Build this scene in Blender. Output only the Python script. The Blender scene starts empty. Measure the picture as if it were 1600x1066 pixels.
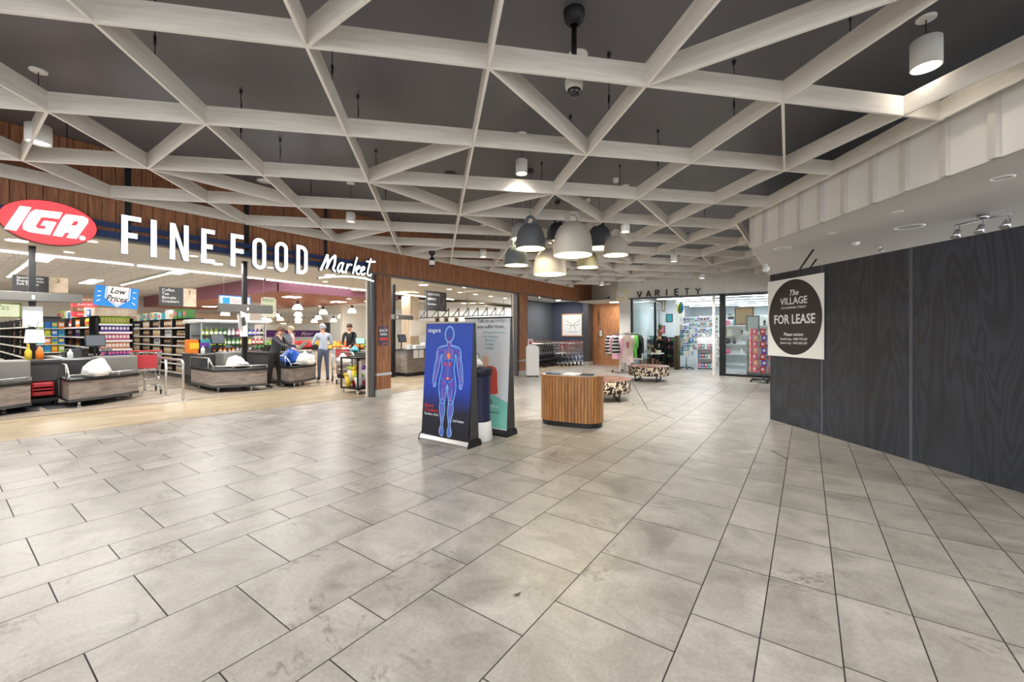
import bpy, bmesh, math, random
from mathutils import Vector, Matrix
random.seed(7)
SC = bpy.context.scene
COL = SC.collection
PI = math.pi

# ------------------------------------------------------------------ camera, world, exposure
FPX = 647.0; EYE = 1.44; HORIZON = 520.0
YAW = math.atan(460.5 / FPX)
FW = (-math.sin(YAW), math.cos(YAW)); RT = (math.cos(YAW), math.sin(YAW))
cam_d = bpy.data.cameras.new('camera'); cam = bpy.data.objects.new('camera', cam_d); COL.objects.link(cam)
cam.location = (0, 0, EYE); cam.rotation_euler = (PI / 2, 0, YAW)
cam_d.sensor_width = 36.0; cam_d.lens = 36.0 * FPX / 1600.0
cam_d.shift_y = -(533.0 - HORIZON) / 1600.0
cam_d.clip_start = 0.05; cam_d.clip_end = 200
SC.camera = cam
SC.view_settings.view_transform = 'Standard'; SC.view_settings.look = 'None'
SC.view_settings.gamma = 1.0; SC.view_settings.use_curve_mapping = False
SC.view_settings.exposure = 0.5
w = bpy.data.worlds.new('world'); SC.world = w; w.use_nodes = True
w.node_tree.nodes['Background'].inputs[0].default_value = (0.94, 0.97, 1.0, 1)
w.node_tree.nodes['Background'].inputs[1].default_value = 2.3

def area_light(name, loc, sx, sy, power, color=(1, 0.96, 0.9), rot=(0, 0, 0), spread=PI, shape='RECTANGLE'):
    l = bpy.data.lights.new(name, 'AREA'); l.shape = shape; l.size = sx; l.size_y = sy
    l.energy = power; l.color = color; l.spread = spread
    o = bpy.data.objects.new(name, l); COL.objects.link(o); o.location = loc; o.rotation_euler = rot
    o.visible_camera = True
    return o

# ------------------------------------------------------------------ surveying helpers (a pixel of the photo onto a plane of the place)
def at(x, y, Z=0.0):
    z = FPX * (Z - EYE) / (HORIZON - y); l = (x - 800) * z / FPX
    return Vector((z * FW[0] + l * RT[0], z * FW[1] + l * RT[1], Z))
def onX(x, y, X):
    dx = FW[0] + RT[0] * (x - 800) / FPX; dy = FW[1] + RT[1] * (x - 800) / FPX; t = X / dx
    return Vector((X, t * dy, EYE + t * (HORIZON - y) / FPX))
def onY(x, y, Y):
    dx = FW[0] + RT[0] * (x - 800) / FPX; dy = FW[1] + RT[1] * (x - 800) / FPX; t = Y / dy
    return Vector((t * dx, Y, EYE + t * (HORIZON - y) / FPX))
def deep(x, y, z):
    l = (x - 800) * z / FPX
    return Vector((z * FW[0] + l * RT[0], z * FW[1] + l * RT[1], EYE + z * (HORIZON - y) / FPX))

# ------------------------------------------------------------------ materials
def lin(c):
    c = c / 255.0
    return c / 12.92 if c <= 0.04045 else ((c + 0.055) / 1.055) ** 2.4
def rgb(r, g, b): return (lin(r), lin(g), lin(b), 1)
MATS = {}
def mat(name, col, rough=0.5, metal=0.0, emit=0.0, var=0.06, vscale=6.0, alpha=1.0, trans=0.0, bump=0.0, ecol=None, coat=0.0):
    if name in MATS: return MATS[name]
    m = bpy.data.materials.new(name); m.use_nodes = True; nt = m.node_tree; b = nt.nodes['Principled BSDF']
    c = rgb(*col)
    b.inputs['Roughness'].default_value = rough; b.inputs['Metallic'].default_value = metal
    if coat: b.inputs['Coat Weight'].default_value = coat
    if trans:
        b.inputs['Transmission Weight'].default_value = trans; b.inputs['IOR'].default_value = 1.2
    if alpha < 1: b.inputs['Alpha'].default_value = alpha
    if var > 0 and not emit:
        tc = nt.nodes.new('ShaderNodeTexCoord'); n = nt.nodes.new('ShaderNodeTexNoise'); n.inputs['Scale'].default_value = vscale
        n.inputs['Detail'].default_value = 3
        mr = nt.nodes.new('ShaderNodeMapRange'); mr.inputs[3].default_value = 1 - var; mr.inputs[4].default_value = 1 + var
        mx = nt.nodes.new('ShaderNodeMix'); mx.data_type = 'RGBA'; mx.blend_type = 'MULTIPLY'; mx.inputs[0].default_value = 1
        mx.inputs[6].default_value = c
        nt.links.new(tc.outputs['Object'], n.inputs['Vector']); nt.links.new(n.outputs['Fac'], mr.inputs[0])
        nt.links.new(mr.outputs[0], mx.inputs[7]); nt.links.new(mx.outputs[2], b.inputs['Base Color'])
        if bump:
            bp = nt.nodes.new('ShaderNodeBump'); bp.inputs['Strength'].default_value = bump; bp.inputs['Distance'].default_value = 0.01
            nt.links.new(n.outputs['Fac'], bp.inputs['Height']); nt.links.new(bp.outputs[0], b.inputs['Normal'])
    else:
        b.inputs['Base Color'].default_value = c
    if emit:
        b.inputs['Emission Color'].default_value = rgb(*(ecol or col)); b.inputs['Emission Strength'].default_value = emit
    MATS[name] = m
    return m

def grain(name, dark, light, scale=(1, 1, 1), rough=0.5, nscale=3.0, detail=5, distort=1.5, planks=None, attr=False, c0=0.35, c1=0.65, coat=0.0, third=None):
    """Streaky grain: stretched noise between two colours; planks = (axis0, axis1, width, length)."""
    if name in MATS: return MATS[name]
    m = bpy.data.materials.new(name); m.use_nodes = True; nt = m.node_tree; b = nt.nodes['Principled BSDF']; N = nt.nodes.new; L = nt.links.new
    tc = N('ShaderNodeTexCoord'); mp = N('ShaderNodeMapping'); mp.inputs['Scale'].default_value = scale
    L(tc.outputs['Object'], mp.inputs[0])
    vec = mp.outputs[0]
    rnd = None
    if attr:
        at_ = N('ShaderNodeAttribute'); at_.attribute_name = 'tint'; rnd = at_.outputs['Fac']
        add = N('ShaderNodeVectorMath'); add.operation = 'ADD'
        sc = N('ShaderNodeVectorMath'); sc.operation = 'SCALE'; sc.inputs['Scale'].default_value = 37.0
        L(at_.outputs['Vector'], sc.inputs[0]); L(vec, add.inputs[0]); L(sc.outputs[0], add.inputs[1]); vec = add.outputs[0]
    n = N('ShaderNodeTexNoise'); n.inputs['Scale'].default_value = nscale; n.inputs['Detail'].default_value = detail
    n.inputs['Distortion'].default_value = distort; L(vec, n.inputs['Vector'])
    cr = N('ShaderNodeValToRGB'); cr.color_ramp.elements[0].position = c0; cr.color_ramp.elements[1].position = c1
    cr.color_ramp.elements[0].color = rgb(*dark); cr.color_ramp.elements[1].color = rgb(*light)
    L(n.outputs['Fac'], cr.inputs[0]); out = cr.outputs[0]
    if rnd:
        mr = N('ShaderNodeMapRange'); mr.inputs[3].default_value = 0.86; mr.inputs[4].default_value = 1.1; L(rnd, mr.inputs[0])
        mx = N('ShaderNodeMix'); mx.data_type = 'RGBA'; mx.blend_type = 'MULTIPLY'; mx.inputs[0].default_value = 1
        L(out, mx.inputs[6]); L(mr.outputs[0], mx.inputs[7]); out = mx.outputs[2]
    L(out, b.inputs['Base Color']); b.inputs['Roughness'].default_value = rough
    if coat: b.inputs['Coat Weight'].default_value = coat; b.inputs['Coat Roughness'].default_value = 0.2
    MATS[name] = m
    return m

def tile_mat():
    m = bpy.data.materials.new('stone tile'); m.use_nodes = True; nt = m.node_tree; b = nt.nodes['Principled BSDF']; N = nt.nodes.new; L = nt.links.new
    tc = N('ShaderNodeTexCoord'); a = N('ShaderNodeAttribute'); a.attribute_name = 'tint'
    sc = N('ShaderNodeVectorMath'); sc.operation = 'SCALE'; sc.inputs['Scale'].default_value = 91.0; L(a.outputs['Vector'], sc.inputs[0])
    add = N('ShaderNodeVectorMath'); add.operation = 'ADD'; L(tc.outputs['Object'], add.inputs[0]); L(sc.outputs[0], add.inputs[1])
    # broad cloudy body
    n1 = N('ShaderNodeTexNoise'); n1.inputs['Scale'].default_value = 2.2; n1.inputs['Detail'].default_value = 7; n1.inputs['Roughness'].default_value = 0.62; n1.inputs['Distortion'].default_value = 0.7
    L(add.outputs[0], n1.inputs['Vector'])
    cr = N('ShaderNodeValToRGB'); e = cr.color_ramp.elements; e[0].position = 0.3; e[1].position = 0.68
    e[0].color = rgb(134, 129, 121); e[1].color = rgb(177, 172, 165); L(n1.outputs['Fac'], cr.inputs[0])
    # fine grain
    n2 = N('ShaderNodeTexNoise'); n2.inputs['Scale'].default_value = 60; n2.inputs['Detail'].default_value = 4; L(add.outputs[0], n2.inputs['Vector'])
    mr = N('ShaderNodeMapRange'); mr.inputs[3].default_value = 0.76; mr.inputs[4].default_value = 1.22; L(n2.outputs['Fac'], mr.inputs[0])
    mx = N('ShaderNodeMix'); mx.data_type = 'RGBA'; mx.blend_type = 'MULTIPLY'; mx.inputs[0].default_value = 1
    L(cr.outputs[0], mx.inputs[6]); L(mr.outputs[0], mx.inputs[7])
    # veins: narrow band of a distorted noise, only on some patches
    mp = N('ShaderNodeMapping'); mp.inputs['Rotation'].default_value = (0, 0, 0.7); mp.inputs['Scale'].default_value = (1.0, 2.4, 1); L(add.outputs[0], mp.inputs[0])
    n3 = N('ShaderNodeTexNoise'); n3.inputs['Scale'].default_value = 1.1; n3.inputs['Detail'].default_value = 6; n3.inputs['Roughness'].default_value = 0.6; n3.inputs['Distortion'].default_value = 1.2; L(mp.outputs[0], n3.inputs['Vector'])
    vr = N('ShaderNodeValToRGB'); q = vr.color_ramp.elements; q[0].position = 0.47; q[0].color = (0, 0, 0, 1); q[1].position = 0.53; q[1].color = (0, 0, 0, 1)
    k = vr.color_ramp.elements.new(0.5); k.color = (1, 1, 1, 1); L(n3.outputs['Fac'], vr.inputs[0])
    n4 = N('ShaderNodeTexNoise'); n4.inputs['Scale'].default_value = 1.7; n4.inputs['Detail'].default_value = 2; L(add.outputs[0], n4.inputs['Vector'])
    pr = N('ShaderNodeMapRange'); pr.inputs[1].default_value = 0.5; pr.inputs[2].default_value = 0.64; pr.inputs[3].default_value = 0.0; pr.inputs[4].default_value = 0.65; L(n4.outputs['Fac'], pr.inputs[0])
    n5 = N('ShaderNodeTexNoise'); n5.inputs['Scale'].default_value = 25; n5.inputs['Detail'].default_value = 5; L(add.outputs[0], n5.inputs['Vector'])
    r5 = N('ShaderNodeMapRange'); r5.inputs[1].default_value = 0.35; r5.inputs[2].default_value = 0.6; L(n5.outputs['Fac'], r5.inputs[0])
    mu = N('ShaderNodeMath'); mu.operation = 'MULTIPLY'; L(vr.outputs[0], mu.inputs[0]); L(pr.outputs[0], mu.inputs[1])
    mu2 = N('ShaderNodeMath'); mu2.operation = 'MULTIPLY'; L(mu.outputs[0], mu2.inputs[0]); L(r5.outputs[0], mu2.inputs[1])
    mv = N('ShaderNodeMix'); mv.data_type = 'RGBA'; mv.inputs[7].default_value = rgb(92, 83, 74)
    L(mu2.outputs[0], mv.inputs[0]); L(mx.outputs[2], mv.inputs[6])
    tr = N('ShaderNodeMapRange'); tr.inputs[3].default_value = 0.93; tr.inputs[4].default_value = 1.06; L(a.outputs['Fac'], tr.inputs[0])
    mz = N('ShaderNodeMix'); mz.data_type = 'RGBA'; mz.blend_type = 'MULTIPLY'; mz.inputs[0].default_value = 1
    L(mv.outputs[2], mz.inputs[6]); L(tr.outputs[0], mz.inputs[7]); L(mz.outputs[2], b.inputs['Base Color'])
    rr = N('ShaderNodeMapRange'); rr.inputs[3].default_value = 0.22; rr.inputs[4].default_value = 0.5; L(n1.outputs['Fac'], rr.inputs[0]); L(rr.outputs[0], b.inputs['Roughness'])
    bp = N('ShaderNodeBump'); bp.inputs['Strength'].default_value = 0.12; bp.inputs['Distance'].default_value = 0.004; L(n1.outputs['Fac'], bp.inputs['Height']); L(bp.outputs[0], b.inputs['Normal'])
    return m

def spot_mat():
    m = bpy.data.materials.new('cow hide'); m.use_nodes = True; nt = m.node_tree; b = nt.nodes['Principled BSDF']; N = nt.nodes.new; L = nt.links.new
    tc = N('ShaderNodeTexCoord'); n = N('ShaderNodeTexNoise'); n.inputs['Scale'].default_value = 15; n.inputs['Detail'].default_value = 2.5; n.inputs['Distortion'].default_value = 0.8
    L(tc.outputs['Object'], n.inputs['Vector']); cr = N('ShaderNodeValToRGB'); e = cr.color_ramp.elements
    e[0].position = 0.47; e[0].color = rgb(28, 22, 20); e[1].position = 0.54; e[1].color = rgb(214, 196, 172)
    k = e.new(0.505); k.color = rgb(96, 66, 46)
    L(n.outputs['Fac'], cr.inputs[0]); L(cr.outputs[0], b.inputs['Base Color']); b.inputs['Roughness'].default_value = 0.75
    return m

def ply_mat():
    m = bpy.data.materials.new('black stained plywood'); m.use_nodes = True; nt = m.node_tree; b = nt.nodes['Principled BSDF']; N = nt.nodes.new; L = nt.links.new
    tc = N('ShaderNodeTexCoord'); a = N('ShaderNodeAttribute'); a.attribute_name = 'tint'
    sc = N('ShaderNodeVectorMath'); sc.operation = 'SCALE'; sc.inputs['Scale'].default_value = 23.0; L(a.outputs['Vector'], sc.inputs[0])
    mp = N('ShaderNodeMapping'); mp.inputs['Scale'].default_value = (2.0, 2.0, 0.32); L(tc.outputs['Object'], mp.inputs[0])
    add = N('ShaderNodeVectorMath'); add.operation = 'ADD'; L(mp.outputs[0], add.inputs[0]); L(sc.outputs[0], add.inputs[1])
    n = N('ShaderNodeTexNoise'); n.inputs['Scale'].default_value = 1.1; n.inputs['Detail'].default_value = 2; n.inputs['Distortion'].default_value = 0.9; L(add.outputs[0], n.inputs['Vector'])
    mul = N('ShaderNodeMath'); mul.operation = 'MULTIPLY'; mul.inputs[1].default_value = 26; L(n.outputs['Fac'], mul.inputs[0])
    fr = N('ShaderNodeMath'); fr.operation = 'PINGPONG'; fr.inputs[1].default_value = 1; L(mul.outputs[0], fr.inputs[0])
    n2 = N('ShaderNodeTexNoise'); n2.inputs['Scale'].default_value = 1.6; n2.inputs['Detail'].default_value = 6; L(tc.outputs['Object'], n2.inputs['Vector'])
    mxv = N('ShaderNodeMath'); mxv.operation = 'MULTIPLY'; L(fr.outputs[0], mxv.inputs[0]); L(n2.outputs['Fac'], mxv.inputs[1])
    cr = N('ShaderNodeValToRGB'); e = cr.color_ramp.elements; e[0].position = 0.0; e[1].position = 0.75
    e[0].color = rgb(34, 37, 44); e[1].color = rgb(56, 60, 70); L(mxv.outputs[0], cr.inputs[0])
    # pale nicks
    v = N('ShaderNodeTexVoronoi'); v.inputs['Scale'].default_value = 4.5; L(tc.outputs['Object'], v.inputs['Vector'])
    lt = N('ShaderNodeMath'); lt.operation = 'LESS_THAN'; lt.inputs[1].default_value = 0.022; L(v.outputs['Distance'], lt.inputs[0])
    mx = N('ShaderNodeMix'); mx.data_type = 'RGBA'; mx.inputs[7].default_value = rgb(190, 185, 175); L(lt.outputs[0], mx.inputs[0]); L(cr.outputs[0], mx.inputs[6])
    L(mx.outputs[2], b.inputs['Base Color']); b.inputs['Roughness'].default_value = 0.55
    bp = N('ShaderNodeBump'); bp.inputs['Strength'].default_value = 0.25; bp.inputs['Distance'].default_value = 0.004; L(fr.outputs[0], bp.inputs['Height']); L(bp.outputs[0], b.inputs['Normal'])
    return m

def M(name): return MATS[name] if isinstance(name, str) else name
MATS['tile'] = tile_mat(); MATS['hide'] = spot_mat(); MATS['ply'] = ply_mat()
mat('grout', (46, 41, 37), 0.9)
mat('slab', (100, 99, 104), 0.36, var=0.05, vscale=1.5)
grain('beam_wood', (222, 215, 205), (236, 230, 221), (1, 1, 14), 0.55, 2.5, 4, 0.6)
mat('beam_edge', (246, 242, 234), 0.5, var=0.01)
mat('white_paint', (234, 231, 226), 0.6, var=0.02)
mat('batten_shade_grey', (208, 203, 196), 0.6, var=0.02)  # white battens' shading put into a greyer tone; also the plain ceiling grid grey
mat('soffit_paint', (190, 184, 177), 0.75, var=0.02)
mat('pale_wall', (224, 221, 214), 0.7, var=0.03)
mat('warm_white', (226, 222, 212), 0.7, var=0.02)
mat('white', (236, 236, 234), 0.45, var=0.02)
mat('gloss_white', (236, 236, 236), 0.25, var=0.01)
mat('black', (18, 18, 20), 0.45, var=0.05)
mat('black_metal', (26, 27, 30), 0.4, 0.3)
mat('charcoal', (62, 63, 66), 0.5)
mat('grey_frame', (96, 98, 102), 0.4, 0.5)
mat('grey_laminate', (120, 119, 116), 0.5)
mat('steel', (190, 190, 190), 0.28, 0.9, var=0.02)
mat('chrome', (215, 215, 218), 0.18, 1.0, var=0.01)
mat('plinth', (186, 182, 174), 0.6)
mat('truss_blue_lit', (36, 58, 108), 0.4, 0.3)  # dark steel truss; the sign's blue glow is put into this colour
grain('cladding', (126, 78, 50), (168, 112, 74), (9, 9, 0.7), 0.5, 3.0, 5, 1.2, attr=True, coat=0.1)
grain('slat_wood', (150, 96, 50), (190, 134, 78), (9, 9, 0.6), 0.42, 3.0, 4, 1.0, attr=True, coat=0.15)
grain('veneer', (168, 112, 74), (202, 148, 106), (6, 6, 0.7), 0.5, 2.2, 5, 2.0)
grain('lane_wood', (112, 101, 94), (158, 146, 138), (1.2, 1.2, 20), 0.5, 2.6, 5, 0.8)
grain('vinyl_floor', (158, 141, 115), (188, 172, 146), (7, 0.8, 1), 0.3, 2.0, 5, 0.6, attr=True)
grain('inner_floor', (166, 152, 136), (194, 182, 168), (7, 0.8, 1), 0.22, 2.0, 5, 0.6)
mat('shop_floor', (206, 206, 204), 0.25)

# ------------------------------------------------------------------ mesh builder
class MB:
    def __init__(s): s.v = []; s.f = []; s.m = []; s.t = []; s.cur = 0; s.tint = 0.0; s.sm = []; s.smooth = False
    def quad(s, pts):
        b = len(s.v); s.v += [tuple(p) for p in pts]; s.add(tuple(range(b, b + len(pts))))
    def add(s, face): s.f.append(face); s.m.append(s.cur); s.t.append(s.tint); s.sm.append(s.smooth)
    def box(s, x0, x1, y0, y1, z0, z1, mx=None):
        P = [(x0, y0, z0), (x1, y0, z0), (x1, y1, z0), (x0, y1, z0), (x0, y0, z1), (x1, y0, z1), (x1, y1, z1), (x0, y1, z1)]
        if mx: P = [tuple(mx @ Vector(p)) for p in P]
        b = len(s.v); s.v += P; k = s.smooth; s.smooth = False
        for q in ((0, 3, 2, 1), (4, 5, 6, 7), (0, 1, 5, 4), (1, 2, 6, 5), (2, 3, 7, 6), (3, 0, 4, 7)): s.add(tuple(b + i for i in q))
        s.smooth = k; return s
    def bar(s, p0, p1, w, h, up=(0, 0, 1)):
        """rectangular bar from p0 to p1, w across, h along up, centred"""
        p0 = Vector(p0); p1 = Vector(p1); d = (p1 - p0); L = d.length
        if L < 1e-6: return s
        d.normalize(); u = Vector(up); sd = d.cross(u)
        if sd.length < 1e-4: sd = d.cross(Vector((1, 0, 0)))
        sd.normalize(); u = sd.cross(d).normalized()
        b = len(s.v)
        for p in (p0, p1):
            for a, c in ((-1, -1), (1, -1), (1, 1), (-1, 1)): s.v.append(tuple(p + sd * (a * w / 2) + u * (c * h / 2)))
        k = s.smooth; s.smooth = False
        for q in ((0, 1, 2, 3), (7, 6, 5, 4), (0, 4, 5, 1), (1, 5, 6, 2), (2, 6, 7, 3), (3, 7, 4, 0)): s.add(tuple(b + i for i in q))
        s.smooth = k; return s
    def cyl(s, p0, p1, r0, r1=None, n=12, cap=True):
        r1 = r0 if r1 is None else r1
        p0 = Vector(p0); p1 = Vector(p1); d = (p1 - p0).normalized()
        a = d.orthogonal().normalized(); c = d.cross(a)
        b = len(s.v); k = s.smooth; s.smooth = True
        for p, r in ((p0, r0), (p1, r1)):
            for i in range(n):
                t = 2 * PI * i / n; s.v.append(tuple(p + a * (r * math.cos(t)) + c * (r * math.sin(t))))
        for i in range(n): s.add((b + i, b + (i + 1) % n, b + n + (i + 1) % n, b + n + i))
        s.smooth = False
        if cap: s.add(tuple(b + i for i in reversed(range(n)))); s.add(tuple(b + n + i for i in range(n)))
        s.smooth = k; return s
    def tube(s, pts, r, n=6, closed=False):
        pts = [Vector(p) for p in pts]; m = len(pts); b = len(s.v); k = s.smooth; s.smooth = True
        ref = None
        for i, p in enumerate(pts):
            if closed: d = (pts[(i + 1) % m] - pts[i - 1])
            else: d = pts[min(i + 1, m - 1)] - pts[max(i - 1, 0)]
            d = d.normalized() if d.length > 1e-9 else Vector((0, 0, 1))
            if ref is None: ref = d.orthogonal().normalized()
            a = (ref - d * ref.dot(d)); a = a.normalized() if a.length > 1e-6 else d.orthogonal().normalized(); ref = a; c = d.cross(a)
            rr = r[i] if isinstance(r, (list, tuple)) else r
            for j in range(n):
                t = 2 * PI * j / n; s.v.append(tuple(p + a * (rr * math.cos(t)) + c * (rr * math.sin(t))))
        rng = m if closed else m - 1
        for i in range(rng):
            for j in range(n):
                i2 = (i + 1) % m
                s.add((b + i * n + j, b + i * n + (j + 1) % n, b + i2 * n + (j + 1) % n, b + i2 * n + j))
        s.smooth = False
        if not closed: s.add(tuple(b + j for j in reversed(range(n)))); s.add(tuple(b + (m - 1) * n + j for j in range(n)))
        s.smooth = k; return s
    def lathe(s, prof, n=24, c=(0, 0, 0), cap=False, sx=1.0, sy=1.0):
        b = len(s.v); k = s.smooth; s.smooth = True; m = len(prof)
        for r, z in prof:
            for j in range(n):
                t = 2 * PI * j / n; s.v.append((c[0] + r * math.cos(t) * sx, c[1] + r * math.sin(t) * sy, c[2] + z))
        for i in range(m - 1):
            for j in range(n): s.add((b + i * n + j, b + i * n + (j + 1) % n, b + (i + 1) * n + (j + 1) % n, b + (i + 1) * n + j))
        s.smooth = False
        if cap: s.add(tuple(b + j for j in reversed(range(n)))); s.add(tuple(b + (m - 1) * n + j for j in range(n)))
        s.smooth = k; return s
    def prism(s, poly, depth, mx=None, z0=0.0):
        """poly in local xy, extruded z0..z0+depth; mx maps to place"""
        n = len(poly); b = len(s.v); k = s.smooth; s.smooth = False
        ar = sum(poly[i][0] * poly[(i + 1) % n][1] - poly[(i + 1) % n][0] * poly[i][1] for i in range(n))
        if ar < 0: poly = list(reversed(poly))
        P = [Vector((x, y, z0)) for x, y in poly] + [Vector((x, y, z0 + depth)) for x, y in poly]
        if mx: P = [mx @ p for p in P]
        s.v += [tuple(p) for p in P]
        s.add(tuple(b + i for i in reversed(range(n)))); s.add(tuple(b + n + i for i in range(n)))
        for i in range(n): s.add((b + i, b + (i + 1) % n, b + n + (i + 1) % n, b + n + i))
        s.smooth = k; return s
    def grid(s, fn, nu, nv, closed_u=False):
        b = len(s.v); k = s.smooth; s.smooth = True
        for i in range(nu + (0 if closed_u else 1)):
            for j in range(nv + 1): s.v.append(tuple(fn(i / nu, j / nv)))
        w_ = nv + 1; R = nu
        for i in range(R):
            i2 = (i + 1) % nu if closed_u else i + 1
            for j in range(nv): s.add((b + i * w_ + j, b + i2 * w_ + j, b + i2 * w_ + j + 1, b + i * w_ + j + 1))
        s.smooth = k; return s
    def mesh(s, name, mats):
        me = bpy.data.meshes.new(name); me.from_pydata(s.v, [], s.f)
        if not isinstance(mats, (list, tuple)): mats = [mats]
        for x in mats: me.materials.append(M(x))
        me.polygons.foreach_set('material_index', s.m); me.polygons.foreach_set('use_smooth', s.sm)
        if any(s.t):
            a = me.attributes.new('tint', 'FLOAT_COLOR', 'CORNER'); vals = []
            for f, t in zip(s.f, s.t):
                for _ in f: vals += [t, (t * 7.31) % 1, (t * 3.17) % 1, 1]
            a.data.foreach_set('color', vals)
        me.update(); return me
    def build(s, name, mats, parent=None, loc=None, rz=0.0, mx=None):
        o = bpy.data.objects.new(name, s.mesh(name, mats)); COL.objects.link(o)
        if parent: o.parent = parent
        if loc is not None: o.location = loc
        if rz: o.rotation_euler = (0, 0, rz)
        if mx is not None: o.matrix_local = mx
        return o
    def center(s, loc):
        """shift vertices so that they are local to loc"""
        s.v = [(x - loc[0], y - loc[1], z - loc[2]) for x, y, z in s.v]; return s

def tag(o, label=None, cat=None, group=None, kind=None):
    if label: o['label'] = label
    if cat: o['category'] = cat
    if group: o['group'] = group
    if kind: o['kind'] = kind
    return o
def struct(o): o['kind'] = 'structure'; return o
def empty(name, loc, label, cat, group=None, rz=0.0, mx=None):
    o = bpy.data.objects.new(name, None); COL.objects.link(o); o.empty_display_size = 0.1
    if mx is not None: o.matrix_world = mx
    else: o.location = loc; o.rotation_euler = (0, 0, rz)
    return tag(o, label, cat, group)
def dup(root, loc=None, rz=None, label=None, group=None, mx=None, scale=None):
    r = root.copy(); COL.objects.link(r)
    if mx is not None: r.matrix_world = mx
    if loc is not None: r.location = loc
    if rz is not None: r.rotation_euler = (0, 0, rz)
    if scale is not None: r.scale = scale
    if label: r['label'] = label
    if group: r['group'] = group
    for ch in list(root.children):
        c = ch.copy(); COL.objects.link(c); c.parent = r
        for g in list(ch.children):
            d = g.copy(); COL.objects.link(d); d.parent = c
    return r
def frame(o, x, y):
    """matrix with origin o, local x and y axes given, z = x cross y"""
    x = Vector(x).normalized(); y = Vector(y).normalized(); z = x.cross(y)
    return Matrix(((x.x, y.x, z.x, o[0]), (x.y, y.y, z.y, o[1]), (x.z, y.z, z.z, o[2]), (0, 0, 0, 1)))
def facingX(p): return frame(p, (0, 1, 0), (0, 0, 1))      # faces +X
def facingY(p): return frame(p, (1, 0, 0), (0, 0, 1))      # faces -Y
def text(name, s, size, m, parent, x=0.0, y=0.0, z=0.003, align='LEFT', shear=0.0, depth=0.0015, bold=0.0, sx=1.0):
    cu = bpy.data.curves.new('lettering', 'FONT'); cu.body = s; cu.size = size; cu.align_x = align; cu.shear = shear
    cu.extrude = depth; cu.offset = bold; cu.resolution_u = 2; cu.space_line = 0.95
    t = bpy.data.objects.new('lettering', cu); COL.objects.link(t)
    bpy.context.view_layer.update()
    me = bpy.data.meshes.new_from_object(t.evaluated_get(bpy.context.evaluated_depsgraph_get()))
    bpy.data.objects.remove(t); bpy.data.curves.remove(cu)
    me.materials.clear(); me.materials.append(M(m))
    o = bpy.data.objects.new(name, me); COL.objects.link(o); o.parent = parent; o.location = (x, y, z); o.scale = (sx, 1, 1)
    return o
def bevel(o, wdt=0.004, seg=2):
    b = o.modifiers.new('bevel', 'BEVEL'); b.width = wdt; b.segments = seg; b.limit_method = 'ANGLE'; return o

# ================================================================== SHELL
# --- hall floor: stone tiles laid in courses along the corridor, in a grout bed
XF = -7.95
TX = [(0.44, .75, 2.285), (.13, .44, 2.285), (-.18, .13, 2.27), (-.485, -.18, 2.265), (-1.10, -.485, 1.945), (-1.715, -1.10, 1.63), (-2.03, -1.715, 1.32), (-2.645, -2.03, 1.01), (-3.255, -2.645, .70), (-3.56, -3.255, .395), (-3.86, -3.56, .70), (-4.46, -3.86, .39), (-5.05, -4.46, .69), (-5.64, -5.05, .38), (-5.925, -5.64, .69), (-6.22, -5.925, .99), (-6.83, -6.22, .69), (-7.435, -6.83, .98), (-7.73, -7.435, .69), (-8.33, -7.73, .98), (-8.94, -8.33, .68)]
x = 0.75
while x < 7: TX.insert(0, (x, x + 0.31, 2.285)); x += 0.31
G = 0.006
mb = MB(); mb.cur = 0
def floor_edge(y):     # X of the joint between stone tile and timber-look vinyl
    return -8.70 + (y - 0.53) * 0.123 if y < 6.0 else -8.03
for x0, x1, ph in TX:
    y = ph - 0.61 * 22
    while y < 17.4:
        a, b = y + G / 2, y + 0.61 - G / 2
        xa, xb = x0 + G / 2, x1 - G / 2
        y += 0.61
        b = min(b, 17.3)
        ea, eb_ = floor_edge(a) + 0.004, floor_edge(b) + 0.004
        if a > b or xb < min(ea, eb_): continue
        mb.tint = random.uniform(0.02, 0.98)
        mb.quad([(max(xa, ea), a, 0), (max(xb, ea + .001), a, 0), (max(xb, eb_ + .001), b, 0), (max(xa, eb_), b, 0)])
fl = struct(mb.build('floor', 'tile'))
mb = MB(); mb.box(-9.2, 7, -12, 17.3, -0.2, -0.0015); struct(mb.build('floor', 'grout'))
# timber-look vinyl margin and the trading floor
mb = MB(); yy = -12.0
pw = 0.15
for i in range(18):
    y = -12 + random.uniform(-0.9, 0)
    while y < 17.3:
        y1 = y + 1.2; c0 = -10.75 + i * pw; mb.tint = random.uniform(.02, .98)
        a, b = max(y, -12), min(y1, 17.3)
        e0 = min(c0 + pw - .0015, floor_edge(a)); e1 = min(c0 + pw - .0015, floor_edge(b))
        if a < b and e0 > c0 + .002 or a < b and e1 > c0 + .002: mb.quad([(c0, a, 0.001), (max(e0, c0), a, 0.001), (max(e1, c0), b, 0.001), (c0, b, 0.001)])
        y = y1
struct(mb.build('floor', 'vinyl_floor'))
mb = MB(); mb.box(-36, -9.2, -12, 24, -0.2, 0.0); struct(mb.build('floor', 'inner_floor'))
mb = MB(); mb.box(-10.79, -10.75, -12, 8.1, 0, 0.004); struct(mb.build('trim_1', 'charcoal'))
# diagonal movement joints in the stone
mb = MB()
for a, b in (((986, 594), (1012, 640)), ((1012, 640), (1054, 655)), ((1205, 704), (1232, 718))):
    p, q = at(*a, .0006), at(*b, .0006); mb.bar(p, q, 0.012, 0.001)
struct(mb.build('trim_2', 'grout'))

# --- slab over the hall
mb = MB(); mb.box(-9.0, 9, -12, 17.6, 3.985, 4.2); struct(mb.build('ceiling', 'slab'))

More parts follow.
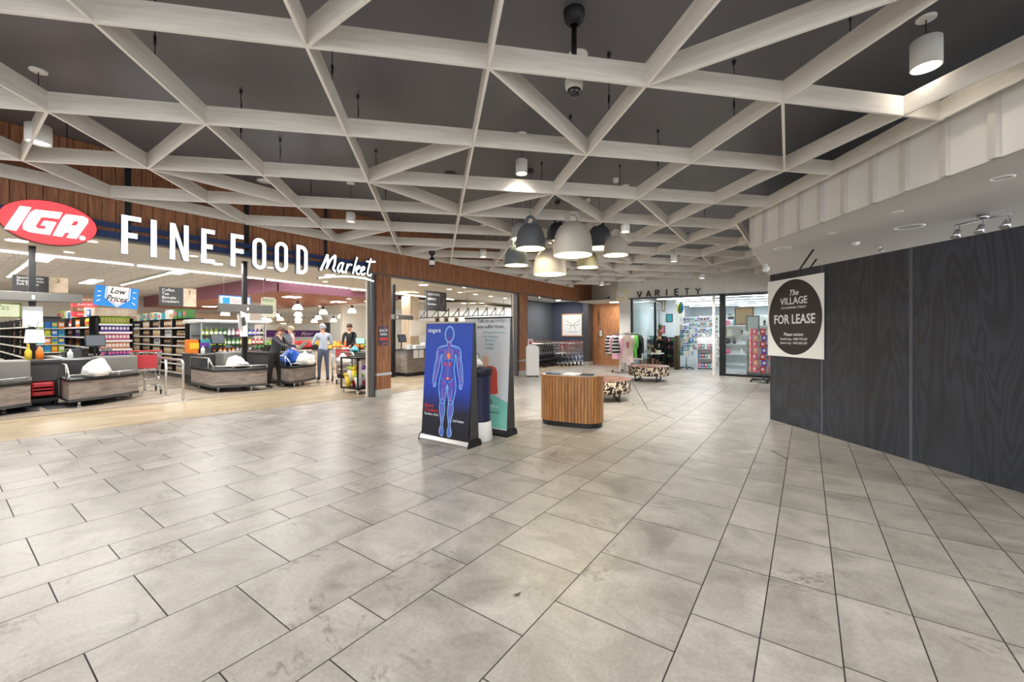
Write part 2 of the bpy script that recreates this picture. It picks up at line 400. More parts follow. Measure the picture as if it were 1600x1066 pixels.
# --- timber clad shopfront
FX = -7.86
def boards(mb, y0, y1, z0, z1, x, th=0.03, wdt=0.135, back=True):
    y = y0
    while y < y1 - 0.01:
        e = min(y + wdt, y1); mb.tint = random.uniform(.02, .98)
        mb.box(x - th, x, y + .003, e - .003, z0, z1); y = e
mb = MB(); boards(mb, -12, 17.45, 2.78, 3.98, FX)
struct(mb.build('wall_left', 'cladding'))
mb = MB(); mb.box(FX - .16, FX - .031, -12, 17.45, 2.78, 3.985); struct(mb.build('wall_left', 'charcoal'))
mb = MB(); mb.box(FX - .16, FX + .005, -12, 17.4, 2.74, 2.779); struct(mb.build('trim_3', 'grey_frame'))
def pillar(y0, y1, label):
    r = empty('timber_pillar', (FX, (y0 + y1) / 2, 0), label, 'pillar', 'timber clad shopfront pillars')
    c = r.location
    mb = MB(); boards(mb, y0, y1, 0.16, 2.74, FX + .03, 0.03, 0.15); mb.center(c); mb.build('cladding', 'cladding', r)
    mb = MB(); mb.box(FX - .32, FX - .001, y0, y1, 0.16, 2.74); mb.center(c); mb.build('core', 'cladding', r)
    mb = MB(); mb.box(FX - .33, FX + .035, y0 - .005, y1 + .005, 0, 0.16); mb.center(c); mb.build('plinth', 'plinth', r)
    mb = MB(); mb.box(FX - .04, FX + .04, y0 - .008, y1 + .008, 0.47, 0.53); mb.center(c); mb.build('guard_rail', 'steel', r)
    mb = MB(); mb.box(FX - .14, FX - .02, y0 - .10, y0 - .002, 0.0, 2.74); mb.center(c); mb.build('door_track', 'grey_frame', r)
    mb = MB(); mb.box(FX - .19, FX - .15, y0 - .13, y0 - .10, 0.0, 2.74); mb.center(c); mb.build('edge_strip', 'warm_white', r)
    return r
pillar(5.79, 6.18, 'timber clad pillar beside the script sign, with purple poster on it')
pillar(11.45, 11.95, 'slim timber clad pillar between customer service opening and trolley bay')
r = empty('timber_pillar', (FX, 17.2, 0), 'grey post and timber pillar at the far end of the trolley bay', 'pillar', 'timber clad shopfront pillars')
mb = MB(); mb.box(FX - .25, FX - .0, 16.85, 17.3, 0.16, 2.74); mb.center(r.location); mb.build('post', 'grey_frame', r)
mb = MB(); mb.box(FX - .26, FX + .02, 16.84, 17.31, 0, 0.16); mb.center(r.location); mb.build('plinth', 'plinth', r)
mb = MB(); boards(mb, 17.3, 17.42, 0, 2.74, FX + .02); mb.center(r.location); mb.build('cladding', 'cladding', r)

# --- suspended beam lattice
H3 = 3.29; hh = 1.85
g = math.atan(118 / 647.0)
EB = Vector((FW[0] * math.cos(g) - RT[0] * math.sin(g), FW[1] * math.cos(g) - RT[1] * math.sin(g)))
EA = Vector((FW[0] * math.sin(g) + RT[0] * math.cos(g), FW[1] * math.sin(g) + RT[1] * math.cos(g)))
def node(i, j): return EA * ((.194 + .642 * i) * hh) + EB * ((1.557 + .663 * j) * hh)
PA = at(1150, 350, H3).to_2d(); PB = at(1485, 187, H3).to_2d()
dPB = Vector((FW[0] + RT[0] * 15 / FPX, FW[1] + RT[1] * 15 / FPX)).normalized() * -1; PC = PA + dPB * 12
POLY = [Vector((-7.83, -9)), Vector((-7.83, 15.3)), Vector((PA.x, 15.3)), PA, PC, Vector((PC.x, -9))]
def inside(p):
    c = False; n = len(POLY)
    for i in range(n):
        a, b = POLY[i], POLY[(i + 1) % n]
        if (a.y > p.y) != (b.y > p.y) and p.x < (b.x - a.x) * (p.y - a.y) / (b.y - a.y) + a.x: c = not c
    return c
def clipseg(p, q):
    """runs of the line p-q inside POLY"""
    N = 700; runs = []; st = None
    for k in range(N + 1):
        t = k / N; ins = inside(p.lerp(q, t))
        if ins and st is None: st = t
        if (not ins or k == N) and st is not None: runs.append((p.lerp(q, st), p.lerp(q, t))); st = None
    return [r for r in runs if (r[1] - r[0]).length > 0.15]
grid_root = empty('ceiling_lattice', (0, 0, H3), 'pale timber beam lattice hung below the dark ceiling with crossing diagonals', 'ceiling lattice')
BH = 0.165; BW = 0.022
def beam(p, q, dz=0.0, name='beam', bh=BH):
    mb = MB(); mb.bar((p.x, p.y, dz + bh / 2), (q.x, q.y, dz + bh / 2), BW, bh)
    # grain runs along the beam: keep local x along it
    d = (q - p); a = math.atan2(d.y, d.x)
    o = mb.v; R = Matrix.Rotation(-a, 3, 'Z'); c = Vector((p.x, p.y, 0))
    mb.v = [tuple(R @ (Vector(v) - c)) for v in o]
    mb.m[0] = 0
    b = mb.build(name, ['beam_wood', 'beam_edge'], grid_root, loc=c, rz=a)
    for p_ in b.data.polygons:
        if p_.normal.z < -.9: p_.material_index = 1
    mb2 = MB(); L = d.length
    return b
for i in range(-13, 13):
    for a, b in clipseg(node(i, -9), node(i, 16)): beam(a, b)
for j in range(-9, 16):
    for a, b in clipseg(node(-14, j), node(13, j)): beam(a, b, 0.0005)
DG = [((-2, 1), (-3, 2)), ((-3, 2), (-2, 3)), ((-1, 0), (0, -1)), ((0, 0), (1, 1)), ((-1, 2), (0, 1)), ((-1, 2), (0, 3)), ((1, 0), (2, -1)), ((2, 0), (3, 1)), ((2, 2), (3, 3)), ((3, 3), (4, 4)), ((-2, 5), (-1, 4)), ((-1, 6), (0, 5)), ((0, 3), (1, 2)), ((1, 2), (2, 3)), ((2, 6), (3, 7)), ((3, 6), (4, 7)), ((3, 5), (4, 6)), ((1, 6), (2, 7)), ((4, 7), (5, 8)), ((0, 3), (1, 4)), ((-3, 1), (-4, 2)), ((3, -2), (4, -3)), ((-2, -2), (-1, -1)), ((0, -3), (1, -4)), ((5, -1), (4, 0)), ((5, 5), (6, 6))]
for a, b in DG:
    for p, q in clipseg(node(*a), node(*b)): beam(p, q, 0.001)
beam(Vector((-7.80, -9)), Vector((-7.80, 15.3)), -0.001)
beam(PA, PC, -0.001); beam(PA, Vector((PA.x, 15.3)), -0.001)
# hanging rods with a turnbuckle, at mid span
for i in range(-5, 8):
    for j in range(-1, 9):
        if (i * 7 + j * 3) % 3 == 0: continue
        p = node(i, j).lerp(node(i, j + 1), 0.45 + 0.1 * ((i + j) % 2))
        if not inside(p): continue
        mb = MB(); mb.cyl((p.x, p.y, BH * .6), (p.x, p.y, 3.985 - H3), 0.004, n=5)
        mb.cyl((p.x, p.y, BH + .08), (p.x, p.y, BH + .15), 0.010, n=6); mb.cyl((p.x, p.y, 0.66), (p.x, p.y, 0.69), 0.016, n=8)
        mb.cyl((p.x + .012, p.y, BH + .30), (p.x + .022, p.y, BH + .40), 0.003, n=4)
        mb.build('hanger', 'black_metal', grid_root)

# --- bulkhead over the vacant shop: battened fascia and painted soffit
SZ = 2.83; FT = 3.44
Q0 = at(1175, 388, SZ).to_2d(); dq = dPB.copy(); Q2 = Q0 + dq * 9
nq = Vector((-dq.y, dq.x));  nq = nq if nq.dot(-Q0) > 0 else -nq
mb = MB(); mb.bar((Q0.x - nq.x * .05, Q0.y - nq.y * .05, (SZ + FT) / 2), (Q2.x - nq.x * .05, Q2.y - nq.y * .05, (SZ + FT) / 2), 0.1, FT - SZ)
mb.bar((Q0.x + .05, Q0.y, (SZ + FT) / 2), (Q0.x + .05, 15.4, (SZ + FT) / 2), 0.1, FT - SZ)
struct(mb.build('wall_right', 'white_paint'))
bat = []
prev = None
for px_ in (1197, 1223, 1253, 1285, 1322, 1367, 1417, 1480, 1558):
    # cross the fascia line at this image column
    k = (px_ - 800) / FPX; dx = FW[0] + RT[0] * k; dy = FW[1] + RT[1] * k
    den = dx * dq.y - dy * dq.x; t = (Q0.x * dq.y - Q0.y * dq.x) / den
    bat.append((Vector((dx * t, dy * t)) - Q0).dot(dq))
step = bat[-1] - bat[-2]
for k in range(6): bat.append(bat[-1] + step)
bat.append(0.03)
for s_ in bat:
    c = Q0 + dq * s_ + nq * .02
    mb = MB(); mb.bar((c.x - dq.x * .03, c.y - dq.y * .03, (SZ + FT + .06) / 2), (c.x + dq.x * .03, c.y + dq.y * .03, (SZ + FT + .06) / 2), 0.05, FT + .06 - SZ)
    struct(mb.build('trim_4', 'batten_shade_grey'))
for k in range(24):
    yv = Q0.y + .2 + k * 0.3
    mb = MB(); mb.box(Q0.x - .03, Q0.x, yv, yv + .05, SZ, FT); struct(mb.build('trim_5', 'white_paint'))
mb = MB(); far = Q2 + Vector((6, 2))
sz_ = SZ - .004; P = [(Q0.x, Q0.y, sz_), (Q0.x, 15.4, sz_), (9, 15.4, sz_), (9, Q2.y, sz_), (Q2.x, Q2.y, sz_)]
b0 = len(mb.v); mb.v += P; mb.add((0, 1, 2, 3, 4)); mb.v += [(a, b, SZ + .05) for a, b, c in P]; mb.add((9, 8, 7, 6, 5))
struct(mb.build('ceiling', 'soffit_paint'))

# --- hoarding of black plywood sheets
h0 = Vector((-.491, 8.121)); h1 = Vector((1.587, 5.685)); dh = (h1 - h0).normalized(); nh = Vector((dh.y, -dh.x)); nh = nh if nh.dot(-h0) > 0 else -nh
hoard = empty('hoarding', (h0.x, h0.y, 0), 'tall black stained plywood hoarding closing off the vacant shop', 'hoarding', rz=math.atan2(dh.y, dh.x))
# local x along the hoarding, local y away from the hall
J = [0, 1.045, 2.245, 3.445, 4.645, 5.845, 7.0]
sgn = 1 if Vector((-dh.y, dh.x)).dot(nh) > 0 else -1      # local +y times sgn faces the hall
for a, b in zip(J[:-1], J[1:]):
    mb = MB(); mb.tint = random.uniform(.05, .95)
    mb.box(a + .0015, b - .0015, -0.009, 0.009, 0.0, 2.4)
    mb.build('plywood_sheet', 'ply', hoard)
for a in J[1:-1]:
    mb = MB(); mb.box(a - .018, a + .018, sgn * .009 if sgn > 0 else -.016, sgn * .016 if sgn > 0 else -.009, 0, 2.4); mb.build('joint_strip', mat('joint', (78, 82, 92), 0.5), hoard)
for a in (0.05, 2.2, 4.6): 
    mb = MB(); mb.box(a, a + .045, -sgn * .1 if sgn > 0 else .009, -sgn * .009 if sgn > 0 else .1, 0, 2.4); mb.build('stud', 'veneer', hoard)

# FOR LEASE sign on the hoarding
def on_hoard(x, y):
    k = (x - 800) / FPX; dx = FW[0] + RT[0] * k; dy = FW[1] + RT[1] * k
    den = dx * dh.y - dy * dh.x; t = (h0.x * dh.y - h0.y * dh.x) / den
    return (Vector((dx * t, dy * t)) - h0).dot(dh), EYE + t * (HORIZON - y) / FPX
sa, zt = on_hoard(1202, 441); sb, zt2 = on_hoard(1290, 426); _, zb = on_hoard(1290, 562)
lw = sb - sa; zt = zt2; lh = zt - zb
o2 = h0 + dh * sa + nh * 0.019
# text must read from the hall: local x along dh if that runs left-to-right for the viewer
mxs = frame((o2.x, o2.y, zb), (dh.x, dh.y, 0), (0, 0, 1))
sgnr = empty('lease_sign', None, 'white square sign with black disc reading FOR LEASE on the plywood hoarding', 'sign', mx=mxs)
mb = MB(); mb.box(0, lw, 0, lh, 0, 0.006); mb.build('backing', 'white', sgnr)
rr = min(lw, lh) * .475; cx, cy = lw / 2, lh * .505
mb = MB(); mb.prism([(cx + lw * .475 * math.cos(t * PI / 32), cy + lh * .475 * math.sin(t * PI / 32)) for t in range(64)], 0.002, z0=.006)
mb.build('disc', mat('disc_dark', (38, 32, 31), 0.35), sgnr)
text('heading', 'The', lh * .10, 'white', sgnr, cx, cy + lh * .275, .0085, 'CENTER', 0.35, bold=.001)
text('heading', 'VILLAGE', lh * .125, 'white', sgnr, cx, cy + lh * .165, .0085, 'CENTER', bold=.0015, sx=.95)
text('heading', 'ON SUMNER STREET', lh * .036, 'white', sgnr, cx, cy + lh * .11, .0085, 'CENTER', sx=1.25)
text('lease_text', 'FOR LEASE', lh * .165, 'white', sgnr, cx, cy - lh * .08, .0085, 'CENTER', bold=.003, sx=.86)
text('contact_text', 'Please contact', lh * .058, 'white', sgnr, cx, cy - lh * .235, .0085, 'CENTER', bold=.0005, sx=.95)
text('contact_text', 'Daniel Lang - 0408 778 567', lh * .042, 'white', sgnr, cx, cy - lh * .29, .0085, 'CENTER', sx=.95)
text('contact_text', 'Jessica Lacy - 0455 854 597', lh * .042, 'white', sgnr, cx, cy - lh * .34, .0085, 'CENTER', sx=.95)

# --- downlights, track spots, fittings in the soffit
def soffit_ring(x, y, rad, label, nm='downlight'):
    p = at(x, y, SZ); r = empty(nm, (p.x, p.y, SZ), label, 'downlight' if nm == 'downlight' else 'ceiling fitting')
    mb = MB(); mb.lathe([(rad, 0), (rad, -.008), (rad * .78, -.012), (rad * .74, 0.02)], 24); mb.build('rim', 'white', r)
    mb = MB(); mb.lathe([(rad * .74, .0), (rad * .3, .018), (0.001, .018)], 24); mb.build('reflector', 'charcoal', r)
soffit_ring(1222, 388, .13, 'unlit recessed downlight near the tip of the plain soffit')
soffit_ring(1420, 354, .16, 'large unlit recessed downlight in the middle of the soffit')
soffit_ring(1566, 277, .08, 'small round recessed fitting nearest the battened fascia', 'ceiling_fitting')
soffit_ring(1403, 330, .05, 'small flush disc beside the large downlight', 'ceiling_fitting')
soffit_ring(1299, 364, .045, 'small flush disc between the two downlights', 'ceiling_fitting')
p = at(1336, 379, SZ); r = empty('smoke_detector', p, 'white dome smoke detector on the soffit above the hoarding', 'detector')
mb = MB(); mb.lathe([(.055, 0), (.055, -.02), (.045, -.035), (.02, -.05), (.001, -.05)], 16); mb.build('dome', 'white', r)
mb = MB(); mb.lathe([(.065, 0), (.065, -.01), (.05, -.012)], 16); mb.build('base', 'white', r)
p = at(1374, 386, SZ); r = empty('emergency_spot', p, 'little twin-headed emergency spot on the soffit near the plywood top', 'spotlight')
mb = MB(); mb.cyl((0, 0, 0), (0, 0, -.03), .03); mb.build('mount', 'white', r)
mb = MB(); mb.cyl((0.01, 0, -.03), (.03, -.02, -.09), .026, .036); mb.build('lamp_head', 'steel', r)
p = at(1536, 335, SZ); r = empty('spotlight_bar', p, 'chrome bar with three swivel spotlights on the soffit', 'spotlight', rz=math.atan2(dh.y, dh.x))
mb = MB(); mb.cyl((-.28, 0, -.06), (.28, 0, -.06), .012); mb.cyl((0, 0, 0), (0, 0, -.06), .05, .05); mb.build('bar', 'chrome', r)
for k in (-.24, 0, .24):
    mb = MB(); mb.tube([(k, 0, -.06), (k, 0, -.12), (k, -.02, -.15)], .006); mb.cyl((k, -.015, -.13), (k, -.06, -.22), .025, .045, 14); mb.build('spot_head', 'chrome', r)
r = empty('sensor_ball', at(1197, 420, SZ - .1), 'small white ball camera at the tip of the soffit above the lease sign', 'camera')
mb = MB(); mb.lathe([(.001, -.07), (.04, -.058), (.065, -.03), (.07, 0), (.06, .035), (.03, .06), (.001, .065)], 18); mb.build('ball', 'gloss_white', r)
mb = MB(); mb.cyl((0, 0, .04), (0, 0, .1), .03); mb.build('mount', 'white', r)
for (a, b, nm) in (((1236, 423), (1271, 389), 'long'), ((1262, 413), (1276, 404), 'short')):
    p = at(b[0], b[1], SZ)
    q = p + Vector((-.25, .35, -.38)) if nm == 'long' else p + Vector((-.12, .16, -.18))
    mb = MB(); mb.center((0, 0, 0)); mb.bar((0, 0, -.01), q - p, .02, .02)
    tag(mb.build('support_rod', 'black', None, loc=p), ('long' if nm == 'long' else 'short') + ' dark slanting rod below the soffit behind the plywood hoarding', 'rod')

def can_light(px_, ctop, czt, czb, wpx, lit, label, pw_=330):
    """cylinder downlight on a cord; ctop = pixel of the ceiling rose"""
    p = at(px_, ctop, 3.985); z = p.x * FW[0] + p.y * FW[1]
    zt_ = EYE + z * (HORIZON - czt) / FPX; zb_ = EYE + z * (HORIZON - czb) / FPX
    rad = 0.5 * wpx * z / FPX; rad = min(max(rad, .075), .1); hgt = min(max(zt_ - zb_, .16), .26)
    r = empty('can_light', (p.x, p.y, 3.985), label, 'ceiling light', 'white cylinder downlights')
    zb_ -= 3.985
    mb = MB(); mb.lathe([(.065, 0), (.065, -.012), (.05, -.018), (0.001, -.018)], 20); mb.build('ceiling_rose', 'white', r)
    mb = MB(); mb.cyl((0, 0, -.018), (0, 0, zb_ + hgt - .01), .004, n=6); mb.build('cord', 'black', r)
    mb = MB(); mb.lathe([(.001, zb_ + hgt), (rad - .008, zb_ + hgt), (rad, zb_ + hgt - .008), (rad, zb_), (rad - .008, zb_), (rad - .01, zb_ + .03)], 28); mb.build('housing', 'white', r)
    mb = MB(); mb.lathe([(.001, zb_ + .02), (rad - .01, zb_ + .02)], 28)
    mb.build('diffuser', mat('lamp_on', (255, 244, 226), emit=14) if lit else mat('lamp_dim', (255, 246, 232), emit=2.0), r)
    sp = bpy.data.lights.new('can_lamp', 'SPOT'); sp.energy = pw_; sp.color = (1, .97, .92); sp.spot_size = 2.2; sp.spot_blend = .9; sp.shadow_soft_size = .07
    so = bpy.data.objects.new('can_lamp', sp); COL.objects.link(so); so.parent = r; so.location = (0, 0, zb_ - .005)
    return r
CANW = 90
can_light(60, 110, 196, 224, 30, False, 'white cylinder downlight above the red oval sign', 12)
can_light(1447, 28, 62, 106, 38, True, 'glowing white cylinder downlight above the battened bulkhead', 4)
can_light(815, 209, 250, 272, 17, True, 'lit white cylinder downlight just above the bell pendants', 60)
can_light(548, 286, 333, 347, 13, False, 'white cylinder downlight above the script lettering', 40)
can_light(755, 352, 390, 402, 9, True, 'small white cylinder downlight above the timber fascia, before the bells')
can_light(977, 290, 350, 363, 11, True, 'lit cylinder downlight beside the small taupe bell pendant')
can_light(1053, 350, 400, 409, 9, True, 'cylinder downlight amid the lattice beyond the pendants')
can_light(940, 408, 440, 446, 7, True, 'tiny far cylinder downlight before the wall clock')
can_light(1097, 396, 429, 435, 8, True, 'tiny far cylinder downlight over the variety shopfront')
# lamps added out of view to brighten lattice and floor, in can housings
def fill_can(x_, y_, pw_):
    r = empty('can_light', (x_, y_, 3.985), 'added white cylinder fill light of the hall, out of view', 'ceiling light', 'added cylinder fill lights out of view')
    mb = MB(); mb.lathe([(.065, 0), (.065, -.012), (.05, -.018), (0.001, -.018)], 16); mb.build('ceiling_rose', 'white', r)
    mb = MB(); mb.cyl((0, 0, -.018), (0, 0, -.44), .004, n=6); mb.build('cord', 'black', r)
    mb = MB(); mb.lathe([(.001, -.43), (.14, -.43), (.15, -.44), (.15, -.68), (.14, -.68), (.135, -.6)], 24); mb.build('housing', 'white', r)
    mb = MB(); mb.lathe([(.001, -.66), (.138, -.66)], 24); mb.build('diffuser', mat('lamp_on', (255, 244, 226), emit=14), r)
    l = area_light('fill_lamp', (0, 0, -.69), .27, .27, pw_, (1, .985, .96), shape='DISK'); l.parent = r
for x_, y_ in ((-6.3, -1.5), (-2.6, -2.0), (1.5, -1.8), (4.2, 1.2), (-6.3, -5.5), (-2.0, -5.5), (2.6, -5.5), (-3.1, .1), (-1.2, 1.7), (.7, 2.4), (2.1, 3.3)):
    fill_can(x_, y_, 56 if y_ < -1 else 27)

# ================================================================== HALL OBJECTS
# --- bell pendants
mat('bell_glow', (255, 244, 200), emit=1.6, ecol=(255, 240, 190))
def bell(px_, yb, yt, wpx, z, col, cname, label, loop='same'):
    p = deep(px_, yb, z); rad = .5 * wpx * z / FPX; hgt = (yb - yt) * z / FPX * 1.0
    r = empty('bell_pendant', (p.x, p.y, 3.985), label, 'pendant lamp', 'bell pendants over the kiosk')
    z0 = p.z - 3.985; dark = col[0] < 120
    mt = mat('bell_' + cname, col, 0.55, var=0.03); lm = 'black' if dark else 'white'
    mb = MB(); mb.lathe([(.05, 0), (.05, -.05), (.035, -.06), (.001, -.06)] if dark else [(.045, 0), (.05, -.03), (.04, -.065), (.001, -.07)], 16); mb.build('ceiling_rose', lm, r)
    th = rad * .17; rl = rad * .30
    ztop = z0 + hgt
    mb = MB(); mb.cyl((0, 0, -.06), (0, 0, ztop + rl * 1.9), .0035 if dark else .0025, n=6); mb.build('cord', 'black' if dark else 'steel', r)
    prof = [(rad * a, z0 + hgt * b) for a, b in ((1.0, 0), (1.0, .06), (.99, .22), (.968, .4), (.915, .57), (.83, .72), (.70, .84), (.52, .935), (.3, .985), (.001, 1.0))]
    mb = MB(); mb.lathe(prof, 48); mb.build('shade', mt, r)
    mb = MB(); mb.lathe([(a * .965, b - .008 if i else b) for i, (a, b) in enumerate(prof)], 48); mb.build('inner_lining', mat('bell_inner', (246, 238, 196), 0.6, var=0.0), r)
    mb = MB(); mb.tube([(rl * math.cos(t * PI / 14), 0, ztop + rl * .55 + rl * 1.05 * math.sin(t * PI / 14)) for t in range(28)], th * .62, 10, True)
    o = mb.build('hanging_loop', mt, r); o.rotation_euler = (0, 0, YAW + .2)
    mb = MB(); mb.lathe([(.001, z0 + hgt * .42), (rad * .16, z0 + hgt * .45), (rad * .2, z0 + hgt * .6), (rad * .1, z0 + hgt * .8)], 16); mb.build('bulb', mat('bulb_on', (255, 240, 205), emit=6), r)
    l = bpy.data.lights.new('pendant_lamp', 'POINT'); l.energy = 12 if rad > .25 else 8; l.color = (1, .93, .72); l.shadow_soft_size = .05
    lo = bpy.data.objects.new('pendant_lamp', l); COL.objects.link(lo); lo.parent = r; lo.location = (0, 0, z0 + hgt * .3)
    return r
bell(895, 399, 347, 61, 6.05, (176, 170, 160), 'taupe', 'largest taupe bell pendant, nearest, with thick pale loop')
bell(829, 389, 350, 46, 6.46, (97, 100, 106), 'slate', 'slate grey bell pendant on black cord beside the large taupe one')
bell(817, 374, 343, 36, 7.5, (168, 168, 166), 'silver', 'light grey bell pendant half hidden behind the slate grey one')
bell(871.5, 378, 348, 33, 8.0, (64, 65, 72), 'ink', 'small near-black bell pendant between the slate and large taupe shades')
bell(936.5, 388, 352, 38, 7.3, (60, 62, 68), 'coal', 'near-black bell pendant tucked behind the large taupe shade and small taupe one')
bell(962, 399, 369, 38, 6.83, (184, 177, 166), 'sand', 'small taupe bell pendant on white cord at the outer edge of the cluster')
bell(806.6, 415, 384, 37, 7.6, (112, 120, 126), 'bluegrey', 'low blue-grey bell pendant below the slate grey one')
bell(859, 429, 389, 51, 7.0, (232, 218, 206), 'blush', 'lowest bell pendant, wide and blush white')
bell(918, 418, 392, 32, 7.88, (120, 116, 100), 'olive', 'small olive grey bell pendant below the large taupe rim')

# --- dome cameras
def dome_cam(px_, ytop, yh, yb, ztop, z, label, sc=1.0):
    p = deep(px_, ytop, z); p.z = ztop
    zh = EYE + z * (HORIZON - yh) / FPX - ztop; zb_ = EYE + z * (HORIZON - yb) / FPX - ztop
    r = empty('security_camera', p, label, 'security camera')
    s = (zh - zb_)
    mb = MB(); mb.lathe([(.085 * sc, 0), (.085 * sc, -.02), (.075 * sc, -.07 * sc), (.05 * sc, -.10 * sc), (.03 * sc, -.11 * sc)], 24); mb.build('ceiling_mount', 'black', r)
    mb = MB(); mb.cyl((0, 0, -.1 * sc), (0, 0, zh - s * .02), .021 * sc, n=16); mb.build('pole', 'black', r)
    mb = MB(); mb.lathe([(.03 * sc, zh + s * .05), (.06 * sc, zh - s * .08), (.072 * sc, zh - s * .2), (.072 * sc, zh - s * .28)], 24); mb.build('collar', 'black', r)
    mb = MB(); mb.lathe([(.072 * sc, zh - s * .28), (.074 * sc, zh - s * .4), (.066 * sc, zh - s * .65), (.055 * sc, zh - s * .7)], 24); mb.build('housing', 'gloss_white', r)
    mb = MB(); mb.lathe([(.055 * sc, zh - s * .68), (.05 * sc, zh - s * .85), (.03 * sc, zh - s * .97), (.001, zb_)], 20); mb.build('dome', mat('smoke_dome', (30, 30, 34), .08, coat=.5), r)
dome_cam(897, 18, 116, 152, 3.985, 3.28, 'black pole camera with white dome head hanging from the dark ceiling')
dome_cam(675, 380, 403, 419, 3.29, 9.4, 'small black and white dome camera before the timber fascia', .9)
p = at(903, 86, 3.985); r = empty('ceiling_disc', p, 'round white plate on the dark ceiling behind the pole camera', 'ceiling fitting')
mb = MB(); mb.lathe([(.09, 0), (.09, -.008), (.07, -.014), (.001, -.014)], 24); mb.build('plate', 'white', r)
for (x_, y_, l_) in ((414, 283, 'round white plate on the ceiling above the sign letters'),):
    p = at(x_, y_, 3.985); r = empty('ceiling_disc', p, l_, 'ceiling fitting')
    mb = MB(); mb.lathe([(.12, 0), (.12, -.01), (.001, -.014)], 24); mb.build('plate', 'white', r)
p = at(704, 271, 3.985); r = empty('ceiling_speaker', p, 'dark round speaker flush in the dark ceiling', 'speaker')
mb = MB(); mb.lathe([(.1, 0), (.1, -.008), (.001, -.012)], 24); mb.build('grille', 'black', r)

# --- slatted kiosk
ka, kb = at(850, 664), at(921, 671.5); kd = (kb - ka); kang = math.atan2(kd.y, kd.x)
kc = (ka + kb) / 2 + Vector((-math.sin(kang), math.cos(kang), 0)) * .27
KL, KW, KH = .50, .27, .775       # half straight length incl. radius .27
kiosk = empty('slatted_kiosk', (kc.x, kc.y, 0), 'oval information kiosk clad in vertical timber slats on a black plinth', 'kiosk', rz=kang)
def stadium(hl, r, n=14):
    a = hl - r; pts = []
    for k in range(n + 1): t = -PI / 2 + PI * k / n; pts.append((a + r * math.cos(t), r * math.sin(t)))
    for k in range(n + 1): t = PI / 2 + PI * k / n; pts.append((-a + r * math.cos(t), r * math.sin(t)))
    return pts
mb = MB(); mb.prism(stadium(KL - .02, KW - .02), .07); mb.build('plinth', 'black', kiosk)
mb = MB(); mb.prism(stadium(KL - .014, KW - .014), KH - .09, z0=.07); mb.build('core', mat('dark_gap', (70, 44, 24)), kiosk)
# slats evenly round the perimeter
per = stadium(KL, KW, 60); segs = []; tot = 0
for i in range(len(per)):
    a = Vector(per[i]); b = Vector(per[(i + 1) % len(per)]); segs.append((tot, a, b)); tot += (b - a).length
def perpt(d):
    d %= tot
    for s0, a, b in reversed(segs):
        if d >= s0: L = (b - a).length; return a.lerp(b, (d - s0) / L if L else 0)
ns = 52; wS = tot / ns
for k in range(ns):
    a = perpt(k * wS + .004); b = perpt((k + 1) * wS - .004); m_ = (a + b) / 2; d = (b - a).normalized(); n_ = Vector((d.y, -d.x))
    mb = MB(); mb.tint = random.uniform(.02, .98)
    P = [a - n_ * .014, b - n_ * .014, b + n_ * 0, a + n_ * 0]
    mb.prism([(q.x, q.y) for q in P], KH - .095, z0=.075)
    bevel(mb.build('slat', 'slat_wood', kiosk), .002, 1)
mb = MB(); mb.prism(stadium(KL + .004, KW + .004), .022, z0=KH - .02); mb.build('top_rim', 'slat_wood', kiosk)
mb = MB(); mb.prism(stadium(KL - .03, KW - .03), .004, z0=KH + .002); mb.build('top_panel', mat('stone_top', (150, 148, 146), .2), kiosk)
KT = kiosk.matrix_basis = Matrix.Translation((kc.x, kc.y, 0)) @ Matrix.Rotation(kang, 4, 'Z')
def on_kiosk(nm, lab, cat, x0, x1, y0, y1, h, m, rz, group=None):
    c = KT @ Vector(((x0 + x1) / 2, (y0 + y1) / 2, KH + .006)); mb = MB(); mb.box(-(x1 - x0) / 2, (x1 - x0) / 2, -(y1 - y0) / 2, (y1 - y0) / 2, 0, h)
    o = mb.build(nm, m, None, loc=c, rz=kang + rz); tag(o, lab, cat, group); return o
on_kiosk('leaflet_pile', 'dark leaflets spread on one end of the slatted kiosk', 'leaflets', -.4, -.16, -.12, .1, .018, mat('navy_print', (44, 50, 74), .3), .1)
on_kiosk('brochure', 'pale folded brochure in the middle of the kiosk top', 'brochure', -.1, .1, -.1, .14, .01, 'white', -.15)
on_kiosk('brochure', 'dark glossy brochure by the kiosk end nearest the cowhide ottoman', 'brochure', .16, .36, -.12, .1, .014, mat('dark_print', (60, 62, 66), .25), .12)

# --- cowhide ottomans
def ottoman(px_, z, label):
    p = deep(px_, 600, z); r = empty('ottoman', (p.x, p.y, 0), label, 'ottoman', 'round cowhide ottomans')
    R_ = .60
    mb = MB(); mb.lathe([(R_ - .02, .16), (R_, .18), (R_ + .004, .3), (R_, .42), (R_ - .012, .437)], 56); mb.lathe([(.001, .16), (R_ - .02, .16)], 56); mb.build('hide_side', 'hide', r)
    mb = MB(); mb.lathe([(R_ - .006, .43), (R_ + .004, .437), (R_ - .003, .446), (R_ * .5, .458), (.001, .46)], 56); mb.build('seat_top', grain('tan_leather', (112, 76, 62), (150, 108, 90), (1, 1, 1), .4, 6, 4), r)
    for s_ in (-1, 1):
        mb = MB(); mb.bar((s_ * .3, -.48, .02), (s_ * .3, .48, .02), .04, .04)
        mb.bar((s_ * .3, -.47, .02), (s_ * .3, -.47, .17), .04, .04, (1, 0, 0)); mb.bar((s_ * .3, .47, .02), (s_ * .3, .47, .17), .04, .04, (1, 0, 0)); mb.build('leg_frame', 'black_metal', r)
    mb = MB(); mb.bar((-.3, 0, .15), (.3, 0, .15), .04, .03); mb.build('cross_bar', 'black_metal', r)
    return r
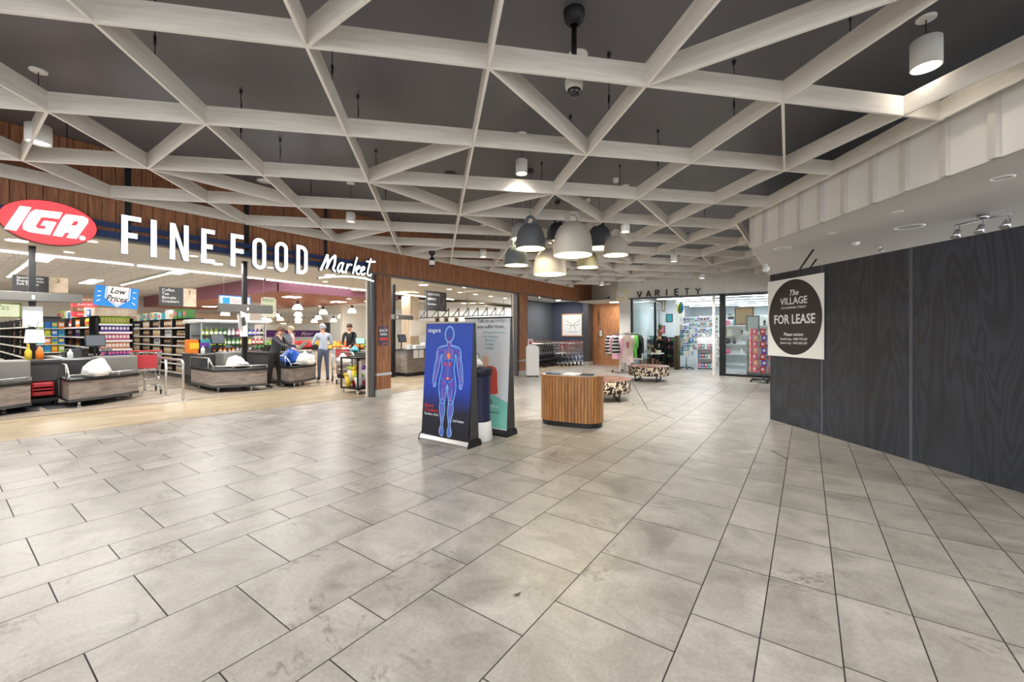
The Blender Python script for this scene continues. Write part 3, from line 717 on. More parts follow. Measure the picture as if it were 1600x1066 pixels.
ottoman(941, 9.05, 'nearer round cowhide ottoman just behind the slatted kiosk').rotation_euler = (0, 0, .5)
ottoman(1013, 12.55, 'farther round cowhide ottoman beside the clothes rack').rotation_euler = (0, 0, .15)

# --- pull-up banners
def ribbon(mb, pts, wd, mxf, z, closed=False):
    """flat printed line in local (u, v)"""
    P = [Vector(p) for p in pts]; n = len(P); L = []; R_ = []
    for i in range(n):
        d = (P[(i + 1) % n] - P[i - 1]) if closed else (P[min(i + 1, n - 1)] - P[max(i - 1, 0)])
        if d.length < 1e-9: d = Vector((1, 0))
        d.normalize(); q = Vector((-d.y, d.x)) * wd / 2; L.append(P[i] + q); R_.append(P[i] - q)
    for i in range(n if closed else n - 1):
        k = (i + 1) % n
        mb.quad([mxf(R_[i].x, R_[i].y, z), mxf(R_[k].x, R_[k].y, z), mxf(L[k].x, L[k].y, z), mxf(L[i].x, L[i].y, z)])
def smoothpts(pts, n=6, closed=False):
    P = [Vector(p) for p in pts]; out = []; m = len(P)
    rng = m if closed else m - 1
    for i in range(rng):
        p0 = P[(i - 1) % m] if closed or i > 0 else P[0]; p1 = P[i]; p2 = P[(i + 1) % m]; p3 = P[(i + 2) % m] if closed or i + 2 < m else P[-1]
        for k in range(n):
            t = k / n; out.append(.5 * ((2 * p1) + (-p0 + p2) * t + (2 * p0 - 5 * p1 + 4 * p2 - p3) * t * t + (-p0 + 3 * p1 - 3 * p2 + p3) * t ** 3))
    if not closed: out.append(P[-1])
    return out
def banner(loc, rz, W, H, label, frame_mat):
    r = empty('pull_up_banner', loc, label, 'banner', rz=rz)
    D = .30
    lean = .10
    # base cassette: rounded aluminium shell
    pr = [(0, 0), (0, .03), (.02, .075), (.06, .095), (.20, .095), (.24, .075), (.26, .03), (.26, 0)]
    mxb = Matrix(((0, 0, 1, -W / 2 - .012), (1, 0, 0, -.03), (0, 1, 0, 0), (0, 0, 0, 1)))
    mb = MB(); mb.prism(pr, W + .024, mxb); mb.build('base', frame_mat, r)
    for s_ in (-1, 1):
        mb = MB(); x0 = s_ * (W / 2 + .012); mxe = Matrix(((0, 0, 1, x0 if s_ > 0 else x0 - .012), (1, 0, 0, -.035), (0, 1, 0, 0), (0, 0, 0, 1)))
        mb.prism([(a * 1.03, b * 1.06) for a, b in pr], .012, mxe); mb.build('end_cap', 'black', r)
    ang = math.atan2(lean, H - .09)
    # front print: own plane leaning back
    fp = bpy.data.objects.new('print_panel', None)
    mb = MB(); mb.box(-W / 2, W / 2, 0, .004, 0, H - .09)
    return r, ang, D, lean
BW_, BH_ = .83, 1.57
def make_banner(x0, yb, W, H, label, frame_mat, front_mat):
    r, ang, D, lean = banner((x0 + W / 2, yb, 0), 0.02, W, H, label, frame_mat)
    mxp = Matrix.Translation((0, 0, .085)) @ Matrix.Rotation(-ang, 4, 'X')
    mb = MB(); mb.box(-W / 2, W / 2, 0, .003, 0, H - .10); pnl = mb.build('print_panel', front_mat, r, mx=mxp)
    mxq = Matrix.Translation((0, .20, .085)) @ Matrix.Rotation(ang * .6, 4, 'X')
    mb = MB(); mb.box(-W / 2, W / 2, -.003, 0, 0, H - .10); mb.build('back_panel', 'black', r, mx=mxq)
    # side closing blades are dark wedges joining the two sheets: build the spine and poles
    mb = MB(); mb.bar((-W / 2 - .01, lean + .01, H - .008), (W / 2 + .01, lean + .01, H - .008), .05, .022); mb.build('top_rail', 'steel' if frame_mat == 'steel' else 'black', r)
    for s_ in (-1, 1):
        mb = MB(); b = [(.02, .08), (.20, .08), (lean + .03, H - .02), (lean - .005, H - .02)]
        mb.prism(b, .004, Matrix(((0, 0, 1, s_ * W / 2 - .002), (1, 0, 0, 0), (0, 1, 0, 0), (0, 0, 0, 1)))); mb.build('side_panel', 'charcoal', r)
    mb = MB(); mb.cyl((0, .12, .09), (0, .12, H - .03), .01); mb.build('pole', 'steel', r)
    for s_ in (-1, 1):
        mb = MB(); mb.bar((s_ * W * .35, -.01, .006), (s_ * W * .35, .25, .006), .05, .012); mb.build('foot', 'black', r)
    return r, pnl
mat('print_ltblue', (150, 200, 250), .4, var=0, emit=0); mat('print_white', (235, 240, 248), .4, var=0); mat('print_red', (214, 62, 70), .4, var=0)
mat('print_violet', (150, 70, 170), .4, var=0); mat('print_orange', (240, 130, 80), .4, var=0); mat('print_glow', (38, 78, 186), .4, var=0); mat('print_black', (26, 26, 30), .4, var=0)
# blue print with a darker foot: the sheet's own ink
m = bpy.data.materials.new('blue_ink'); m.use_nodes = True; nt = m.node_tree; b = nt.nodes['Principled BSDF']
tc = nt.nodes.new('ShaderNodeTexCoord'); sp = nt.nodes.new('ShaderNodeSeparateXYZ'); mr = nt.nodes.new('ShaderNodeMapRange'); mr.inputs[2].default_value = 1.5
cr = nt.nodes.new('ShaderNodeValToRGB'); e = cr.color_ramp.elements; e[0].position = .0; e[0].color = rgb(22, 24, 34); e[1].position = .95; e[1].color = rgb(30, 70, 170)
k = e.new(.22); k.color = rgb(24, 28, 50); k = e.new(.45); k.color = rgb(22, 62, 176)
nt.links.new(tc.outputs['Object'], sp.inputs[0]); nt.links.new(sp.outputs[2], mr.inputs[0]); nt.links.new(mr.outputs[0], cr.inputs[0]); nt.links.new(cr.outputs[0], b.inputs['Base Color']); b.inputs['Roughness'].default_value = .35
MATS['blue_ink'] = m
bn, pn = make_banner(-4.25, 3.865, BW_, 1.58, 'blue pull-up banner showing a see-through human body with red vessels', 'steel', 'blue_ink')
PH = 1.48
def pm(u, v, z): return (u, -z, v)       # banner print coords: u across, v up, z outwards
def zp(x, y): return ((x - 235 + 8) / 395 * BW_, (1010 - y) / 935 * PH - .01)
def mirror(pts, cx=236): return [(2 * cx - x, y) for x, y in pts]
half = [(222, 226), (216, 250), (180, 258), (150, 272), (136, 305), (132, 360), (120, 420), (114, 490), (110, 545), (118, 588), (130, 602), (138, 580), (136, 540), (150, 480), (162, 410), (172, 340), (182, 330), (180, 380), (186, 440), (176, 500), (166, 560), (166, 620), (178, 690), (182, 720), (178, 780), (190, 850), (196, 905), (184, 960), (196, 992), (216, 990), (220, 950), (212, 900), (224, 800), (220, 720), (230, 640), (234, 575)]
body = half + list(reversed(mirror(half)))
mb = MB(); mb.prism([zp(*p) for p in smoothpts(half + list(reversed(mirror(half))), 3, True)], .001, Matrix(((1, 0, 0, 0), (0, 0, -1, 0), (0, 1, 0, 0), (0, 0, 0, 1))), z0=.0005); mb.build('body_fill', 'print_glow', pn)
mb = MB()
ribbon(mb, [zp(*p) for p in smoothpts(half, 4)], .010, pm, .003); ribbon(mb, [zp(*p) for p in smoothpts(mirror(half), 4)], .010, pm, .003)
ell = lambda cx, cy, rx, ry, n=28: [(cx + rx * math.cos(2 * PI * k / n), cy + ry * math.sin(2 * PI * k / n)) for k in range(n)]
ribbon(mb, [zp(*p) for p in ell(236, 160, 38, 66)], .011, pm, .003, True)
ribbon(mb, [zp(*p) for p in ell(236, 160, 30, 57)], .004, pm, .003, True)
for s_ in (1, -1):
    f = (lambda q: q) if s_ == 1 else mirror
    for pts in ([(205, 560), (196, 640), (198, 700)], [(224, 590), (214, 650), (208, 700)], [(198, 725), (194, 800), (200, 880)], [(210, 725), (210, 800), (206, 880)], [(140, 300), (136, 400), (124, 500), (118, 545)], [(152, 300), (150, 400), (136, 490), (128, 545)], [(118, 560), (114, 600)], [(124, 560), (122, 612)], [(130, 560), (132, 606)], [(226, 255), (190, 268), (160, 280)], [(196, 920), (190, 985)], [(204, 920), (204, 990)], [(186, 520), (205, 545), (226, 560)]):
        ribbon(mb, [zp(*p) for p in smoothpts(f(pts), 4)], .005, pm, .003)
    for k in range(6): ribbon(mb, [zp(*p) for p in smoothpts(f([(232, 290 + k * 15), (208, 286 + k * 16), (196, 300 + k * 17)]), 4)], .0035, pm, .003)
    for yk in (716,): ribbon(mb, [zp(*p) for p in f(ell(201, yk, 18, 14, 14))], .006, pm, .003, True)
for k in range(16): ribbon(mb, [zp(*p) for p in ((230, 262 + k * 18), (242, 262 + k * 18))], .006, pm, .003)
mb.build('body_outline', 'print_ltblue', pn)
rv = random.Random(3); mb = MB(); mb2 = MB()
for s_ in (1, -1):
    f = (lambda q: q) if s_ == 1 else mirror
    for pts in ([(236, 330), (210, 300), (170, 290), (150, 330), (148, 420), (128, 540)], [(236, 420), (214, 470), (205, 540), (200, 620), (202, 700), (200, 800), (202, 900), (196, 970)], [(236, 330), (230, 260), (228, 200)], [(150, 330), (142, 400), (122, 530), (116, 590)], [(214, 500), (196, 560), (190, 620)], [(210, 560), (218, 620), (212, 680)]):
        ribbon(mb, [zp(*p) for p in smoothpts(f(pts), 5)], .006, pm, .0036)
        for q in smoothpts(f(pts), 3)[::2]:
            a = rv.uniform(0, 6.28); ribbon(mb2, [zp(q.x, q.y), zp(q.x + 12 * math.cos(a), q.y + 16 * math.sin(a)), zp(q.x + 18 * math.cos(a + .4), q.y + 26 * math.sin(a + .4))], .003, pm, .0036)
mb.build('vessels', 'print_violet', pn)
for k in range(60):
    a = rv.uniform(0, 6.28); x_, y_ = 236 + rv.uniform(-36, 36), rv.uniform(285, 360)
    ribbon(mb2, [zp(x_, y_), zp(x_ + 9 * math.cos(a), y_ + 13 * math.sin(a))], .003, pm, .0036)
mb2.build('fine_vessels', 'print_red', pn)
R90 = Matrix(((1, 0, 0, 0), (0, 0, -1, 0), (0, 1, 0, 0), (0, 0, 0, 1)))
mb = MB(); mb.prism([zp(*p) for p in smoothpts([(232, 312), (246, 322), (252, 342), (242, 362), (228, 352), (224, 330)], 4, True)], .001, R90, z0=.0038); mb.build('heart', 'print_orange', pn)
for cx in (213, 251):
    mb = MB(); mb.prism([zp(*p) for p in ell(cx, 407, 9, 20, 14)], .001, R90, z0=.0038); mb.build('kidney', 'print_red', pn)
mb = MB(); mb.prism([zp(*p) for p in ell(236, 525, 14, 10, 14)], .001, R90, z0=.0038); mb.build('bladder', 'print_orange', pn)
def btxt(nm, s, size, mt, par, u, v, **kw):
    o = text(nm, s, size, mt, par, 0, 0, 0, depth=.0005, **kw); o.location = (u, -.0035, v); o.rotation_euler = (PI / 2, 0, 0); return o
u, v = zp(45, 142); btxt('logo_text', 'niagara', .085, 'print_white', pn, u, v)
u, v = zp(48, 775); btxt('title_text', 'Blood', .066, 'print_red', pn, u, v)
u, v = zp(48, 812); btxt('title_text', 'Circulation', .066, 'print_red', pn, u, v, sx=.85)
u, v = zp(48, 842); btxt('title_text', 'The River of Life', .045, 'print_white', pn, u, v, sx=.85)
u, v = zp(385, 868); btxt('slogan_text', '...feel better', .048, 'print_white', pn, u, v, align='RIGHT', sx=.9)

bn2, pn2 = make_banner(-4.20, 4.60, .83, 1.665, 'pale grey pull-up banner with dark headline, red jacket figure and teal foot', 'black', mat('grey_ink', (204, 206, 210), .4, var=.02))
W2 = .83; u0 = -W2 / 2
# px mapping: banner right edge x=741z (792px), 5.07 zoom; z = zoomed coordinate of crop (650,490)
def z2(x, y): return (W2 / 2 - (738 - x) / 5.075 / (647 / 5.72) * 1.0, (965 - y) / 5.075 / (647 / 5.72) + .02)
u, v = z2(700, 100); v = 1.40
btxt('headline_text', 'Talk to us', .076, 'print_black', pn2, z2(572, 0)[0], z2(0, 112)[1], align='RIGHT')
btxt('headline_text', 'today', .076, mat('print_greyblue', (130, 150, 160), .4), pn2, z2(582, 0)[0], z2(0, 110)[1])
btxt('headline_text', 'if you suffer from...', .076, 'print_black', pn2, z2(700, 0)[0], z2(0, 160)[1], align='RIGHT')
for s_, yy_, xx_ in (('Stiffness & Soreness', 200, 575), ('Fluid Retention', 234, 540), ('Backache', 265, 538), ('Cramps', 297, 535), ('Swelling', 330, 535)):
    uu, vv = z2(xx_, yy_); btxt('list_text', s_, .050, mat('print_teal_lt', (130, 172, 182), .4), pn2, uu, vv - .005, align='CENTER')
def flat2(nm, pts, mt, z=.001):
    mb = MB(); mb.prism([z2(*p) for p in smoothpts(pts, 4, True)], .0008, R90, z0=z); mb.build(nm, mt, pn2)
# printed figure: grey hair, face, red jacket, teal sweep
flat2('printed_jacket', [(440, 500), (480, 478), (540, 470), (600, 480), (622, 520), (630, 620), (634, 690), (560, 700), (470, 700), (430, 640)], mat('print_jacket', (196, 76, 60), .4), .001)
flat2('printed_hair', [(452, 440), (456, 390), (480, 362), (512, 358), (540, 378), (548, 420), (540, 450)], mat('print_hair', (205, 200, 196), .4), .0012)
flat2('printed_face', [(462, 450), (470, 405), (500, 392), (530, 410), (534, 450), (510, 480), (480, 478)], mat('print_skin', (214, 172, 150), .4), .002)
mb = MB(); q = [z2(300, 965), z2(738, 965), z2(738, 760)] + [z2(738 - k * 25, 760 - 65 * math.sin(min(1, k / 11) * PI / 2)) for k in range(1, 18)]
mb.prism([q[0], q[1]] + q[2:], .0008, R90, z0=.0028); mb.build('printed_foot', mat('print_teal', (122, 190, 176), .4), pn2)
mb = MB(); ribbon(mb, [z2(738 - k * 25, 758 - 65 * math.sin(min(1, k / 11) * PI / 2)) for k in range(0, 18)], .006, pm, .005); mb.build('printed_line', mat('print_teal_dk', (60, 150, 150), .4), pn2)
uu, vv = z2(588, 778); btxt('brand_text', 'niagara', .14, 'print_black', pn2, uu, vv, align='RIGHT'); pn2.children[-1].location.y = -.006
uu, vv = z2(655, 803); o = btxt('brand_text', '.com.au', .05, 'print_white', pn2, uu, vv, align='RIGHT'); o.location.y = -.006
uu, vv = z2(664, 848); o = btxt('brand_text', 'therapy massage products', .03, 'print_black', pn2, uu, vv, align='RIGHT'); o.location.y = -.006

# --- navy and white promo pedestal with a bag on it
pc = at(746, 688); pc += Vector((-.03, .05, 0))
r = empty('promo_pedestal', (pc.x, pc.y, 0), 'round navy promotional pedestal with white foot between the two banners', 'pedestal')
mb = MB(); mb.lathe([(.19, 0), (.2, .012), (.175, .25), (.17, .255)], 32, cap=True); mb.build('foot', 'white', r)
mb = MB(); mb.lathe([(.166, .255), (.16, .5), (.168, .8), (.172, .86)], 32); mb.build('body', mat('navy', (30, 32, 72), .5), r)
mb = MB(); mb.lathe([(.172, .86), (.19, .87), (.195, .95), (.185, .965), (.001, .965)], 32); mb.build('top', mat('navy_dark', (22, 22, 44), .5), r)
r = empty('shopping_bag', (pc.x - .03, pc.y - .02, .966), 'small clear and white bag sitting on the navy pedestal', 'bag')
def blob(sx, sy, sz, seed, n=26, m=16, amp=.12):
    """crumpled soft bag: flat bottom, creased sides, a gathered top with two ears"""
    from mathutils import noise
    def fn(u, v):
        t = u * 2 * PI; s_ = v * PI
        d = Vector((math.sin(s_) * math.cos(t), math.sin(s_) * math.sin(t), math.cos(s_)))
        k = 1 + amp * 2.2 * noise.noise(d * 1.7 + Vector((seed * 3.1, 0, 0))) + amp * 1.6 * abs(noise.noise(d * 4.5 + Vector((0, seed, 0))))
        z = -d.z; zz = z * sz * (1.0 if z > 0 else .5) * k + .5 * sz
        ear = max(0, z - .55) * sz * 1.3 * max(0, math.cos(t * 2 + seed)) ** 2
        zz += ear
        return Vector((d.x * sx * k, d.y * sy * k, max(0, zz)))
    mb = MB(); mb.grid(fn, n, m, True); return mb
mb = blob(.10, .07, .075, 4); mb.build('bag_body', mat('bag_white', (226, 224, 220), .35), r)
mb = MB(); mb.tube([(.05, 0, .13), (.07, 0, .18), (.03, 0, .2), (-.01, 0, .15)], .004); mb.build('handle', 'black', r)

# --- little dropped leaf on the tiles
p = at(808, 931); mb = MB(); mb.grid(lambda u, v: Vector(((u - .5) * .05, (v - .5) * .02 * math.sin(u * PI + .01), .004 + .012 * (u - .5) ** 2 * 4)), 6, 3)
tag(mb.build('fallen_leaf', mat('leaf_dry', (92, 64, 40), .7), None, loc=(p.x, p.y, .001), rz=1.1), 'small dry brown leaf lying alone on the stone floor', 'leaf')
p = at(990, 633); mb = MB(); mb.lathe([(.02, 0), (.018, .006), (.001, .008)], 10)
tag(mb.build('floor_stud', 'charcoal', None, loc=(p.x, p.y, 0.001)), 'little dark round stud in the floor before the ottomans', 'stud')

# ================================================================== FAR END: corridor, pillar, variety shop
VY = 15.4; VZ = 2.73
mb = MB(); mb.box(-5.45, 2.2, VY, VY + .12, VZ, 3.985); struct(mb.build('wall_back', 'pale_wall'))
for px_ in (993, 1007, 1022, 1036, 1052, 1067, 1084, 1099, 1117, 1134, 1151, 1170, 1188):
    p = onY(px_, 460, VY); mb = MB(); mb.box(p.x - .02, p.x + .02, VY - .03, VY, VZ + .02, 3.6); struct(mb.build('trim_6', 'pale_wall'))
mb = MB(); mb.box(-5.5, 2.2, VY - .04, VY + .12, VZ - .03, VZ + .02); struct(mb.build('trim_7', 'grey_frame'))
# letters of VARIETY, drawn as strokes
STK = {'V': [[(0, 1), (.45, 0), (.9, 1)]], 'A': [[(0, 0), (.45, 1), (.9, 0)], [(.18, .3), (.72, .3)]], 'R': [[(0, 0), (0, 1), (.5, 1), (.68, .88), (.68, .64), (.5, .52), (0, .52)], [(.35, .52), (.72, 0)]],
       'I': [[(.3, 0), (.3, 1)]], 'E': [[(.62, 0), (0, 0), (0, 1), (.62, 1)], [(0, .52), (.55, .52)]], 'T': [[(0, 1), (.8, 1)], [(.4, 0), (.4, 1)]], 'Y': [[(0, 1), (.42, .5), (.84, 1)], [(.42, .5), (.42, 0)]]}
vs = empty('shop_sign', (-3.2, VY, 3.0), 'black spaced letters spelling VARIETY on the pale battened fascia', 'sign')
for ch, px_, py_ in (('V', 999.4, 460), ('A', 1013.6, 459), ('R', 1028, 458), ('I', 1043, 457), ('E', 1058.6, 456.5), ('T', 1074, 456), ('Y', 1091, 455)):
    c = onY(px_, py_, VY - .05); hgt = .21
    mb = MB()
    for st in STK[ch]:
        for a, b_ in zip(st[:-1], st[1:]):
            mb.bar((c.x - .5 * hgt * .8 + a[0] * hgt * .85, VY - .05, c.z - hgt / 2 + a[1] * hgt), (c.x - .5 * hgt * .8 + b_[0] * hgt * .85, VY - .05, c.z - hgt / 2 + b_[1] * hgt), .036 if True else 0, .034)
    mb.center((-3.2, VY, 3.0)); mb.build('letter', 'black', vs)
# pillar at the corner of the corridor, and header over the corridor
r = empty('corner_pillar', (-5.66, VY, 0), 'pale grey pillar with the clock between corridor and variety shop', 'pillar')
mb = MB(); mb.box(-.22, .21, -.0, .45, 0, 3.98); mb.build('shaft', 'pale_wall', r)
HA = Vector((-7.86, 17.3)); HB = Vector((-5.88, 15.42)); hd = (HB - HA).normalized()
mb = MB(); mb.bar((HA.x, HA.y, 3.35), (HB.x, HB.y, 3.35), .1, 1.26); struct(mb.build('wall_corner', 'warm_white'))
def hx(px_, py_):
    k = (px_ - 800) / FPX; dx = FW[0] + RT[0] * k; dy = FW[1] + RT[1] * k
    t = (HA.x * hd.y - HA.y * hd.x) / (dx * hd.y - dy * hd.x); return Vector((dx * t, dy * t, EYE + t * (HORIZON - py_) / FPX))
nH = Vector((-hd.y, hd.x, 0)); nH = nH if nH.dot(Vector((0, -1, 0))) > 0 else -nH
c = hx(952.5, 464.5) + nH * .055; r = empty('wayfinding_sign', None, 'small white sign with black arrow and pictograms beside the clock', 'sign', mx=frame(c, (hd.x, hd.y, 0), (0, 0, 1)))
mb = MB(); mb.box(-.20, .20, -.12, .12, 0, .02); mb.build('plate', 'white', r)
mb = MB(); mb.box(-.20, .20, .115, .125, .018, .024); mb.box(-.20, .20, -.125, -.115, .018, .024); mb.box(-.205, -.195, -.12, .12, .018, .024); mb.box(.195, .205, -.12, .12, .018, .024); mb.build('border', 'black', r)
mb = MB()
mb.prism([(-.16, -.02), (-.1, .02), (-.1, -.06)], .004, z0=.02); mb.box(-.1, -.06, -.03, -.01, .02, .024)
for k in range(4): 
    x_ = -.02 + k * .055; mb.prism([(x_ + .012 * math.cos(t * PI / 5), .03 + .012 * math.sin(t * PI / 5)) for t in range(10)], .004, z0=.02); mb.prism([(x_ - .014, .012), (x_ + .014, .012), (x_ + .018, -.06), (x_ - .018, -.06)], .004, z0=.02)
mb.build('pictogram', 'black', r)
c = Vector((-5.66 - .0, VY - .002, 0)); cz = onY(971.5, 460.5, VY - .1)
r = empty('wall_clock', None, 'round white clock on a square panel with pale yellow light in its colour above the grey pillar', 'clock', mx=facingY((cz.x, VY - .12, cz.z)))
mb = MB(); mb.box(-.19, .19, -.19, .19, -.1, .02); mb.build('case', mat('clock_lit_yellow', (232, 224, 176), .5), r)  # yellowish lit look of the box is put into its colour
mb = MB(); mb.lathe([(.13, 0), (.14, .025), (.125, .03)], 32, (0, 0, .01)); mb.build('bezel', 'steel', r)
mb = MB(); mb.lathe([(.001, .0), (.127, .0)], 32, (0, 0, .03)); mb.build('dial', 'white', r)
mb = MB(); mb.bar((0, 0, .034), (.06, .04, .034), .008, .003); mb.bar((0, 0, .037), (-.02, .1, .037), .006, .003); mb.build('hands', 'black', r)
# timber wall of the corridor
mb = MB(); mb.box(-7.86, -6.25, 17.4, 17.5, 0, 2.72); struct(mb.build('wall_far', 'veneer'))
mb = MB(); mb.box(-6.25, -6.2, 17.4, 21.5, 0, 2.72); mb.box(-6.25, -4.9, 21.4, 21.5, 0, 2.72); struct(mb.build('wall_far', 'warm_white'))
mb = MB(); mb.box(-7.86, -5.3, 15.9, 21.5, 2.73, 2.78); struct(mb.build('ceiling', 'warm_white'))
mb = MB(); mb.box(-7.86, -5.5, 17.3, 21.5, -.1, 0.0); struct(mb.build('floor', 'shop_floor'))
area_light('corridor_lamp', (-6.6, 16.7, 2.72), .3, .3, 18, (1, .9, .75))
c = onY(936, 495, 17.39); r = empty('door_lettering', None, 'small black vertical lettering high on the corridor timber wall', 'sign', mx=frame((c.x, 17.395, c.z - .35), (0, 0, 1), (-1, 0, 0)))
text('letters', 'PARENTS', .15, 'black', r, 0, -.04, .002, sx=.9)
c = onY(939, 521, 17.39); r = empty('framed_notice', None, 'small framed notice on the corridor timber wall', 'notice', mx=facingY((c.x, 17.395, c.z)))
mb = MB(); mb.box(-.09, .09, -.16, .16, 0, .02); mb.build('frame', 'black', r)
mb = MB(); mb.box(-.07, .07, -.14, .14, .02, .023); mb.build('paper', 'warm_white', r)

# --- trolley bay
BY = 18.2
mb = MB(); mb.bar((-8.12, 11.75, 1.6), (-10.52, 15.6, 1.6), .06, 3.2); mb.box(-10.55, -10.5, 15.6, BY, 0, 3.2); struct(mb.build('wall_bay', mat('bay_grey', (86, 90, 98), .7)))
mb = MB(); mb.box(-10.5, -7.9, BY, BY + .1, 0, 3.2); struct(mb.build('wall_bay', mat('bay_blue', (66, 74, 92), .7)))
mb = MB(); mb.box(-10.5, FX - .16, 11.6, BY + .1, 2.95, 3.0); struct(mb.build('ceiling', 'warm_white'))
for k in range(3):
    y_ = 12.9 + k * 2.0; r = empty('recessed_light', (-8.8 - k * .3, y_, 2.95), 'round recessed light in the trolley bay ceiling', 'ceiling light', 'recessed lights of the trolley bay')
    mb = MB(); mb.lathe([(.1, -.004), (.1, -.012), (.085, -.012)], 20); mb.build('rim', 'white', r); mb = MB(); mb.lathe([(.085, -.008), (.001, -.008)], 20); mb.build('lens', mat('lens_on', (255, 246, 232), emit=8), r)
    area_light('bay_lamp', (-8.8 - k * .3, y_, 2.93), .2, .2, 32, (1, .97, .92), shape='DISK')
mb = MB(); mb.box(-10.4, -7.95, 18.14, 18.2, .92, 1.02); mb.box(-10.5, -10.44, 15.7, 18.2, .92, 1.02); struct(mb.build('trim_8', 'veneer'))
c = onY(899, 508, 18.19); r = empty('framed_poster', None, 'timber framed poster, white with line drawing and dark block, above the trolleys', 'poster', mx=facingY((c.x, 18.19, c.z)))
pl = onY(878, 508, 18.19).x - c.x; pr_ = onY(925, 508, 18.19).x - c.x; ph_ = .56
mb = MB(); mb.box(pl, pr_, -ph_, ph_, 0, .03); mb.build('frame', 'veneer', r)
mb = MB(); mb.box(pl + .05, pl + (pr_ - pl) * .68, -ph_ + .05, ph_ - .05, .03, .034); mb.build('white_print', 'white', r)
mb = MB(); mb.box(pl + (pr_ - pl) * .68, pr_ - .05, -ph_ + .05, ph_ - .05, .03, .034); mb.build('dark_print', 'charcoal', r)
mb = MB(); cx = pl + (pr_ - pl) * .38
for s_ in (-1, 1):
    ribbon(mb, [Vector((cx + s_ * q[0], q[1])) for q in smoothpts([(.02, 0), (.15, .1), (.32, .18), (.36, .28)], 5)], .02, lambda a, b, z: (a, b, z), .037)
    ribbon(mb, [Vector((cx + s_ * q[0], q[1])) for q in smoothpts([(.02, -.02), (.18, -.02), (.34, .04)], 5)], .02, lambda a, b, z: (a, b, z), .037)
    ribbon(mb, [Vector((cx + s_ * q[0], q[1])) for q in smoothpts([(.03, -.05), (.12, -.12), (.14, -.2)], 5)], .02, lambda a, b, z: (a, b, z), .037)
mb.build('line_drawing', 'charcoal', r)
text('caption', 'community', .1, mat('caption_blue', (110, 140, 170)), r, cx, -.36, .036, 'CENTER')

# --- shopping trolley
def make_trolley(label, wire='chrome', handle='black', tube=None):
    tube = tube or wire
    r = empty('shopping_trolley', (0, 0, 0), label, 'shopping trolley')
    # local +x is the nose; basket from x=-.42 (handle) to x=.42
    def ring(z, xb, xf, yb, yf): return [(xb, -yb, z), (xf, -yf, z), (xf, yf, z), (xb, yb, z)]
    T = ring(.98, -.42, .44, .27, .22); B = ring(.55, -.34, .36, .2, .17)
    mb = MB(); mb.tube(T, .008, 5, True); mb.tube(B, .006, 5, True)
    def side(a, b_, c, d, n, m_):
        for k in range(n + 1):
            t = k / n; p = Vector(a).lerp(Vector(b_), t); q = Vector(c).lerp(Vector(d), t); mb.cyl(p, q, .0028, n=3, cap=False)
        for k in range(1, m_):
            t = k / m_; p = Vector(a).lerp(Vector(c), t); q = Vector(b_).lerp(Vector(d), t); mb.cyl(p, q, .003, n=3, cap=False)
    side(T[0], T[1], B[0], B[1], 16, 4); side(T[3], T[2], B[3], B[2], 16, 4); side(T[1], T[2], B[1], B[2], 8, 4); side(T[0], T[3], B[0], B[3], 8, 4); side(B[0], B[1], B[3], B[2], 12, 5)
    mb.build('basket', wire, r)
    mb = MB()
    for s_ in (-1, 1):
        mb.tube([(-.46, s_ * .27, 1.02), (-.42, s_ * .27, .95), (-.28, s_ * .24, .45), (-.36, s_ * .26, .14)], .011, 6); mb.tube([(-.36, s_ * .26, .14), (.3, s_ * .2, .18), (.46, s_ * .19, .14)], .011, 6); mb.tube([(.34, s_ * .17, .55), (.2, s_ * .18, .4), (-.28, s_ * .24, .36)], .009, 6)
    mb.tube([(.46, -.19, .14), (.46, .19, .14)], .01, 6); mb.tube([(-.28, -.24, .36), (-.28, .24, .36)], .009, 6); mb.build('frame', tube, r)
    mb = MB(); mb.cyl((-.46, -.27, 1.02), (-.46, .27, 1.02), .017, n=10); mb.build('handle', handle, r)
    mb = MB(); mb.box(-.41, -.395, -.19, .19, .62, .93); mb.build('seat_flap', handle, r)
    for x_, s_ in ((-.36, 1), (-.36, -1), (.44, 1), (.44, -1)):
        y_ = s_ * (.26 if x_ < 0 else .19)
        mb = MB(); mb.cyl((x_ - .02, y_ - .016, .06), (x_ - .02, y_ + .016, .06), .06, n=14); wh = mb.build('wheel', 'black', r)
        mb = MB(); mb.bar((x_ - .02, y_ - .02, .06), (x_, y_ - .02, .15), .006, .03); mb.bar((x_ - .02, y_ + .02, .06), (x_, y_ + .02, .15), .006, .03); mb.build('fork', 'grey_frame', wh)
    return r
t0 = make_trolley('empty wire trolley standing alone near the railing and front bagging bay', 'chrome', mat('red_plastic', (186, 40, 50), .35))
t0.location = at(233, 616) + Vector((0, 0, .0)); t0.location.x -= .25; t0.rotation_euler = (0, 0, PI * .93)
tn = make_trolley('dark handled trolley nested in the long row in the trolley bay', 'steel', 'black', 'black'); tn['group'] = 'nested trolleys against the bay wall'
for k in range(13):
    o = tn if k == 0 else dup(tn)
    t = k / 12; o.location = (-9.15 - .42 * t, 14.35 + 3.1 * t, 0); o.rotation_euler = (0, 0, -PI / 2 - .13)
tm = make_trolley('chrome trolley nested in the shorter row below the poster', 'chrome', mat('red_dull', (170, 70, 70), .4)); tm['group'] = 'nested trolleys below the poster'
for k in range(7):
    o = tm if k == 0 else dup(tm)
    t = k / 6; o.location = (-8.72 + .3 * t, 15.9 + 1.6 * t, 0); o.rotation_euler = (0, 0, -PI / 2 + .18)
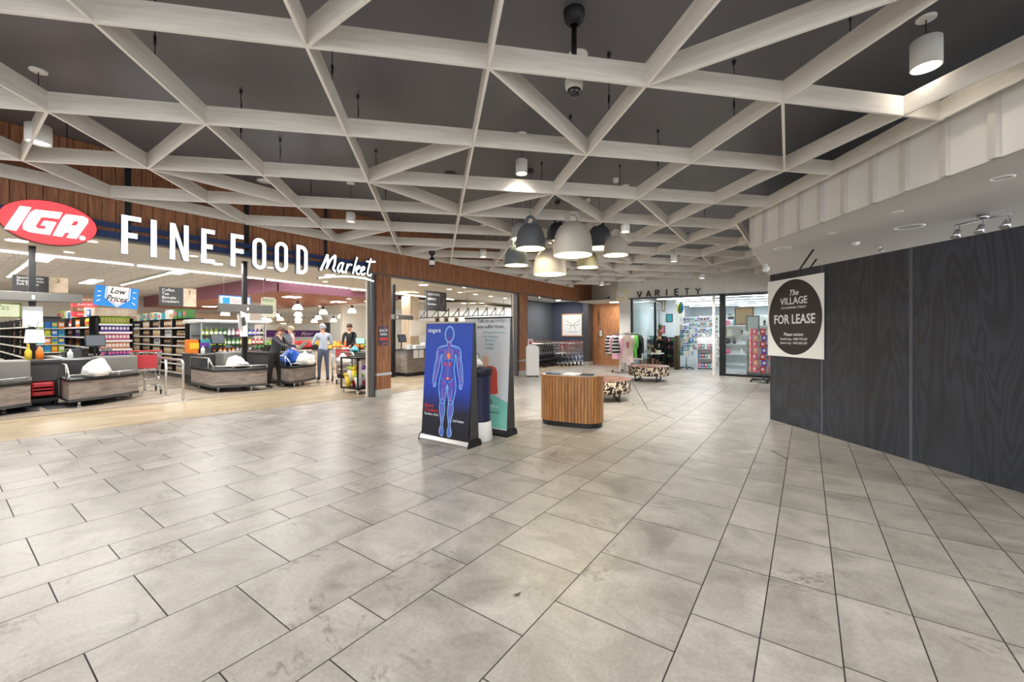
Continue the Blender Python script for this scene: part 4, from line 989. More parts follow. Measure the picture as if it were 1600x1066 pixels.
# white brochure stand by the slim pillar
wb = at(824, 588); r = empty('display_stand', (wb.x + .12, wb.y + .12, 0), 'white rounded display stand on feet beside the slim timber pillar', 'stand', rz=.65)
def roundrect(w_, h_, r_, n=6): 
    pts = []
    for cx, cy, a0 in ((w_ / 2 - r_, h_ - r_, 0), (-w_ / 2 + r_, h_ - r_, PI / 2)):
        for k in range(n + 1): t = a0 + PI / 2 * k / n; pts.append((cx + r_ * math.cos(t), cy + r_ * math.sin(t)))
    return pts + [(-w_ / 2, 0), (w_ / 2, 0)]
Rz = lambda y: Matrix(((1, 0, 0, 0), (0, 0, -1, y), (0, 1, 0, .04), (0, 0, 0, 1)))
for y_ in (-.2, .22):
    mb = MB(); mb.prism(roundrect(.40, .98, .1), .03, Rz(y_)); mb.build('side_panel', 'gloss_white', r)
mb = MB(); mb.box(-.17, .17, -.2, .2, .1, .16); mb.box(-.17, .17, -.2, .2, .45, .47); mb.box(-.17, .17, -.2, .2, .75, .77); mb.build('shelf', 'gloss_white', r)
for a in (-.15, .15):
    mb = MB(); mb.box(a - .03, a + .03, -.23, .23, 0, .04); mb.build('foot', 'black', r)
c = onX(822, 495, FX + .3); r = empty('red_notice', None, 'small white notice with red print on the white display stand', 'notice', mx=facingX((wb.x + .05, wb.y + .1, 1.03)))
mb = MB(); mb.box(-.14, .14, 0, .2, 0, .01); mb.build('card', 'white', r)
mb = MB(); mb.box(-.1, .1, .03, .12, .01, .012); mb.box(-.1, .1, .14, .17, .01, .012); mb.build('print', mat('notice_red', (176, 50, 54)), r)
# purple poster on the first pillar
c = onX(599, 525, FX + .04); r = empty('poster', None, 'dark purple and red poster on the timber pillar', 'poster', mx=facingX((FX + .042, c.y, c.z)))
mb = MB(); mb.box(-.13, .13, -.21, .21, 0, .004); mb.build('sheet', mat('poster_purple', (50, 28, 60), .3), r)
text('poster_text', 'SHOP\nWIN', .09, 'print_white', r, 0, .09, .005, 'CENTER', bold=.001)
mb = MB(); mb.box(-.11, .11, -.1, -.04, .004, .006); mb.build('red_band', 'print_red', r)
rr_ = random.Random(5)
for k in range(8):
    mb = MB(); a, b_ = rr_.uniform(-.11, .11), rr_.choice((-1, 1)) * rr_.uniform(.14, .19); mb.prism([(a + .02 * math.cos(t), b_ + .014 * math.sin(t * 1.0)) for t in (0, 1, 2, 3, 4, 5)], .002, z0=.004); mb.build('confetti', mat(('c_pink', 'c_blue', 'c_gold')[k % 3], ((220, 90, 150), (90, 90, 200), (220, 150, 90))[k % 3]), r)

# ================================================================== SUPERMARKET
SF = 3.3                                                     # soffit height over the checkouts
L0 = at(0, 390, SF); L1 = at(650, 461.5, SF); ld = (L1 - L0).normalized(); LA = L0 - ld * 8; LB = L1 + ld * 3
mat('store_soffit', (222, 216, 203), .7, var=.02); mat('store_ceiling', (238, 238, 236), .7, var=.02); mat('purple_band', (150, 96, 114), .6, var=.03)
grain('copper_ceiling', (158, 92, 64), (190, 118, 86), (1, 8, 1), .5, 2.0, 4, .8)
mat('panel_on', (255, 252, 244), emit=7); mat('tube_on', (255, 253, 248), emit=4); mat('letter_on', (246, 250, 255), emit=2.0)
mb = MB(); mb.v += [(FX - .16, -12, SF), (FX - .16, 11.7, SF), (-10.6, 15.6, SF), (-12, 24, SF), (LB.x, LB.y, SF), (LA.x, LA.y, SF), (LA.x, -12, SF)]
mb.add((0, 1, 2, 3, 4, 5, 6)); struct(mb.build('ceiling', 'store_soffit'))
mb = MB(); mb.bar((LA.x, LA.y, SF + .25), (LB.x, LB.y, SF + .25), .04, .5); struct(mb.build('trim_9', 'store_soffit'))
r = empty('cove_light', ((L0.x + L1.x) / 2, (L0.y + L1.y) / 2, SF), 'long thin bright light strip along the ceiling edge behind the checkouts', 'strip light')
mb = MB(); n_ = 7
for k in range(n_):
    a = LA.lerp(LB, k / n_ + .002); b = LA.lerp(LB, (k + 1) / n_ - .002); mb = MB(); mb.bar((a.x, a.y, SF - .03), (b.x, b.y, SF - .02), .04, .04); mb.center(r.location); mb.build('light_segment', 'tube_on', r)
CC = at(434, 455, 3.05); CX, CY = CC.x, CC.y
mb = MB(); mb.box(-36, LA.x + 1.0, -12, CY, 3.7, 3.8); struct(mb.build('ceiling', 'store_ceiling'))
# ceiling grid lines and long troffers running down the aisles
mb = MB()
for k in range(22): yv = -4 + k * .6; mb.box(-34, L0.x + .1, yv, yv + .012, 3.694, 3.7)
for k in range(16): xv = -34 + k * 1.2; mb.box(xv, xv + .012, -4, CY, 3.694, 3.7)
struct(mb.build('trim_10', 'batten_shade_grey'))
for k, yv in enumerate((at(20, 428, 3.65).y, at(228, 436, 3.65).y, at(205, 472, 3.65).y, at(350, 450, 3.65).y)):
    r = empty('troffer_light', (-21, yv, 3.645), 'long bright strip light over the aisles', 'strip light', 'strip lights over the aisles')
    mb = MB(); mb.box(-4.9, 4.6, -.09, .09, 0, .04); mb.build('housing', 'white', r)
    mb = MB(); mb.box(-4.85, 4.55, -.045, .045, -.012, 0); mb.build('diffuser', 'tube_on', r)
for x_, y_ in ((-18, -1.5), (-18, 1.9), (-18, 5.2), (-25, -1), (-25, 4)):
    area_light('aisle_lamp', (x_, y_, 3.62), 2.2, .4, 125, (1, .98, .95))
for x_, y_ in ((-10, -1.5), (-10, 1.8), (-10.2, 4.8), (-12.8, 1.0), (-12.8, 4.4), (-12.4, 7.4), (-10.4, 8.2), (-12, 11), (-15, 12.5)):
    area_light('checkout_lamp', (x_, y_, SF - .03), .3, .3, 62, (1, .97, .92), shape='DISK')
def recessed(px_, py_, Z, rad=.085, label='small round recessed light in the soffit behind the lit letters', grp='recessed lights in the store soffit', m='lens_on'):
    p = at(px_, py_, Z); r = empty('recessed_light', (p.x, p.y, Z), label, 'ceiling light', grp)
    mb = MB(); mb.lathe([(rad * 1.15, -.002), (rad * 1.15, -.012), (rad, -.012)], 16); mb.build('rim', 'white', r)
    mb = MB(); mb.lathe([(rad, -.006), (.001, -.006)], 16); mb.build('lens', m, r)
for a, b in ((144, 377), (108, 394), (305, 388), (303, 400), (423, 418), (508, 440)): recessed(a, b, SF)
for a, b in ((662, 440), (702, 452), (727, 449), (781, 456), (719, 457), (743, 460), (767, 463), (789, 466), (634, 474), (660, 474), (650, 457)): recessed(a, b, SF, .11, 'round recessed light over the customer service area', 'recessed lights over customer service')
# service zone beyond: lower cream ceiling with rows of lights
mb = MB(); mb.box(-36, -15.9, 13.6, 30, 3.0, 3.1); struct(mb.build('ceiling', 'store_soffit'))
mb = MB(); mb.box(-36, -12, 11, 30, 3.31, 3.4); struct(mb.build('ceiling', 'store_soffit'))
for k in range(10):
    p_ = (711 + (k % 4) * 14 + (k // 4) * 4, 474 + (k // 4) * 3.6); recessed(p_[0], p_[1], 3.3, .13, 'round recessed light in the far cream ceiling', 'far recessed lights')
# copper ceiling over fresh produce
mb = MB(); mb.box(-36, CX - .03, CY + .03, 13.6, 3.06, 3.2); struct(mb.build('ceiling', 'copper_ceiling'))
mb = MB(); mb.box(CX - .03, CX, CY, 13.6, 3.05, 3.7); mb.box(-36, CX, CY, CY + .03, 3.05, 3.7); struct(mb.build('trim_11', 'purple_band'))
for a, b in ((545, 467), (519, 473), (522, 481), (443, 487), (462, 483), (481, 485), (566, 484), (572, 471), (500, 478), (532, 488)): recessed(a, b, 3.06, .11, 'round recessed light in the copper ceiling', 'recessed lights in the copper ceiling')
for x_, y_ in ((-19, 9.5), (-24, 9.5), (-20, 12.4), (-30, 10)): area_light('produce_lamp', (x_, y_, 3.05), .6, .6, 75, (1, .93, .82))
# walls
mb = MB(); mb.box(-34.2, -34, -6, 30, 0, 3.7); struct(mb.build('wall_rear', 'warm_white'))
mb = MB(); mb.box(-34, FX - .2, -6.1, -6, 0, 3.7); struct(mb.build('wall_side', 'warm_white'))
mb = MB(); mb.box(-22.2, -22, 13.9, 30, 0, 3.1); struct(mb.build('wall_service', 'warm_white'))
mb = MB(); mb.bar((-8.2, 11.8, 1.65), (-10.6, 15.65, 1.65), .08, 3.3); struct(mb.build('wall_partition', 'warm_white'))
mb = MB(); mb.box(-10.7, -10.6, 15.6, 24, 0, 3.3); struct(mb.build('wall_partition', 'warm_white'))
# white column, pale timber column
p = deep(396, 520, 22); mb = MB(); mb.box(p.x - .25, p.x + .25, p.y - .3, p.y + .3, 0, 3.1); struct(mb.build('wall_column', 'white'))
p = deep(641, 520, 19); mb = MB(); mb.box(p.x - .3, p.x + .3, p.y - .25, p.y + .25, 0, 3.1); struct(mb.build('wall_column', grain('pale_ply', (206, 184, 158), (226, 208, 184), (4, 4, .6), .6, 2, 3, .8)))

# --- illuminated letters FINE FOOD on the truss
LX = FX + .10
def zy(px_, py_): p = onX(px_, py_, LX); return p.y, p.z
LT, LBm = 3.085, 2.545
sg = empty('fascia_sign', (LX, 3.0, 2.8), 'tall white glowing letters spelling FINE FOOD on a dark truss with blue glow in its colour', 'sign')
mxs = facingX((LX, 0, 0)); inv = Matrix.Translation((-LX, -3.0, -2.8))
def gl(poly_list, name='letter'):
    """poly_list: polygons in (Y, Z): white face with grey sides"""
    mb = MB()
    for poly in poly_list: mb.cur = 0; mb.prism(poly, .075, inv @ mxs, z0=-.08)
    mb.build(name + '_side', mat('letter_side', (74, 80, 96), .5), sg) if False else None
    o = mb.build(name, [mat('letter_side', (74, 80, 96), .5), 'letter_on'], sg)
    for p_ in o.data.polygons:
        if p_.normal.x > .9: p_.material_index = 1
    return o
def stroke(a, b, w_):
    a = Vector(a); b = Vector(b); d = (b - a).normalized(); q = Vector((-d.y, d.x)) * w_ / 2; return [tuple(a - q), tuple(b - q), tuple(b + q), tuple(a + q)]
def rect(y0, y1, z0, z1): return [(y0, z0), (y1, z0), (y1, z1), (y0, z1)]
sw = .066
def edges(pl, pr): return onX(pl, 400, LX).y, onX(pr, 400, LX).y
y0, y1 = edges(190, 215); gl([rect(y0, y0 + sw, LBm, LT), rect(y0 + sw, y1 + .04, LT - sw, LT), rect(y0 + sw, y1, LT - .31, LT - .24)])
y0, y1 = edges(236, 245); gl([rect(y0, y0 + sw, LBm, LT)])
y0, y1 = edges(266, 295); gl([rect(y0, y0 + sw * .9, LBm, LT), rect(y1 - sw * .9, y1, LBm, LT), [(y0 + sw * .2, LT), (y0 + sw * .95, LT), (y1 - sw * .2, LBm), (y1 - sw * .95, LBm)]])
y0, y1 = edges(315, 336); gl([rect(y0, y0 + sw, LBm, LT), rect(y0 + sw, y1, LT - sw, LT), rect(y0 + sw, y1, LBm, LBm + sw), rect(y0 + sw, y1 - .03, LT - .31, LT - .24)])
y0, y1 = edges(361, 381); gl([rect(y0, y0 + sw, LBm, LT), rect(y0 + sw, y1, LT - sw, LT), rect(y0 + sw, y1, LT - .31, LT - .24)])
def oval_ring(y0, y1, z0, z1, s_, flat=False):
    rad = (y1 - y0) / 2; out = []; inn = []; cy = (y0 + y1) / 2; n = 10
    for k in range(n + 1): t = PI * k / n; out.append((cy + rad * math.cos(t), z1 - rad + rad * math.sin(t))); inn.append((cy + (rad - s_) * math.cos(t), z1 - rad + (rad - s_) * math.sin(t)))
    for k in range(n + 1): t = PI + PI * k / n; out.append((cy + rad * math.cos(t), z0 + rad + rad * math.sin(t))); inn.append((cy + (rad - s_) * math.cos(t), z0 + rad + (rad - s_) * math.sin(t)))
    m_ = len(out); return [[out[i], out[(i + 1) % m_], inn[(i + 1) % m_], inn[i]] for i in range(m_)]
y0, y1 = edges(395, 416); gl(oval_ring(y0, y1, LBm, LT, sw * .92))
y0, y1 = edges(430, 450); gl(oval_ring(y0, y1, LBm, LT, sw * .95))
y0, y1 = edges(463.5, 481)
h_ = .12
arc = [(y1 - .13 + .13 * math.sin(t * PI / 12), LT - .13 + .13 * math.cos(t * PI / 12)) for t in range(7)]; arci = [(y1 - .13 + (.13 - sw) * math.sin(t * PI / 12), LT - .13 + (.13 - sw) * math.cos(t * PI / 12)) for t in range(7)]
fl_ = lambda q: (q[0], LBm + LT - q[1])
pol = [rect(y0, y0 + sw, LBm, LT), rect(y0 + sw, y1 - .13, LT - sw, LT), rect(y0 + sw, y1 - .13, LBm, LBm + sw), rect(y1 - sw, y1, LBm + .13, LT - .13)]
for k in range(6): pol.append([arc[k], arc[k + 1], arci[k + 1], arci[k]]); pol.append([fl_(arc[k]), fl_(arci[k]), fl_(arci[k + 1]), fl_(arc[k + 1])])
gl(pol)
# truss and dropped rods behind the letters
mb = MB(); mb.bar((LX - .075, -3, 2.93), (LX - .075, 5.6, 2.93), .03, .07); mb.bar((LX - .075, -3, 2.80), (LX - .075, 5.6, 2.80), .03, .08); mb.center((LX, 3.0, 2.8)); mb.build('truss_rail', 'truss_blue_lit', sg)
for px_ in (198, 383, 506):
    yv = onX(px_, 330, LX - .16).y; mb = MB(); mb.box(LX - .099, LX - .092, yv - .035, yv + .035, 2.76, 3.97); mb.center((LX, 3.0, 2.8)); mb.build('drop_post', 'black_metal', sg)
# script word Market with a swoosh
sm = empty('script_sign', (LX, 5.1, 2.8), 'white glowing script word Market with underline swoosh', 'sign')
A0y = onX(500, 430, LX).y; A1y = onX(583, 430, LX).y
def sc_(x, y):   # coordinates in the 5x zoom of (280,300) crop: x 1095..1535, y
    px_ = 280 + x / 5.0; py_ = 300 + y / 5.0; p = onX(px_, py_, LX); return (p.y, p.z)
def brush(strokes, nm='letter', wpx=.058):
    mb = MB()
    for st in strokes:
        P = smoothpts([Vector(sc_(*q)) for q in st], 5); n = len(P)
        # thick flat brush line with depth
        L_ = []; R_ = []
        for i in range(n):
            d = P[min(i + 1, n - 1)] - P[max(i - 1, 0)]; d.normalize(); q = Vector((-d.y, d.x)) * wpx / 2; L_.append(P[i] + q); R_.append(P[i] - q)
        for i in range(n - 1):
            mb.cur = 0
            poly = [tuple(R_[i]), tuple(R_[i + 1]), tuple(L_[i + 1]), tuple(L_[i])]
            mb.prism(poly, .075, Matrix.Translation((-LX, -5.1, -2.8)) @ mxs, z0=-.08)
    o = mb.build(nm, [M('letter_side'), 'letter_on'], sm)
    for p_ in o.data.polygons:
        if p_.normal.x > .9: p_.material_index = 1
brush([[(1105, 612), (1130, 560), (1160, 490)], [(1160, 490), (1162, 560), (1150, 600)], [(1155, 590), (1185, 530), (1222, 495)], [(1222, 495), (1216, 560), (1205, 600), (1222, 622)]], wpx=.043)
brush([[(1280, 555), (1258, 560), (1240, 600), (1250, 625), (1272, 600)], [(1286, 552), (1272, 600), (1276, 630), (1292, 622)]], wpx=.034)
brush([[(1318, 562), (1306, 610), (1300, 638)], [(1308, 600), (1330, 568), (1352, 572)]], wpx=.034)
brush([[(1392, 510), (1375, 570), (1358, 640)], [(1368, 610), (1400, 580), (1412, 590), (1382, 612)], [(1382, 612), (1392, 640), (1412, 640)]], wpx=.034)
brush([[(1424, 618), (1446, 605), (1448, 588), (1432, 590), (1420, 620), (1430, 645), (1456, 635)]], wpx=.033)
brush([[(1500, 520), (1484, 580), (1472, 640), (1490, 655), (1504, 640)], [(1462, 543), (1500, 546), (1535, 545)]], wpx=.034)
brush([[(1090, 672), (1180, 664), (1300, 660), (1420, 672), (1522, 698)], [(1400, 668), (1460, 676), (1500, 690)]], 'swoosh', .03)
# red oval sign
yc = onX(76, 349, LX + .05); ya = onX(-4, 340, LX + .05).y; yb_ = onX(152, 365, LX + .05).y
oc = (LX + .05, (ya + yb_) / 2, 2.815); ry_ = (yb_ - ya) / 2; rz_ = .275
ig = empty('oval_sign', None, 'glowing red oval sign with white slanted letters IGA', 'sign', mx=facingX(oc))
E_ = [(ry_ * math.cos(t * PI / 36), rz_ * math.sin(t * PI / 36)) for t in range(72)]
mb = MB(); mb.prism(E_, .11, z0=-.12); mb.build('rim', mat('sign_red_side', (120, 30, 34), .4), ig)
mb = MB(); mb.prism([(a * .985, b * .97) for a, b in E_], .006, z0=-.01); mb.build('red_face', mat('sign_red', (226, 66, 72), emit=.85, ecol=(226, 66, 72)), ig)
def sq(x, y):  # zoom-1 coordinates (5x) -> local oval coordinates
    p = onX(x / 5.0, 280 + y / 5.0, LX + .05); return (p.y - oc[1], p.z - oc[2])
def iga(poly_list):
    mb = MB()
    for p_ in poly_list: mb.prism([sq(*q) for q in p_], .004, z0=0)
    mb.build('letter', 'letter_on', ig)
iga([[(155, 210), (245, 222), (128, 402), (32, 388)]])
iga([[(275, 238), (487, 262), (462, 310), (345, 296), (345, 296), (322, 296), (275, 370), (300, 388), (348, 392), (362, 366), (318, 360), (345, 325), (440, 338), (388, 436), (230, 412), (180, 390), (180, 350), (235, 262)]])
iga([[(515, 275), (650, 292), (688, 312), (688, 340), (596, 466), (520, 456), (546, 420), (512, 415), (485, 450), (412, 440), (490, 300)]])
mb = MB(); mb.prism([sq(*q) for q in ((578, 326), (604, 328), (612, 340), (592, 366), (552, 362))], .002, z0=.0042); mb.build('letter_hole', M('sign_red'), ig)
c = sq(643, 461); mb = MB(); mb.prism([(c[0] + .028 * math.cos(t * PI / 8), c[1] + .028 * math.sin(t * PI / 8)) for t in range(16)], .004); mb.build('dot', 'letter_on', ig)

# --- aisle poles with light beams
def pole_beam(px_, z, x0, x1, yt, yb2, label, top=3.3):
    p = deep(px_, 520, z); r = empty('checkout_pole', (p.x, p.y, 0), label, 'pole')
    mb = MB(); mb.box(-.05, .05, -.05, .05, 0, top); mb.build('post', 'black_metal', r)
    ya, yb3 = onX(x0, 470, p.x + .1).y - p.y, onX(x1, 470, p.x + .1).y - p.y
    zt_ = onX(px_, yt, p.x + .1).z; zb_ = onX(px_, yb2, p.x + .1).z
    mb = MB(); mb.box(.06, .2, ya, yb3, zb_, zt_); bevel(mb.build('light_box', mat('beam_box', (96, 96, 94), .5), r), .01, 2)
    mb = MB(); mb.box(.2, .205, -.02, .02, (zb_ + zt_) / 2 - .05, (zb_ + zt_) / 2 + .03); mb.build('number_plate', 'white', r)
    mb = MB(); mb.box(.05, .07, -.06, .06, zb_ - .02, zt_ + .02); mb.build('bracket', 'charcoal', r)
    return r
P1 = pole_beam(50, 8.9, -60, 128, 457, 471, 'black pole with long grey number beam at checkout nearest the oval sign')
P2 = pole_beam(382, 10.8, 341, 424, 476, 489, 'black pole with grey number beam between the two middle checkouts')
P3 = pole_beam(614.5, 13.4, 612, 643, 492, 499, 'black pole with short grey beam seen beside the timber pillar', 3.0)
def hung_sheet(name, pts, X, m, label, cat='sign', th=.004):
    ps = [onX(a, b, X) for a, b in pts]; c = sum(ps, Vector()) / len(ps)
    mb = MB(); mb.prism([(p.y - c.y, p.z - c.z) for p in ps], th); o = mb.build(name, m, None, mx=facingX(c)); tag(o, label, cat); return o
hung_sheet('paper_notice', [(52, 490), (61, 498), (56, 512), (42, 506)], P1.location.x + .10, 'white', 'tilted white paper notice taped to the pole under the long beam', 'notice')
hung_sheet('paper_notice', [(40, 515), (68, 515), (71, 536), (37, 536)], P1.location.x + .12, 'white', 'wide white paper sheet hung below the tilted notice', 'notice')
hung_sheet('clear_screen', [(35, 479), (67, 479), (67, 511), (35, 511)], P1.location.x + .08, mat('frosted', (214, 220, 224), .3), 'pale square hygiene screen behind the tilted notice', 'screen')
hung_sheet('paper_notice', [(375, 486), (391, 492), (387, 504), (378, 500)], P2.location.x + .22, 'white', 'tilted white card hanging from the middle number beam', 'notice')
hung_sheet('notice_board', [(370, 490), (386, 490), (387, 526), (375, 526)], P2.location.x + .12, 'white', 'tall white notice on the middle pole', 'notice')
hung_sheet('card_reader', [(377, 497), (382, 495), (384, 508), (378, 510)], P2.location.x + .23, 'charcoal', 'dark card reader on the tall white notice', 'card reader', .02)

# --- hanging aisle signs
def aisle_sign(x0, xm, x1, yt, yb2, X, lines, num, label):
    a, m_, b = onX(x0, yt, X), onX(xm, yt, X), onX(x1, yt, X); zb_ = onX(xm, yb2, X).z; c = Vector((X, a.y, zb_))
    r = empty('aisle_sign', None, label, 'sign', mx=facingX(c)); hgt = m_.z - zb_
    mb = MB(); mb.box(0, m_.y - a.y, 0, hgt, 0, .03); mb.build('dark_panel', 'charcoal', r)
    mb = MB(); mb.box(m_.y - a.y, b.y - a.y, 0, hgt, 0, .03); mb.build('timber_panel', 'pale_ply', r)
    for k, s_ in enumerate(lines): text('aisle_text', s_, hgt * .2, 'white', r, .06, hgt * (.78 - .2 * k), .031, bold=.001)
    text('aisle_number', num, hgt * .33, 'black', r, (b.y - a.y) - .16, hgt * .66, .031, 'CENTER')
    for k in (.1, b.y - a.y - .1):
        mb = MB(); mb.cyl((k, hgt, .015), (k, 3.7 - zb_, .015), .003, n=4); mb.build('wire', 'steel', r)
aisle_sign(19, 76, 106, 433, 457, -14.6, ['Sports Drinks', 'Energy Drinks', 'Soft Drinks'], '2', 'aisle sign numbered 2 in grey and timber behind the pole')
aisle_sign(248, 286, 306, 450.5, 479, -14.9, ['Coffee', 'Tea', 'Biscuits', 'Crackers'], '1', 'aisle sign numbered 1 in grey and timber')
# blue Low Prices sign
X_ = -14.2; cs = [onX(a, b, X_) for a, b in ((149, 445), (217, 452), (214, 484), (145, 476))]; c = cs[3]
r = empty('price_sign', None, 'tilted bright blue hanging sign reading Low Prices', 'sign', mx=facingX(c))
lp = [(p.y - c.y, p.z - c.z) for p in cs]
mb = MB(); mb.prism(lp, .02); mb.build('board', mat('sign_blue', (40, 132, 214), .4), r)
def bl(u, v): 
    a = Vector(lp[3]).lerp(Vector(lp[2]), u); b = Vector(lp[0]).lerp(Vector(lp[1]), u); return tuple(a.lerp(b, v))
mb = MB(); mb.prism([bl(.27, 1), bl(.76, 1), bl(.76, .45), bl(.52, .08), bl(.27, .45)], .002, z0=.02); mb.build('shield', 'white', r)
mb = MB(); ribbon(mb, [Vector(bl(*q)) for q in ((.24, .98), (.24, .42), (.52, .02), (.79, .42), (.79, .98))], .02, lambda a, b, z: (a, b, z), .023); mb.build('shield_line', 'white', r)
t_ = text('price_text', 'Low\nPrices', .2, 'black', r, *bl(.5, .66), .024, 'CENTER', .25, bold=.003, sx=.8); t_.rotation_euler = (0, 0, -.12)
u, v = bl(.52, .25); text('price_text', 'every day', .07, mat('pink_ink', (220, 80, 110)), r, u, v, .024, 'CENTER', sx=.9)
mb = MB()
for u, s_ in ((.1, 1), (.9, -1)):
    for k in range(3): a = bl(u - .04, .25 + .25 * k - s_ * .05); b = bl(u + .04, .25 + .25 * k + s_ * (.05 - .05 * k)); ribbon(mb, [Vector(a), Vector(b)], .018, lambda a, b, z: (a, b, z), .022)
mb.build('rays', 'white', r)
for k in (.2, .8):
    u, v = bl(k, 1); mb = MB(); mb.cyl((u, v, .01), (u, 3.7 - c.z, .01), .003, n=4); mb.build('wire', 'steel', r)
def simple_sign(nm, x0, x1, yt, yb2, X, m, label, frame_m=None, lines=(), tm='black', sz=.1):
    a, b = onX(x0, yb2, X), onX(x1, yb2, X); top = onX(x0, yt, X).z; r = empty(nm, None, label, 'sign', mx=facingX((X, a.y, a.z))); w_, h_ = b.y - a.y, top - a.z
    mb = MB(); mb.box(0, w_, 0, h_, 0, .02); mb.build('board', m, r)
    if frame_m:
        mb = MB(); f_ = .05 * h_ + .01; mb.box(0, w_, 0, f_, .02, .026); mb.box(0, w_, h_ - f_, h_, .02, .026); mb.box(0, f_, 0, h_, .02, .026); mb.box(w_ - f_, w_, 0, h_, .02, .026); mb.build('border', frame_m, r)
    for k, s_ in enumerate(lines): text('sign_text', s_, sz, tm, r, w_ * .08, h_ * (.78 - k * .24), .024)
    for k in (.15, .85):
        mb = MB(); mb.cyl((w_ * k, h_, .01), (w_ * k, (3.3 if X > -15 else 3.7 if a.y < CY else 3.1) - a.z, .01), .003, n=4); mb.build('wire', 'steel', r)
    return r, w_, h_
r, w_, h_ = simple_sign('store_banner', 342, 391, 461, 477, -14.0, 'white', 'white hanging banner with blue border and red slogan over the middle checkout', 'sign_blue', [], sz=.1)
mb = MB(); mb.box(w_ * .1, w_ * .32, h_ * .2, h_ * .8, .024, .03); mb.build('blue_badge', 'sign_blue', r)
text('slogan', 'thank you for\nshopping local', h_ * .22, M('print_red'), r, w_ * .38, h_ * .55, .026, sx=.9)
simple_sign('store_banner', 408, 431, 464, 496, -16.0, mat('lime_pale', (222, 230, 200), .5), 'pale green hanging poster before the copper ceiling', 'warm_white', ['FRESH', 'local', 'produce'], mat('olive_ink', (120, 140, 70)), .14)
r, w_, h_ = simple_sign('service_sign', 665, 697, 454, 485, -12.5, 'charcoal', 'dark hanging sign reading CUSTOMER SERVICE with large i', None, ['CUSTOMER', 'SERVICE'], 'white', .13)
text('sign_text', 'Can we help you', h_ * .11, 'white', r, w_ * .08, h_ * .30, .024, sx=.8)
text('info_mark', 'i', h_ * .7, 'grey_laminate', r, w_ * .82, h_ * .28, .024, 'CENTER', .3)
mb = MB(); ribbon(mb, [Vector((w_ * .82 + h_ * .27 * math.cos(t), h_ * .52 + h_ * .38 * math.sin(t))) for t in [k * PI / 10 + 1.2 for k in range(12)]], .02, lambda a, b, z: (a, b, z), .023); mb.build('info_ring', 'grey_laminate', r)

# --- groceries: prototypes and loops
PC = {'red': (196, 40, 44), 'orange': (232, 128, 40), 'yellow': (232, 200, 60), 'green': (70, 140, 62), 'lime': (160, 190, 60), 'blue': (44, 110, 200), 'purple': (104, 62, 168), 'pink': (222, 110, 140), 'brown': (126, 82, 56), 'tan': (196, 160, 118), 'white': (226, 226, 222), 'teal': (60, 160, 170), 'dark': (60, 50, 56), 'cream': (222, 208, 176), 'peach': (232, 160, 130)}
for k_, v_ in PC.items(): mat('pk_' + k_, v_, .4, var=.08, vscale=20)
PROTO = {}
def proto(kind, c1, c2):
    key = (kind, c1, c2)
    if key in PROTO: return PROTO[key]
    mb = MB()
    if kind == 'snack_bag':
        def fn(u, v):
            t = u * 2 * PI; k = math.sin(v * PI) ** .35; z = v * .26; e_ = .085 + .012 * math.cos(v * 2 * PI)
            return Vector((.045 * k * math.sin(t) + .0005, e_ * math.copysign(abs(math.cos(t)) ** .5, math.cos(t)), z))
        mb.grid(fn, 12, 8, True); b = len(mb.v)
        mb.cur = 1; mb.prism([(.05 * math.cos(t * PI / 6), .05 * math.sin(t * PI / 6)) for t in range(12)], .004, Matrix(((0, 0, 1, .043), (1, 0, 0, 0), (0, 1, 0, .12), (0, 0, 0, 1))))
    elif kind == 'grocery_box':
        mb.box(-.05, .05, -.08, .08, 0, .24); mb.cur = 1; mb.box(.05, .052, -.06, .06, .09, .19)
    elif kind == 'bottle':
        mb.lathe([(.001, 0), (.04, 0), (.042, .02), (.042, .15), (.03, .19), (.014, .22), (.014, .25)], 12); mb.cur = 1; mb.lathe([(.043, .05), (.043, .13)], 12); mb.cyl((0, 0, .25), (0, 0, .27), .017, n=10)
    elif kind == 'jar':
        mb.lathe([(.001, 0), (.042, 0), (.045, .01), (.045, .11), (.036, .125)], 12); mb.cur = 1; mb.lathe([(.046, .03), (.046, .09)], 12); mb.lathe([(.04, .122), (.04, .145), (.001, .145)], 12)
    elif kind == 'carton':
        mb.box(-.12, .12, -.17, .17, 0, .26); mb.cur = 1; mb.box(.12, .123, -.13, .13, .08, .2)
    me = mb.mesh(kind, ['pk_' + c1, 'pk_' + c2]); PROTO[key] = me; return me
COUNT = {}
def put(kind, c1, c2, loc, rz, label, group, cat, sc=1.0):
    COUNT[kind] = COUNT.get(kind, 0) + 1
    o = bpy.data.objects.new(kind, proto(kind, c1, c2)); COL.objects.link(o); o.location = loc; o.rotation_euler = (0, 0, rz); o.scale = (sc if isinstance(sc, (int, float)) else sc[0],) * 3 if isinstance(sc, (int, float)) else sc
    tag(o, label, cat, group); return o
rg = random.Random(11)
